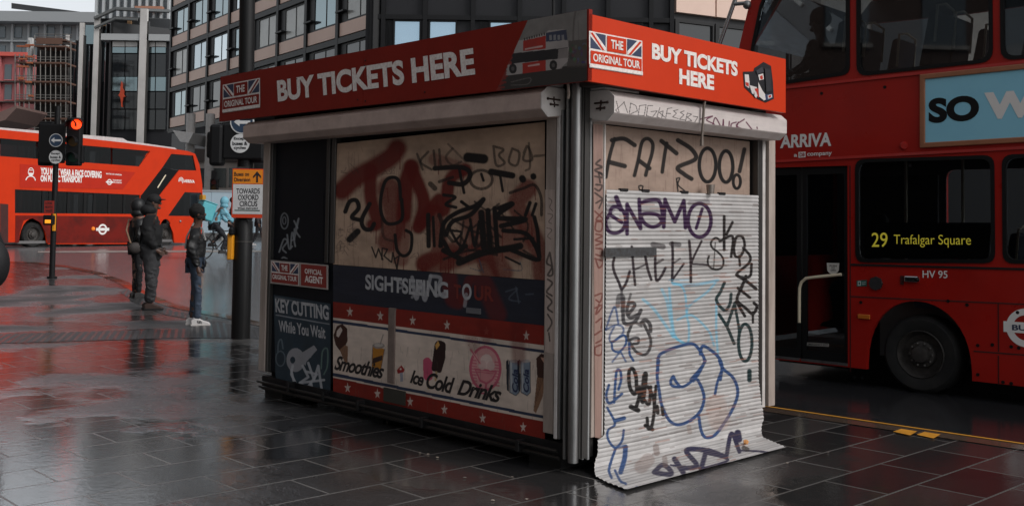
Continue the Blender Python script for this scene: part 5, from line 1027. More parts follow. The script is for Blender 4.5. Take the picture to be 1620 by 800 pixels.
for x, y in ((52, 391), (262, 389)):
    a, zg = qx(x, y, -.1); zc = qx(x, 371, -.1)[1]; wheel(Q, a, zc, zc-zg, bus2, out=-.1)
MB().pbox(Q, qx(30, 380)[0], qx(280, 380)[0], qx(150, 386)[1]-.02, qx(150, 346)[1], -1.3, -.6).build('underbody', M_rub, bus2)
# people sitting in the near bus are added with the other people
# ---------------------------------------------------------------- street furniture
def front_plane(px, py, d): return Plane(at_depth(px, py, d), (1, 0, 0), (0, -1, 0))
M_lampred = mat('red_lamp', S(255, 70, 30), .4, emit=tuple(lin((255, 62, 20))), estr=2.2)
M_sgblue = mat('sign_blue', S(44, 62, 84), .4, dirt=.2); M_sgwhite = mat('sign_white', S(206, 206, 206), .45, dirt=.25); M_blk = mat('signal_black', S(14, 14, 16), .55, spec=.3, bump=.03)
M_sgoran = mat('sign_orange', S(232, 138, 30), .45, dirt=.2); M_sgbord = mat('sign_border', S(214, 66, 30), .45); M_ltxt = mat('sign_text', S(26, 28, 32), .5)
def disc(P, cx, cy, rx, o0, o1, mbuf, mi=0, n=28, squash=1):
    c = P.px(cx, cy, o1); r = abs(P.px(cx+rx, cy, o1)[0]-c[0])
    mbuf.prism([P.w(c[0]+r*math.cos(t)*squash, c[1]+r*math.sin(t), o0) for t in np.linspace(0, 2*math.pi, n+1)[:-1]], P.N*(o1-o0), mi)
def prect(P, x0, y0, x1, y1, o0, o1, name, m, parent, bevel=0):
    c, a = P.px((x0+x1)/2, y1, o1), None; l = P.px(x0, (y0+y1)/2, o1)[0]; r = P.px(x1, (y0+y1)/2, o1)[0]; t = P.px((x0+x1)/2, y0, o1)[1]
    return MB().pbox(P, l, r, c[1], t, o0, o1).build(name, m, parent, bevel=bevel)
def signal_head(P, x0, x1, y0, y1, o, root, lit=None, facing=1):
    h = prect(P, x0, y0, x1, y1, o, o+.16, 'signal_head', M_blk, root, bevel=.03)
    for k in range(3):
        cy = y0+(y1-y0)*(k+.5)/3; cx = (x0+x1)/2; r = (x1-x0)*.33
        c = P.px(cx, cy, o+.16); rr = abs(P.px(cx+r, cy, o+.16)[0]-c[0])
        seg = np.linspace(-.25, math.pi+.25, 16)
        mb = MB(); oo = [P.w(c[0]+rr*1.12*math.cos(t), c[1]+rr*1.12*math.sin(t), o+.16) for t in seg]; ii = [P.w(c[0]+rr*1.02*math.cos(t), c[1]+rr*1.02*math.sin(t), o+.16) for t in seg[::-1]]
        mb.prism(oo+ii, P.N*.16); mb.build('hood', M_blk, h)
        mb = MB(); disc(P, cx, cy, r, o+.16, o+.175, mb); mb.build('lens', M_lampred if lit == k else mat('dark_lens_%d' % k, S(*((70, 20, 18), (70, 48, 16), (16, 50, 40))[k]), .2), h)
    return h
# left signal
g = gnd(82, 440); PL_ = Plane(g, (1, 0, 0), (0, -1, 0))
ts_ = thing('traffic_signal', 'black traffic signal post with a lit red lamp and blue left arrow sign', 'traffic signal', g, group='traffic signals at the crossing')
zt_ = PL_.px(80, 168)[1]; MB().tube([(g[0], g[1], g[2]), (g[0], g[1], zt_)], .058, 14).build('post', M_blk, ts_, smooth=True); MB().tube([(g[0], g[1], g[2]), (g[0], g[1], g[2]+.04)], .10, 14).build('base_plate', M_blk, ts_)
prect(PL_, 60, 196, 103, 258, .06, .1, 'sign_backing', M_blk, ts_, .02)
prect(PL_, 60, 192, 82, 262, -.3, -.1, 'rear_signal_head', M_blk, ts_, .03)
h_ = signal_head(PL_, 104, 127, 186, 262, .0, ts_, lit=None)
c = PL_.px(122, 197, .2); 
lc = PL_.w(c[0]-.03, c[1], .17); ldir = np.array([.45, -.9, 0])
MB().tube([lc, lc+ldir*.05, lc+ldir*.08], [.10, .10, .05], 20).build('red_lamp', M_lampred, ts_, smooth=True)
hd = MB(); vs = []; n_ = 14
for o in (0, .2):
    for r in (.125, .112):
        for q in range(n_+1):
            t = .15+math.pi*1.0*q/n_; sx = np.array([.9, .45, 0]); vs.append(lc+ldir*o+(sx*math.cos(t)+np.array([0, 0, 1.])*math.sin(t))*r)
m_ = n_+1; fs = []
for q in range(n_): fs += [(q, q+1, m_*2+q+1, m_*2+q), (m_+q, m_*3+q, m_*3+q+1, m_+q+1), (m_*2+q, m_*2+q+1, m_*3+q+1, m_*3+q)]
hd.add(vs, fs).build('lamp_hood', M_blk, ts_)
prect(PL_, 126, 230, 131, 258, .0, .12, 'side_box', M_blk, ts_, .02)
sb = MB(); disc(PL_, 88.3, 222, 10.6, .1, .112, sb, 0); disc(PL_, 88.3, 222, 9.6, .112, .115, sb, 1)
z = lambda X, Y: (79+(X-236)*.0, 0)
ar = [(80.5, 222), (86, 217.6), (86, 220.6), (96.5, 220.6), (96.5, 223.6), (86, 223.6), (86, 226.4)]
sb.prism([PL_.w(*PL_.px(x, y, .116), .116) for x, y in ar], PL_.N*.002, 0)
sb.build('left_arrow_sign', [M_sgwhite, M_sgblue], ts_)
sb = MB(); disc(PL_, 88, 248.5, 10.6, .1, .112, sb, 0); s2_ = sb.build('exception_sign', M_sgwhite, ts_)
def sign3(P, cx, cy, r, o, parent):
    for k, (t_, w_) in enumerate((('Except', .66), ('buses &', .82), ('cycles', .66))):
        yy = cy+(k-1)*r*.5; h_2 = r*.2
        text(t_, P, (cx-r*w_, yy-h_2), (cx-r*w_, yy+h_2), (cx+r*w_, yy+h_2), M_ltxt, parent, o, .035)
sign3(PL_, 88, 248.5, 10.4, .114, s2_)
rs = prect(PL_, 70, 317.5, 85, 338, .08, .1, 'look_sign', mat('look_red', S(150, 44, 36), .5, dirt=.2), ts_)
for k, t_ in enumerate(('LOOK', 'BOTH', 'WAYS')): text(t_, PL_, (72, 319.5+k*6), (72, 323.5+k*6), (83, 323.5+k*6), M_ltxt, rs, .102, .03)
pb_ = prect(PL_, 67.5, 340, 83, 356, .06, .2, 'push_button_box', M_blk, ts_, .02); prect(PL_, 71, 347.5, 80, 353, .2, .206, 'lit_panel', mat('wait_lamp', S(250, 160, 40), .4, emit=tuple(lin((250, 150, 40))), estr=.9), pb_)
prect(PL_, 83, 338, 85.3, 365, .02, .12, 'yellow_side', mat('box_yellow', S(226, 150, 30), .45), pb_)
# right signal on the thick pole
g = gnd(383, 535); PR_ = Plane(g, (1, 0, 0), (0, -1, 0)); g[0] = at_depth(383, 440, g[1])[0]
tr2 = thing('traffic_signal', 'thick black signal pole beside the kiosk with a round exception sign', 'traffic signal', g, group='traffic signals at the crossing')
zj = PR_.px(383, 345)[1]; xo = at_depth(386.5, 60, g[1])[0]
MB().tube([(g[0], g[1], g[2]), (g[0], g[1], zj-.04), (g[0]+.01, g[1], zj)], [.117, .117, .1], 22).build('lower_pole', mat('pole_black', S(12, 12, 13), .45, spec=.3, dirt=.3, dcol=S(36, 35, 34), dscale=12, streak=True), tr2, smooth=True)
MB().tube([(g[0]+.012, g[1], zj-.02), (xo, g[1], 6.2)], .098, 20).build('upper_pole', MATS['pole_black'], tr2, smooth=True)
MB().tube([(g[0], g[1], zj-.30), (g[0], g[1], zj-.285)], .121, 22).build('collar', M_alud, tr2, smooth=True)
prect(PR_, 352, 196, 416, 252, .1, .14, 'sign_backing', M_blk, tr2, .02)
prect(PR_, 326, 208, 352, 250, -.1, .12, 'signal_side', M_blk, tr2, .03)
prect(PR_, 330, 196, 352, 262, -.02, .16, 'signal_head', M_blk, tr2, .04); prect(PR_, 396, 206, 418, 258, -.15, .08, 'signal_head', M_blk, tr2, .04)
sb = MB(); disc(PR_, 379.5, 227, 15, .14, .15, sb, 0); s2_ = sb.build('exception_sign', M_sgwhite, tr2); sign3(PR_, 379.5, 227, 14.6, .152, s2_)
sb = MB(); disc(PR_, 383, 193, 19, .141, .151, sb, 0); disc(PR_, 383, 193, 17, .151, .154, sb, 1); sb.prism([PR_.w(*PR_.px(x, y, .156), .156) for x, y in ((370, 193), (379, 186), (379, 191), (396, 191), (396, 196), (379, 196), (379, 200))], PR_.N*.002, 0); sb.build('left_arrow_sign', [M_sgwhite, M_sgblue], tr2)
pb_ = prect(PR_, 361, 360, 369, 372, .0, .2, 'push_button_box', M_blk, tr2, .02); prect(PR_, 359, 368, 368, 411, -.05, .16, 'yellow_box', mat('box_yellow'), tr2, .015)
# diversion sign
P0 = at_depth(391, 305, g[1]-.16); PD = Plane(P0, (1, 0, 0), (0, -1, 0))
dv = thing('diversion_sign', 'orange and white diversion sign TOWARDS OXFORD CIRCUS strapped to the thick black pole', 'road sign', P0)
prect(PD, 367, 267, 416.5, 344.5, -.02, .0, 'border_plate', M_sgbord, dv); prect(PD, 368.3, 268.5, 415.5, 290.5, 0, .003, 'orange_panel', M_sgoran, dv); prect(PD, 368.3, 291.5, 415.5, 338.6, 0, .003, 'white_panel', M_sgwhite, dv)
text('Buses on', PD, (370.5, 272), (370.5, 278.6), (394, 278.6), M_ltxt, dv, .005, .02); text('Diversion', PD, (370.5, 281), (370.5, 287.3), (396, 287.3), M_ltxt, dv, .005, .02)
MB().prism([PD.w(*PD.px(x, y, .004), .004) for x, y in ((406.8, 271), (413, 278.5), (413, 282), (408.2, 277), (408.2, 288.5), (405.4, 288.5), (405.4, 277), (400.6, 282), (400.6, 278.5))], PD.N*.002).build('arrow', M_ltxt, dv)
for k, (t_, x0, x1) in enumerate((('TOWARDS', 374, 411), ('OXFORD', 376.5, 409), ('CIRCUS', 379, 407))): text(t_, PD, (x0, 298+k*10), (x0, 306.5+k*10), (x1, 306.5+k*10), M_ltxt, dv, .005, .015)
text('When instructed', PD, (376, 327.5), (376, 331), (408, 331), M_ltxt, dv, .005, .015); prect(PD, 371, 332, 411, 333.5, .003, .005, 'green_rule', mat('rule_green', S(30, 70, 62), .5), dv)
for y in (266, 342): prect(PD, 374, y-2, 392, y+3, -.3, -.02, 'strap', M_alud, dv)
# far signal
g = gnd(338, 372); PF = Plane(g, (1, 0, 0), (0, -1, 0))
ts3 = thing('traffic_signal', 'small distant black traffic signal in front of the pale blue hoarding', 'traffic signal', g, group='traffic signals at the crossing')
MB().tube([(g[0], g[1], g[2]), (g[0], g[1], PF.px(338, 272)[1])], .07, 10).build('post', M_blk, ts3, smooth=True); signal_head(PF, 332, 345, 283, 310, .0, ts3); prect(PF, 334, 270, 341, 283, 0, .1, 'top_box', M_blk, ts3)
# ---------------------------------------------------------------- people
R_ = math.radians
from mathutils import noise as mnoise
def crease(vs, amp, k=1.0, seed=0):
    """folds in cloth: push the surface in and out along slanting ridges"""
    out = []
    for x, y, z in vs:
        v = Vector((x*7+seed, y*7, z*15+x*6)); n = mnoise.noise(v)+.5*mnoise.noise(v*2.3); q = (1-abs(n)*2)*amp; q2 = mnoise.noise(Vector((x*3, y*3+seed, z*4)))*amp*1.2
        d = math.hypot(x, y) or 1; out.append((x+(q+q2)*(mnoise.noise(Vector((x*9, y*9, z*9+seed)))+.4), y+(q+q2)*(mnoise.noise(Vector((x*9+5, y*9, z*9+seed)))+.4)*(1 if y > 0 else -1), z))
    return out
def skin(nodes, edges, sub=2):
    names = list(nodes); me = bpy.data.meshes.new('skin'); idx = {n: i for i, n in enumerate(names)}
    me.from_pydata([nodes[n][0] for n in names], [(idx[a], idx[b]) for a, b in edges], [])
    o = bpy.data.objects.new('skin', me); COL.objects.link(o); md = o.modifiers.new('Skin', 'SKIN'); md.branch_smoothing = .6; md.use_smooth_shade = True
    for i, n in enumerate(names):
        r = nodes[n][1]; d = me.skin_vertices[0].data[i]; d.radius = r if isinstance(r, tuple) else (r, r); d.use_root = (i == 0)
    s = o.modifiers.new('Sub', 'SUBSURF'); s.levels = s.render_levels = sub
    dg = bpy.context.evaluated_depsgraph_get(); dg.update(); ev = o.evaluated_get(dg); m2 = ev.to_mesh()
    vs = [tuple(v.co) for v in m2.vertices]; fs = [tuple(p.vertices) for p in m2.polygons]; ev.to_mesh_clear(); bpy.data.objects.remove(o); bpy.data.meshes.remove(me)
    return vs, fs
STAND = dict(pelvis=(0, 0, .95), belly=(0, 0, 1.10), chest=(-.01, 0, 1.30), neck=(0, 0, 1.47), head0=(.02, 0, 1.555), head1=(.03, 0, 1.64), crown=(.015, 0, 1.70),
    shl=(0, .17, 1.40), ell=(-.03, .23, 1.12), wrl=(.04, .22, .88), hal=(.06, .21, .80), shr=(0, -.17, 1.40), elr=(-.03, -.23, 1.12), wrr=(.04, -.22, .88), har=(.06, -.21, .80),
    hil=(0, .09, .90), knl=(.02, .10, .50), anl=(-.02, .10, .09), hir=(0, -.09, .90), knr=(.02, -.10, .50), anr=(-.02, -.10, .09))
E_T = [('pelvis', 'belly'), ('belly', 'chest'), ('chest', 'neck')]; E_H = [('neck', 'head0'), ('head0', 'head1'), ('head1', 'crown')]
E_A = [('chest', 'shl'), ('shl', 'ell'), ('ell', 'wrl'), ('chest', 'shr'), ('shr', 'elr'), ('elr', 'wrr')]; E_L = [('pelvis', 'hil'), ('hil', 'knl'), ('knl', 'anl'), ('pelvis', 'hir'), ('hir', 'knr'), ('knr', 'anr')]
RB = dict(pelvis=.12, belly=.115, chest=.13, neck=.055, head0=.075, head1=(.098, .085), crown=.06, sh=.065, el=.045, wr=.03, ha=.03, hi=.085, kn=.055, an=.04)
def rad(n, R): return R.get(n, R.get(n[:2], .05))
def person(label, loc, rz, height=1.75, pose=None, jacket=(30, 30, 32), legs=(40, 42, 48), shoes=(30, 28, 28), skincol=(96, 66, 52), hair=(24, 20, 18), bulk=1.0, legw=1.0, hem=.78, hood=False, cap=False, group=None, feet=True, jname='jacket', afro=False, cat='person', parent_extra=None, shoew=1.0, rough=.8):
    J = dict(STAND); J.update(pose or {}); k = height/1.75
    J = {n: tuple(np.array(p)*k) for n, p in J.items()}
    R = {n: (tuple(x*k for x in v) if isinstance(v, tuple) else v*k) for n, v in RB.items()}
    root = thing('person', label, cat, loc, rz, group)
    ms = mat('skin_%d_%d_%d' % skincol, S(*skincol), .55); mj = mat('cloth_%d_%d_%d' % jacket, S(*jacket), rough, dirt=.3, dscale=5, bump=.25, bscale=25); ml = mat('cloth_%d_%d_%d' % legs, S(*legs), .85, dirt=.35, dscale=6, bump=.25, bscale=25); mh = mat('hair_%d_%d_%d' % hair, S(*hair), .9); mshoe = mat('shoe_%d_%d_%d' % shoes, S(*shoes), .6)
    nodes = {n: (J[n], rad(n, R)) for n in J if n not in ('hal', 'har')}
    vs, fs = skin(nodes, E_T+E_H+E_A+E_L); mb = MB(); mb.add(vs, fs)
    H = np.array(J['head1']); hd = lambda x, y, z: H+np.array([x, y, z])*k
    fx = np.array(J['head1'])-np.array(J['crown']); 
    mb.ball(hd(.088, 0, -.015), (.022*k, .014*k, .026*k), seg=8, rings=6); mb.ball(hd(.07, 0, -.085), (.03*k, .035*k, .022*k), seg=8, rings=6)
    for s in (-1, 1): mb.ball(hd(-.005, s*.085, -.01), (.022*k, .012*k, .032*k), seg=8, rings=6)
    for s in ('l', 'r'):
        w0, h0 = np.array(J['wr'+s]), np.array(J['ha'+s]); d = h0-w0; d = d/np.linalg.norm(d); sx = np.cross(d, [0, 1, 0]); sx = sx/max(np.linalg.norm(sx), 1e-6)
        mb.tube([w0, w0+d*.045*k, w0+d*.085*k], [.024*k, .034*k, .03*k], 8)
        for q in range(4):
            b0 = w0+d*.08*k+sx*(.024-.016*q)*k; l = (.06, .072, .066, .05)[q]*k; mb.tube([b0, b0+d*l*.55, b0+d*l+np.array([.012*k, 0, 0])], [.0095*k, .009*k, .006*k], 6)
        b0 = w0+d*.03*k+sx*.03*k; mb.tube([b0, b0+d*.03*k+sx*.022*k, b0+d*.055*k+sx*.024*k], [.011*k, .010*k, .007*k], 6)
    body = mb.build('body', ms, root, smooth=True, local=True)
    mb = MB()
    for s in (-1, 1): mb.ball(hd(.076, s*.033, .012), .011*k, seg=6, rings=5)
    mb.build('eye', mat('eye_dark', S(20, 18, 18), .3), body, local=True)
    mb = MB(); mb.ball(hd(.080, 0, -.055), (.01*k, .024*k, .006*k), seg=8, rings=4); mb.build('mouth', mat('lip', S(90, 50, 46), .6), body, local=True)
    # trousers
    tn = {n: (J[n], {'pelvis': .135, 'hi': .098*legw, 'kn': .068*legw, 'an': .054*legw}[n if n == 'pelvis' else n[:2]]*k) for n in ('pelvis', 'hil', 'knl', 'anl', 'hir', 'knr', 'anr')}
    vs, fs = skin(tn, E_L, 3); vs = crease(vs, .022*k*legw, seed=height*9); MB().add(vs, fs).build('trousers', ml, root, smooth=True, local=True)
    # jacket with sleeves
    pe = np.array(J['pelvis']); be = np.array(J['belly']); dn = (pe-be); hemp = tuple(pe+dn/np.linalg.norm(dn)*(.95-hem)*k)
    jn = dict(belly=(J['belly'], .15*k*bulk), pelvis=(J['pelvis'], .155*k*bulk), hem=(hemp, .15*k*bulk), chest=(J['chest'], .16*k*bulk), neck=(tuple(np.array(J['neck'])*.8+np.array(J['chest'])*.2), .075*k*bulk))
    for s in 'lr': jn['sh'+s] = (J['sh'+s], .088*k*bulk); jn['el'+s] = (J['el'+s], .068*k*bulk); jn['wr'+s] = (J['wr'+s], .05*k*bulk)
    ed = E_T+[('pelvis', 'hem')]+E_A; vs, fs = skin(jn, ed, 3); vs = crease(vs, .03*k, seed=height*5); MB().add(vs, fs).build(jname, mj, root, smooth=True, local=True)
    # hair, hood or cap
    if hood:
        mb = MB(); mb.ball(hd(-.03, 0, -.0), (.125*k, .118*k, .145*k), seg=18, rings=12); mb.ball(hd(-.03, 0, -.13), (.12*k, .13*k, .09*k), seg=16, rings=10); mb.build('hood', mj, root, smooth=True, local=True)
    if cap:
        mb = MB(); mb.ball(hd(-.005, 0, .04), (.112*k, .105*k, .09*k), seg=18, rings=10); mb.ball(hd(.10, 0, .045), (.075*k, .075*k, .012*k), seg=14, rings=6); mb.build('cap', mj, root, smooth=True, local=True)
    if not hood and not cap:
        mb = MB(); mb.ball(hd(-.025, 0, .035), (.108*k, .105*k, .098*k) if not afro else (.115*k, .112*k, .115*k), seg=22, rings=14, jit=.10 if not afro else .16); mb.build('hair', mh, root, smooth=True, local=True)
    if feet:
        for s in 'lr':
            a = np.array(J['an'+s]); f = (np.array(J['an'+s])-np.array(J['kn'+s])); dz = -a[2]+.0
            mb = MB(); pr = [(-.075, .03), (-.08, .075), (-.04, .105), (.03, .10), (.09, .07), (.165, .05), (.185, .028), (.18, .012), (-.07, .012)]
            cx, cy = a[0], a[1]; base = a[2]-.09*k
            L_ = [(cx+x*k*shoew, cy-.043*k, base+z_*k) for x, z_ in pr]; mb.prism(L_, (0, .086*k, 0)); sh_ = mb.build('shoe', mshoe, root, bevel=.02*k, local=True)
            mb = MB(); mb.prism([(cx+x*k*shoew, cy-.047*k, base+z_*k) for x, z_ in ((-.082, 0), (.192, 0), (.19, .022), (-.084, .022))], (0, .094*k, 0)); mb.build('sole', mat('sole_%d' % shoes[0], S(*((200, 196, 192) if shoes[0] > 150 else (22, 20, 20))), .6), sh_, local=True)
    return root, J, k
g = gnd(306, 514)
pm, J, k = person('man with short dark hair in a black jacket, blue jeans and white trainers', g, R_(14), 1.665, dict(anl=(-.03, .07, .09), knl=(.0, .08, .5), anr=(.05, -.06, .09), knr=(.05, -.08, .5), head0=(.03, 0, 1.55), wrr=(.05, -.24, .86), har=(.07, -.25, .79), elr=(-.05, -.25, 1.12)), jacket=(15, 15, 17), legs=(56, 68, 84), shoes=(206, 202, 200), skincol=(82, 56, 44), hair=(22, 20, 19), bulk=1.08, legw=.92, hem=.80, afro=True, group='people waiting at the kerb', rough=.5)
mb = MB(); mb.tube([np.array(p)*k for p in ((-.14, -.10, 1.12), (-.12, -.14, 1.3), (-.03, -.135, 1.50), (.09, -.12, 1.42), (.14, -.1, 1.25))], .014, 8); mb.build('bag_strap', mat('strap_grey', S(150, 148, 146), .7), pm, local=True, smooth=True)
mb = MB(); 
for q in range(3): mb.tube([np.array((.075+q*.022, -.108, .035))*k, np.array((.06+q*.022, -.108, .075))*k], .005, 4)
mb.build('shoe_stripes', M_ltxt, pm, local=True)
mb = MB(); mb.ball(np.array((.10, 0, 1.575))*k, (.03*k, .05*k, .04*k), seg=10, rings=6); mb.ball(np.array((.055, -.082, 1.585))*k, (.045*k, .012*k, .035*k), seg=8, rings=5); mb.build('beard', mat('hair_22_20_19'), pm, local=True, smooth=True)
g = gnd(236, 489)
pm2, J, k = person('tall man in a black cap and long dark coat with grey trousers and brown shoes', g, R_(8), 1.80, dict(anl=(-.04, .08, .09), anr=(.03, -.08, .09), wrr=(.10, -.18, .92), har=(.16, -.15, .88), elr=(-.03, -.25, 1.14), wrl=(.10, .18, .92), hal=(.16, .15, .88)), jacket=(13, 13, 15), legs=(50, 50, 52), shoes=(62, 46, 40), skincol=(84, 58, 46), bulk=1.3, legw=1.32, hem=.70, cap=True, group='people waiting at the kerb')
mb = MB(); mb.ball(np.array((-.05, 0, 1.52))*k, (.13*k, .15*k, .10*k), seg=16, rings=10); mb.ball(np.array((-.02, 0, 1.60))*k, (.095*k, .1*k, .10*k), seg=14, rings=10); mb.build('folded_hood', mat('cloth_13_13_15'), pm2, local=True, smooth=True)
g = gnd(214, 471)
pm3, J, k = person('person in black leggings and a black hooded top, half hidden by the tall man', g, R_(35), 1.70, dict(anl=(0, .05, .09), anr=(.04, -.05, .09)), jacket=(15, 15, 17), legs=(17, 17, 20), shoes=(34, 32, 32), skincol=(110, 78, 64), bulk=1.12, legw=.95, hem=.74, hood=True, group='people waiting at the kerb')
mb = MB(); mb.tube([np.array(p)*k for p in ((-.10, .19, 1.40), (-.19, .0, 1.2), (-.16, -.18, .98))], .016, 8); mb.build('bag_strap', mat('strap_tan', S(140, 112, 90), .7), pm3, local=True, smooth=True)
mb = MB(); mb.ball(np.array((-.1, -.25, .9))*k, (.12*k, .06*k, .1*k), seg=12, rings=8); mb.build('shoulder_bag', mat('bag_dark', S(50, 44, 42), .7), pm3, local=True, smooth=True)
# person half outside the left edge, with a round backpack
g = at_depth(-42, 455, 10.0); g[2] = T(10)
pe_, J, k = person('person in black at the left edge carrying a round black backpack', g, R_(150), 1.72, jacket=(26, 26, 28), legs=(24, 24, 26), skincol=(120, 88, 72))
bp_ = at_depth(-12, 418, 10.0); bg_ = thing('backpack', 'round black backpack showing at the left edge of the view', 'backpack', bp_)
mb = MB(); mb.ball(bp_, (.155, .14, .235), seg=20, rings=14); mb.build('pack', mat('bag_black', S(24, 24, 26), .7, bump=.2), bg_, smooth=True)
mb = MB(); mb.tube([bp_+np.array((.03, -.14, .14)), bp_+np.array((.08, -.15, 0)), bp_+np.array((.03, -.14, -.14))], .008, 6); mb.build('zip', M_alud, bg_, smooth=True)
mb = MB(); mb.tube([bp_+np.array((-.12, 0, .16)), bp_+np.array((-.25, .02, .2)), bp_+np.array((-.3, .02, .0)), bp_+np.array((-.14, 0, -.14))], .018, 6); mb.build('shoulder_strap', mat('bag_black'), bg_, smooth=True)
# cyclist
g = gnd(346, 411, -.1)
bk = thing('bicycle', 'dark bicycle ridden by the courier with the turquoise box', 'bicycle', g, R_(35))
for x in (-.5, .5):
    w = thing('wheel', None, None, (x, 0, .34)); w.parent = bk; MB().tube([(.34*math.cos(t)*.97, 0, .34*math.sin(t)*.97) for t in np.linspace(0, 2*math.pi, 33)], .018, 6, cap=False).build('tyre', M_tyre, w, local=True, smooth=True)
    mb = MB()
    for j in range(12): mb.tube([(0, 0, 0), (.32*math.cos(j*math.pi/6), 0, .32*math.sin(j*math.pi/6))], .003, 4)
    mb.tube([(0, -.05, 0), (0, .05, 0)], .02, 8); mb.build('spokes', M_alud, w, local=True)
mb = MB()
for p in (((-.5, 0, .34), (-.08, 0, .30), (.36, 0, .85)), ((-.08, 0, .30), (-.2, 0, .88)), ((-.2, 0, .80), (.34, 0, .82)), ((-.5, 0, .34), (-.19, 0, .76)), ((.5, 0, .34), (.36, 0, .95))): mb.tube(p, .018, 8)
mb.build('frame', mat('bike_black', S(26, 26, 28), .4), bk, local=True, smooth=True)
MB().tube([(.36, -.22, 1.0), (.38, 0, .98), (.36, .22, 1.0)], .014, 8).build('handlebar', mat('bike_black'), bk, local=True, smooth=True); MB().ball((-.22, 0, .92), (.13, .07, .035)).build('saddle', M_rub, bk, local=True, smooth=True)
mb = MB()
mb.tube([(-.08, -.09, .30), (.06, -.09, .2)], .01, 6); mb.tube([(-.08, .09, .30), (-.2, .09, .4)], .01, 6); mb.tube([(-.08, -.1, .3), (-.08, .1, .3)], .015, 6); mb.build('crank', M_alud, bk, local=True)
ride = dict(pelvis=(-.18, 0, 1.0), belly=(-.12, 0, 1.16), chest=(.0, 0, 1.34), neck=(.08, 0, 1.49), head0=(.12, 0, 1.56), head1=(.15, 0, 1.65), crown=(.13, 0, 1.71), shl=(.02, .17, 1.42), shr=(.02, -.17, 1.42), ell=(.16, .25, 1.2), elr=(.16, -.25, 1.2), wrl=(.31, .22, 1.06), wrr=(.31, -.22, 1.06), hal=(.37, .21, 1.02), har=(.37, -.21, 1.02), hil=(-.16, .09, .96), hir=(-.16, -.09, .96), knl=(.16, .11, .78), knr=(.16, -.11, .62), anl=(-.2, .11, .46), anr=(.03, -.11, .27))
cy, J, k = person('cyclist in a light blue hooded jacket riding a dark bicycle', g, R_(35), 1.70, {n: tuple(np.array(p)*1.75/1.70) for n, p in ride.items()}, jacket=(120, 178, 196), legs=(30, 32, 38), hood=True, skincol=(110, 80, 66), hem=.9)
cb = g+np.array([math.cos(R_(35))*-.42, math.sin(R_(35))*-.42, 1.36])
bx_ = thing('delivery_bag', 'turquoise square delivery bag on the back of the cyclist', 'bag', cb, R_(35))
M_tq = mat('turquoise', S(86, 176, 186), .55, dirt=.25)
a = R_(18); rot = lambda x, y, z_: (x*math.cos(a)+z_*math.sin(a), y, -x*math.sin(a)+z_*math.cos(a))
mb = MB(); mb.hexa([rot(x, y, z_) for z_ in (-.24, .24) for x, y in ((-.2, -.24), (.2, -.24), (.2, .24), (-.2, .24))]); mb.build('box', M_tq, bx_, bevel=.03, local=True)
mb = MB(); mb.hexa([rot(x, y, z_) for z_ in (.245, .27) for x, y in ((-.21, -.25), (.21, -.25), (.21, .25), (-.21, .25))]); mb.build('lid', M_tq, bx_, bevel=.01, local=True)
mb = MB(); mb.hexa([rot(x, y, z_) for z_ in (-.04, .04) for x, y in ((-.205, -.2), (-.2, -.2), (-.2, .2), (-.205, .2))]); mb.build('reflective_strip', mat('strip_silver', S(190, 196, 200), .3, .5), bx_, local=True)
g = gnd(407, 389, -.1); person('distant pedestrian in dark clothes walking behind the diversion sign pole', g, R_(10), 1.7, dict(anl=(.25, .08, .12), knl=(.15, .09, .5), anr=(-.22, -.08, .12), knr=(-.02, -.1, .5)), jacket=(60, 54, 56), legs=(30, 30, 34), shoes=(190, 186, 184))
g = gnd(366, 396, -.1); person('person in a dark padded jacket passing behind the cyclist', g, R_(20), 1.72, dict(anl=(.2, .08, .12), anr=(-.2, -.08, .12)), jacket=(44, 40, 42), legs=(28, 28, 32), skincol=(116, 84, 70))
# people inside the near bus
sit = dict(pelvis=(0, 0, .50), belly=(-.03, 0, .66), chest=(-.05, 0, .86), neck=(-.03, 0, 1.03), head0=(0, 0, 1.11), head1=(.01, 0, 1.2), crown=(0, 0, 1.26), shl=(-.05, .17, .95), shr=(-.05, -.17, .95), ell=(.02, .22, .70), elr=(.02, -.22, .70), wrl=(.22, .16, .64), wrr=(.22, -.16, .64), hal=(.3, .14, .63), har=(.3, -.14, .63), hil=(.02, .09, .5), hir=(.02, -.09, .5), knl=(.46, .1, .5), knr=(.46, -.1, .5), anl=(.44, .1, .09), anr=(.44, -.1, .09))
rzB = math.atan2(dB3[1], dB3[0])
a = bx(1296, 63, -.4); person('passenger with dark curly hair sitting by the front upper window of the near bus', BP.w(a[0], zdk+.02, -.40), rzB, 1.75, sit, jacket=(58, 40, 34), skincol=(84, 58, 48), afro=True)
a = bx(1388, 326, -1.5); person('person seated inside the lower deck of the near bus behind the number 29 window', BP.w(a[0], zsk(0)+.25, -1.5), rzB, 1.75, sit, jacket=(34, 34, 38), skincol=(70, 52, 46))
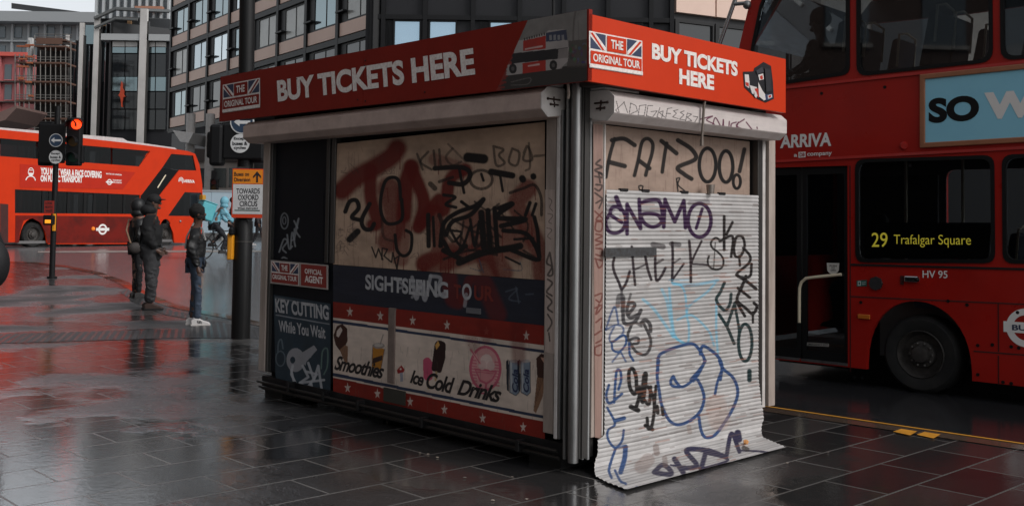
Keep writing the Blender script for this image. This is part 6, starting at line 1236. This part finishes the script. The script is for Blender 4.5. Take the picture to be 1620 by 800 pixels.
# ---------------------------------------------------------------- buildings
M_bclad = mat('dark_cladding', S(38, 38, 41), .5, dirt=.3, dscale=.3, dcol=S(27, 27, 29), spec=.3); M_bfin = mat('black_fin', S(17, 17, 19), .5, spec=.3); M_beige = mat('beige_panel', S(222, 192, 176), .6, dirt=.3, dscale=.5, dcol=S(196, 166, 150))
def facade_glass(name, col, rough=.06, metal=.85):
    return mat(name, col, rough, metal, rvar=.03)
G_sky = facade_glass('office_glass', S(196, 206, 210)); G_blue = facade_glass('blue_glass', S(172, 196, 212)); G_sky2 = facade_glass('office_glass_grey', S(160, 172, 178), .09); G_night = mat('dark_glass', S(30, 33, 36), .08, .0, spec=.6); G_mid = facade_glass('mid_glass', S(130, 146, 150), .1)
def wbox(P, a0, a1, z0, z1, o0, o1, name, m, parent, bevel=0): return MB().pbox(P, min(a0, a1), max(a0, a1), z0, z1, o0, o1).build(name, m, parent, bevel=bevel)
# --- office block with beige spandrels
DIR = np.array([.585, -.811, 0]); NA = np.array([-.811, -.585, 0])
PA = Plane(at_depth(268, 200, 80), DIR, NA)
off = thing('office_building', 'dark framed office block with beige panels under rows of tall windows', 'building', (PA.P0[0], PA.P0[1], .45))
cols = [268, 292, 322, 356, 395, 438, 486, 537, 589]; ca = [PA.px(x, 150-(x-268)*.2)[0] for x in cols]
step = (ca[-1]-ca[0])/8; ca = [ca[0]+step*i for i in range(9)]
zz_ = lambda y: PA.px(282, y)[1]
rows = [(zz_(199), zz_(184)), (zz_(134), zz_(117)), (zz_(68), zz_(52))]; fh_ = rows[1][0]-rows[0][0]
rows = [(rows[0][0]+fh_*k, rows[0][1]+fh_*k) for k in range(6)]
zr0 = rows[0][0]-.3; ztp = rows[-1][1]+3.2
wbox(PA, ca[0], ca[-1], zr0, ztp, -16, -.35, 'wall', M_bclad, off)
wbox(PA, ca[1]+1, ca[-1], .3, zr0, -16, -3.0, 'ground_floor', mat('shop_dark', S(40, 38, 38), .5), off)
for a in ca: wbox(PA, a-.16, a+.16, zr0, ztp, -.36, .06, 'fin', M_bfin, off)
for k, (z0, z1) in enumerate(rows):
    wbox(PA, ca[0], ca[-1], z0-.42, z0-.10, -.36, .05, 'floor_band', M_bfin, off)
    for i in range(8):
        a0, a1 = ca[i]+.17, ca[i+1]-.17
        wbox(PA, a0, a1, z0, z1, -.34, -.05, 'spandrel', M_beige, off)
        if k < 5:
            zt2 = rows[k+1][0]-.44; dark = k == 0
            w0 = a0+(a1-a0)*.2
            fr = MB(); fr.prism([PA.w(a, z, -.1) for a, z in ((a0, z1+.01), (a1, z1+.01), (a1, zt2), (a0, zt2))], -NA*.1, 0, [[PA.w(a, z, -.1) for a, z in ((w0, z1+.12), (a1-.06, z1+.12), (a1-.06, zt2-.1), (w0, zt2-.1))]])
            w_ = fr.build('window', M_bfin, off)
            mid = (w0+a1)/2
            wbox(PA, w0, a1-.06, z1+.12, zt2-.1, -.16, -.14, 'pane', (G_night if dark and random.random() < .8 else random.choice((G_sky, G_sky, G_sky2, G_mid, mat('blind_glass', S(150, 150, 146), .25, .2, dirt=.4, dscale=1.5)))), w_)
            wbox(PA, mid-.02, mid+.02, z1+.12, zt2-.1, -.14, -.11, 'glazing_bar', M_bfin, w_)
            if random.random() < .8: wbox(PA, a0-.1, w0+.1, z1+.55, z1+.64, -.1, .2, 'vent_flap', M_bfin, w_)
# dark corner and the facade that faces the street
cnr = PA.w(ca[-1], 0, 0); PBf = Plane((cnr[0], cnr[1], 0), (1, 0, 0), (0, -1, 0))
aR = PBf.px(1064, 60)[0]
wbox(PBf, -.4, aR, 6, ztp, -16, -.2, 'street_wall', M_bclad, off)
wbox(PBf, 0, aR, .3, 6, -16, -2, 'ground_floor', mat('shop_dark'), off)
for x in (588, 606, 672, 748, 822, 892, 962, 1030, 1063):
    a = PBf.px(x, 50)[0]; wbox(PBf, a-.11, a+.11, 6, ztp, -.21, .05, 'fin', M_bfin, off)
for y in (27, 118): z0 = PBf.px(640, y)[1]; wbox(PBf, 0, aR, z0-.12, z0+.12, -.21, .02, 'floor_band', M_bfin, off)
for k, x in enumerate((624, 680, 776, 836, 905, 975)):
    l, r = PBf.px(x, 60)[0], PBf.px(x+40, 60)[0]; t, b = PBf.px(644, 33)[1], PBf.px(644, 112)[1]
    w_ = MB().prism([PBf.w(a, z, -.05) for a, z in ((l-.08, b-.08), (r+.08, b-.08), (r+.08, t+.08), (l-.08, t+.08))], (0, .15, 0), 0, [[PBf.w(a, z, -.05) for a, z in ((l, b), (r, b), (r, t), (l, t))]]).build('window', M_bfin, off)
    wbox(PBf, l, r, b, t, -.19, -.17, 'pane', G_blue if k < 3 else G_night, w_)
    l2, r2 = (PBf.px(x-17, 60)[0], PBf.px(x-3, 60)[0]); 
    lv = MB()
    for j in range(7): lv.pbox(PBf, l2+(r2-l2)*j/7, l2+(r2-l2)*(j+.55)/7, b, t, -.2, -.06)
    lv.build('louvre', M_bfin, off)
# right wing with beige panel
dC = np.array([.89, .45, 0]); nC = np.array([.45, -.89, 0]); PC = Plane(PBf.w(aR, 0, 0), dC, nC)
aC = PC.px(1230, 20)[0]+8; zc0 = PC.px(1120, 25)[1]; 
wbox(PC, 0, aC, .3, ztp, -14, -.3, 'wing_wall', M_bclad, off)
for k in range(5):
    wbox(PC, .25+k*2.6, 2.75+k*2.6, zc0, zc0+2.2, -.31, -.02, 'spandrel', M_beige, off)
    w_ = MB().prism([PC.w(a, z, -.1) for a, z in ((.25+k*2.6, zc0-3.2), (2.75+k*2.6, zc0-3.2), (2.75+k*2.6, zc0-.35), (.25+k*2.6, zc0-.35))], -nC*.1, 0, [[PC.w(a, z, -.1) for a, z in ((.5+k*2.6, zc0-3.05), (2.65+k*2.6, zc0-3.05), (2.65+k*2.6, zc0-.5), (.5+k*2.6, zc0-.5))]]).build('window', M_bfin, off)
    wbox(PC, .5+k*2.6, 2.65+k*2.6, zc0-3.05, zc0-.5, -.24, -.22, 'pane', G_night, w_)
# ground level of the office: canopy, columns, lamps, hoarding
for x in (331, 300):
    p = at_depth(x, 260, 66); MB().tube([(p[0], p[1], .4), (p[0], p[1], zr0)], .28, 16).build('column', mat('white_column', S(176, 172, 168), .5, dirt=.4), off, smooth=True)
p0, p1, p2_, p3_ = [at_depth(x, y, 64) for x, y in ((273, 206), (306, 210), (298, 226), (285, 224))]
MB().prism([p0, p1, p2_, p3_], (0, 5, 0)).build('canopy', mat('canopy_white', S(190, 188, 186), .5, dirt=.3), off)
PS = front_plane(370, 300, 74)
shopf = thing('shop_row', 'pale low shop fronts beneath the office block seen past the bus', 'building', PS.P0*np.array([1, 1, 0])+np.array([0, 0, .45]))
prect(PS, 296, 255, 430, 345, -6, 0, 'wall', mat('shop_wall', S(176, 164, 156), .7, dirt=.5, dscale=.6), shopf)
for x in (318, 346, 374, 402): prect(PS, x-12, 266, x+11, 296, 0, .1, 'window', G_mid, shopf)
prect(PS, 296, 236, 430, 256, -6, .3, 'fascia', mat('shop_fascia', S(70, 60, 56), .6, dirt=.4), shopf)
PH = front_plane(370, 320, 52)
ho = thing('hoarding', 'pale blue site hoarding behind the cyclist', 'fence', PH.P0*np.array([1, 1, 0])+np.array([0, 0, .45]))
for k in range(4): prect(PH, 300+k*34, 304, 333.4+k*34, 368, -.06, 0, 'board', mat('hoarding_blue', S(186, 206, 218), .6, dirt=.3, dscale=.7), ho)
prect(PH, 300, 301, 436, 304, -.08, .02, 'top_rail', mat('rail_pale', S(170, 176, 180), .6), ho)
# --- dark glass building with white columns
PM = front_plane(180, 150, 108)
mg = thing('glass_building', 'dark glazed building with tall white columns and a steel roof canopy', 'building', PM.P0*np.array([1, 1, 0])+np.array([0, 0, .45]))
prect(PM, 176, 62, 272, 345, -20, -.2, 'wall', M_bclad, mg)
# left flank turns away
q0, q1 = PM.w(PM.px(176, 100)[0], 0, -.2), at_depth(104, 150, 124.0)*np.array([1, 1, 0])
dF = (q1-q0)/np.linalg.norm(q1-q0); nF = np.array([dF[1], -dF[0], 0]); nF = nF if nF[1] < 0 else -nF
PFl = Plane((q0[0], q0[1], 0), dF, nF); aF = np.linalg.norm(q1-q0)
zf = PFl.px(120, 66)[1]
wbox(PFl, 0, aF, .4, zf, -8, 0, 'flank_wall', mat('flank_dark', S(34, 36, 39), .35, dirt=.3, dscale=.4), mg)
for k in range(12): wbox(PFl, aF*k/12-.12, aF*k/12+.12, .4, zf, 0, .25, 'flank_rib', M_bfin, mg)
for k in range(3): wbox(PFl, aF*(.12+.3*k), aF*(.12+.3*k+.24), zf-6, zf-.5, .02, .08, 'flank_pane', G_mid, mg)
M_wcol = mat('white_steel', S(204, 200, 196), .5, dirt=.35, dscale=.6, dcol=S(150, 146, 142))
for x0, x1, y0 in ((217, 228, 14), (144, 152, 26), (121, 127, 36), (99, 103, 54)):
    prect(PM, x0, y0, x1, 345, .3, .7, 'column', M_wcol, mg)
    prect(PM, x1, y0+20, x1+3, 345, .3, .6, 'column_pipe', M_alud, mg)
for c0, c1 in ((178, 197), (198.5, 217), (229, 245), (246.5, 262)):
    for y0, y1, g in ((66, 74, M_wcol), (75, 84, G_mid), (86, 121, G_night), (122, 144, G_mid), (146, 172, G_night), (174, 205, G_night)):
        f_ = prect(PM, c0, y0, c1, y1, -.2, .06, 'window', g, mg)
prect(PM, 177, 62, 262, 66, -.2, .2, 'roof_edge', M_bfin, mg)
prect(PM, 158, 54, 272, 64, -8, .6, 'terrace_rail', mat('terrace_pale', S(176, 178, 178), .5), mg)
prect(PM, 160, 30, 272, 55, -12, -4, 'penthouse', mat('penthouse_dark', S(64, 66, 68), .4), mg)
prect(PM, 163, 38, 168, 55, -4, -3.7, 'timber_panel', mat('timber', S(190, 150, 110), .6), mg); prect(PM, 169, 37, 200, 53, -4, -3.8, 'pink_glass', facade_glass('pink_glass', S(190, 160, 176), .2, .4), mg); prect(PM, 201, 28, 207, 53, -4, -3.7, 'timber_panel', mat('timber'), mg)
prect(PM, 135, 40, 158, 70, -12, -3, 'glass_box', G_mid, mg)
mb = MB()
c = [PM.wp(x, y, o) for x, y, o in ((150, 29, 1), (183, 14, 1), (218, 16, 1), (150, 29, -9), (183, 14, -9), (268, 18, -9))]
for i in range(9):
    t = i/8; p, q = c[0]*(1-t)+c[1]*t, c[3]*(1-t)+c[4]*t; mb.tube([p, q], .14, 5); p2 = c[1]*(1-t)+c[2]*t; q2_ = c[4]*(1-t)+c[5]*t; mb.tube([p2, q2_], .14, 5)
for a, b in ((0, 1), (1, 2), (3, 4), (4, 5)): mb.tube([c[a], c[b]], .22, 5); mb.tube([c[a]-np.array([0, 0, 1.0]), c[b]-np.array([0, 0, 1.0])], .16, 5)
mb.build('roof_truss', mat('truss_grey', S(96, 98, 98), .5), mg)
PT = front_plane(205, 10, 150)
tw = thing('ribbed_tower', 'tall pale tower with vertical ribs rising behind the glass building', 'building', PT.P0*np.array([1, 1, 0])+np.array([0, 0, .45]))
prect(PT, 146, -90, 266, 345, -20, 0, 'wall', mat('tower_grey', S(126, 132, 136), .5), tw)
for k in range(11): prect(PT, 146+k*11.5, -90, 149+k*11.5, 345, 0, 1.0, 'rib', mat('tower_rib', S(176, 180, 182), .5), tw)
prect(PT, 213, 10, 256, 18, 1, 2, 'bronze_band', mat('bronze', S(170, 120, 96), .5), tw)
# orange inflatable figure shape hanging in the glazing: a red hanging banner
pt = [(193, 129), (194.5, 134), (194.3, 140), (197, 144), (196.5, 150), (199, 153), (195.5, 154.5), (194.5, 160), (193.6, 163), (194.2, 170), (192.5, 169), (192, 160), (190.8, 154), (188, 151), (190.6, 147), (191.2, 140), (191.8, 134)]
bn = MB().prism([PM.w(*PM.px(x, y, .2), .2) for x, y in pt], PM.N*.15).build('hanging_ornament', mat('orange_ornament', S(190, 70, 40), .5), None)
tag(bn, 'orange red ornament hanging against the dark glazed building', 'ornament')
# --- grey building far left
PG = front_plane(70, 60, 150)
gb = thing('concrete_building', 'grey concrete building with a dark overhanging roof at the far left', 'building', PG.P0*np.array([1, 1, 0])+np.array([0, 0, .45]))
M_gc = mat('grey_concrete', S(140, 144, 146), .7, dirt=.4, dscale=.15, dcol=S(108, 112, 114))
prect(PG, -60, 30, 150, 345, -20, 0, 'wall', M_gc, gb); prect(PG, -60, 18, 150, 34, -20, 2.5, 'parapet', mat('parapet_grey', S(152, 156, 158), .7), gb)
MB().hexa([PG.wp(x, y, o) for x, y, o in ((18, 14, 2), (150, 30, 2), (150, 30, -16), (18, 14, -16), (18, 5, 2), (150, 22, 2), (150, 22, -16), (18, 5, -16))]).build('roof_plant', mat('roof_dark', S(56, 58, 60), .6), gb)
for i in range(7):
    for y0, y1 in ((42, 60), (72, 90), (100, 118)): f_ = prect(PG, -30+i*26, y0, -18+i*26, y1, 0, .2, 'window', mat('dull_glass', S(84, 94, 100), .15, spec=.7), gb)
for y in (64, 94, 124): prect(PG, -60, y, 150, y+2.4, 0, .7, 'string_course', mat('parapet_grey'), gb)
for i in range(8): prect(PG, -40+i*26, 36, -37+i*26, 345, 0, .6, 'pier', mat('parapet_grey'), gb)
PP = front_plane(10, 120, 120)
pk = thing('pink_building', 'salmon pink facade beside the scaffolding at the left edge', 'building', PP.P0*np.array([1, 1, 0])+np.array([0, 0, .45]))
M_pk = mat('salmon', S(190, 112, 112), .6, dirt=.35, dscale=.3)
prect(PP, -80, 86, 41, 345, -12, 0, 'wall', M_pk, pk); prect(PP, -80, 82, 42, 88, -12, .8, 'cornice', mat('salmon_light', S(214, 96, 84), .6), pk)
for x in (-34, 7, ):
    for y0, y1 in ((102, 126), (134, 158)): w_ = prect(PP, x, y0, x+11, y1, 0, .12, 'window', mat('dull_glass'), pk); prect(PP, x-1, y1, x+12, y1+1.5, 0, .4, 'sill', M_pk, pk)
for x in (-6, 24, 36): prect(PP, x, 88, x+3, 345, 0, .5, 'pilaster', M_pk, pk)
for y in (128, 160): prect(PP, -80, y, 41, y+1.5, 0, .6, 'pipe_rail', M_alud, pk)
# --- scaffold
PSc = front_plane(75, 130, 100)
sc_ = thing('scaffold', 'scaffolding tower with brown boards and orange netting around an unfinished building', 'scaffolding', PSc.P0*np.array([1, 1, 0])+np.array([0, 0, .45]))
M_sp = mat('scaffold_pole', S(120, 116, 112), .5, .5); M_bd = mat('scaffold_board', S(104, 74, 60), .7, dirt=.5, dscale=.8); M_or = mat('orange_net', S(164, 92, 60), .7)
prect(PSc, 54, 74, 104, 345, -2.6, -2.2, 'core', mat('core_dark', S(46, 44, 43), .7, dirt=.6, dscale=.4, dcol=S(84, 72, 64)), sc_)
for i, x in enumerate((24, 31, 38, 46, 55, 64, 72, 80, 88, 96, 104, 112)):
    t0 = 56+8*((i*7) % 4)
    for o in (-1.8, .4): MB().tube([PSc.wp(x, 345, o), PSc.wp(x, t0 if x > 40 else 86, o)], .05, 5).build('standard', M_sp, sc_)
for k, y in enumerate((62, 72, 98, 128, 158, 186, 210)):
    for o in (-1.8, .4):
        for u in (8, 4): MB().tube([PSc.wp(24 if y > 80 else 56, y-u, o), PSc.wp(114, y-u+1, o)], .04, 5).build('ledger', M_sp, sc_)
    prect(PSc, 25 if y > 90 else 55, y, 104, y+2.6, -1.9, .5, 'deck', M_bd, sc_)
for y0, y1 in ((60, 70),): prect(PSc, 57, y0, 98, y1, .45, .55, 'netting', M_bd, sc_)
prect(PSc, 43, 60, 49, 160, -1, -.6, 'white_wall', mat('white_wall', S(206, 206, 204), .7), sc_)
for x, y, w_, h_ in ((40, 70, 12, 2.5), (40, 88, 10, 3), (30, 92, 12, 2.5), (28, 122, 8, 4), (42, 98, 8, 2.5), (40, 128, 8, 3), (44, 150, 7, 3), (40, 174, 8, 6), (26, 72, 20, 2.5), (26, 104, 18, 2.5)): prect(PSc, x, y, x+w_, y+h_, .5, .8, 'orange_fence', M_or, sc_)
# awning at the left edge
PW_ = front_plane(10, 180, 60)
aw = MB().prism([PW_.wp(x, y, 0) for x, y in ((-80, 208), (26, 167), (26, 171), (8, 190), (-80, 216))], (0, 4, 0)); tag(aw.build('awning', mat('awning_brown', S(128, 104, 98), .7, dirt=.3), None), 'brown sloping canopy edge at the left above the far bus', 'awning')
# thin pole behind the kiosk sign
p = at_depth(875, 20, 30); MB_ = MB().tube([(p[0], p[1], .2), (p[0], p[1], 8.5)], .055, 8); tag(MB_.build('lamp_post', M_blk, None, smooth=True), 'thin black pole rising behind the middle of the kiosk sign boards', 'post')
# --- stone terrace behind the viewer on the left, seen only in the bus windows and wet paving
PX = Plane((-24, -14, 0), (.62, -.78, 0), (.78, .62, 0))
tr = thing('stone_terrace', 'pale stone terrace across the street, mirrored in the windows of the near bus', 'building', PX.P0)
wbox(PX, -26, 40, 0, 22, -10, 0, 'wall', mat('pale_stone', S(150, 142, 132), .8, dirt=.4, dscale=.5), tr)
for f in range(5):
    wbox(PX, -26, 40, 4.2+f*4, 4.5+f*4, 0, .4, 'string_course', mat('pale_stone'), tr)
    for i in range(16): wbox(PX, -24+i*4, -22.2+i*4, 1.2+f*4, 3.6+f*4, 0, .06, 'window', mat('dull_glass'), tr)

# --- stone building across the road behind the near bus, seen through its windows
PY = Plane(at_depth(1180, 300, 26), (math.cos(R_(-10)), math.sin(R_(-10)), 0), (math.sin(R_(-10)), -math.cos(R_(-10)), 0))
sb_ = thing('stone_building', 'grey stone building seen through the windows of the near bus', 'building', PY.P0*np.array([1, 1, 0])+np.array([0, 0, .2]))
M_st = mat('grey_stone', S(186, 178, 168), .8, dirt=.6, dscale=.9, dcol=S(120, 112, 106))
wbox(PY, 1.8, 30, 0, 13, -8, 0, 'wall', M_st, sb_)
wbox(PY, 1.8, 30, .1, 3.6, 0, .12, 'added_dark_front', mat('shop_dark'), sb_)  # dark front added so the lower windows of the near bus look darker
for f in range(3):
    wbox(PY, 1.8, 30, 3.7+f*3.6, 4.0+f*3.6, 0, .35, 'string_course', M_st, sb_)
    for i in range(9):
        a = 3+i*3; w_ = wbox(PY, a, a+1.5, 1+f*3.6, 3.2+f*3.6, 0, .05, 'window', G_night, sb_); wbox(PY, a-.15, a+1.65, .85+f*3.6, 1+f*3.6, 0, .2, 'sill', M_st, w_)

PZ = Plane((-27, 20, 0), (0, 1, 0), (1, 0, 0))  # building added out of view to keep sky light off left-facing sides
lb = thing('sky_block_terrace', 'dark brick terrace along the left side of the street, mirrored in glass', 'building', PZ.P0)
M_bk = mat('dark_brick', S(96, 76, 66), .8, dirt=.5, dscale=.7)
wbox(PZ, -27, 30, 0, 24, -10, 0, 'wall', M_bk, lb)
for f in range(6):
    for i in range(14):
        w_ = wbox(PZ, -26+i*4, -24.2+i*4, 1.2+f*3.8, 3.4+f*3.8, 0, .06, 'window', mat('dull_glass'), lb); wbox(PZ, -26.1+i*4, -24.1+i*4, 1.05+f*3.8, 1.2+f*3.8, 0, .2, 'sill', M_st, w_)
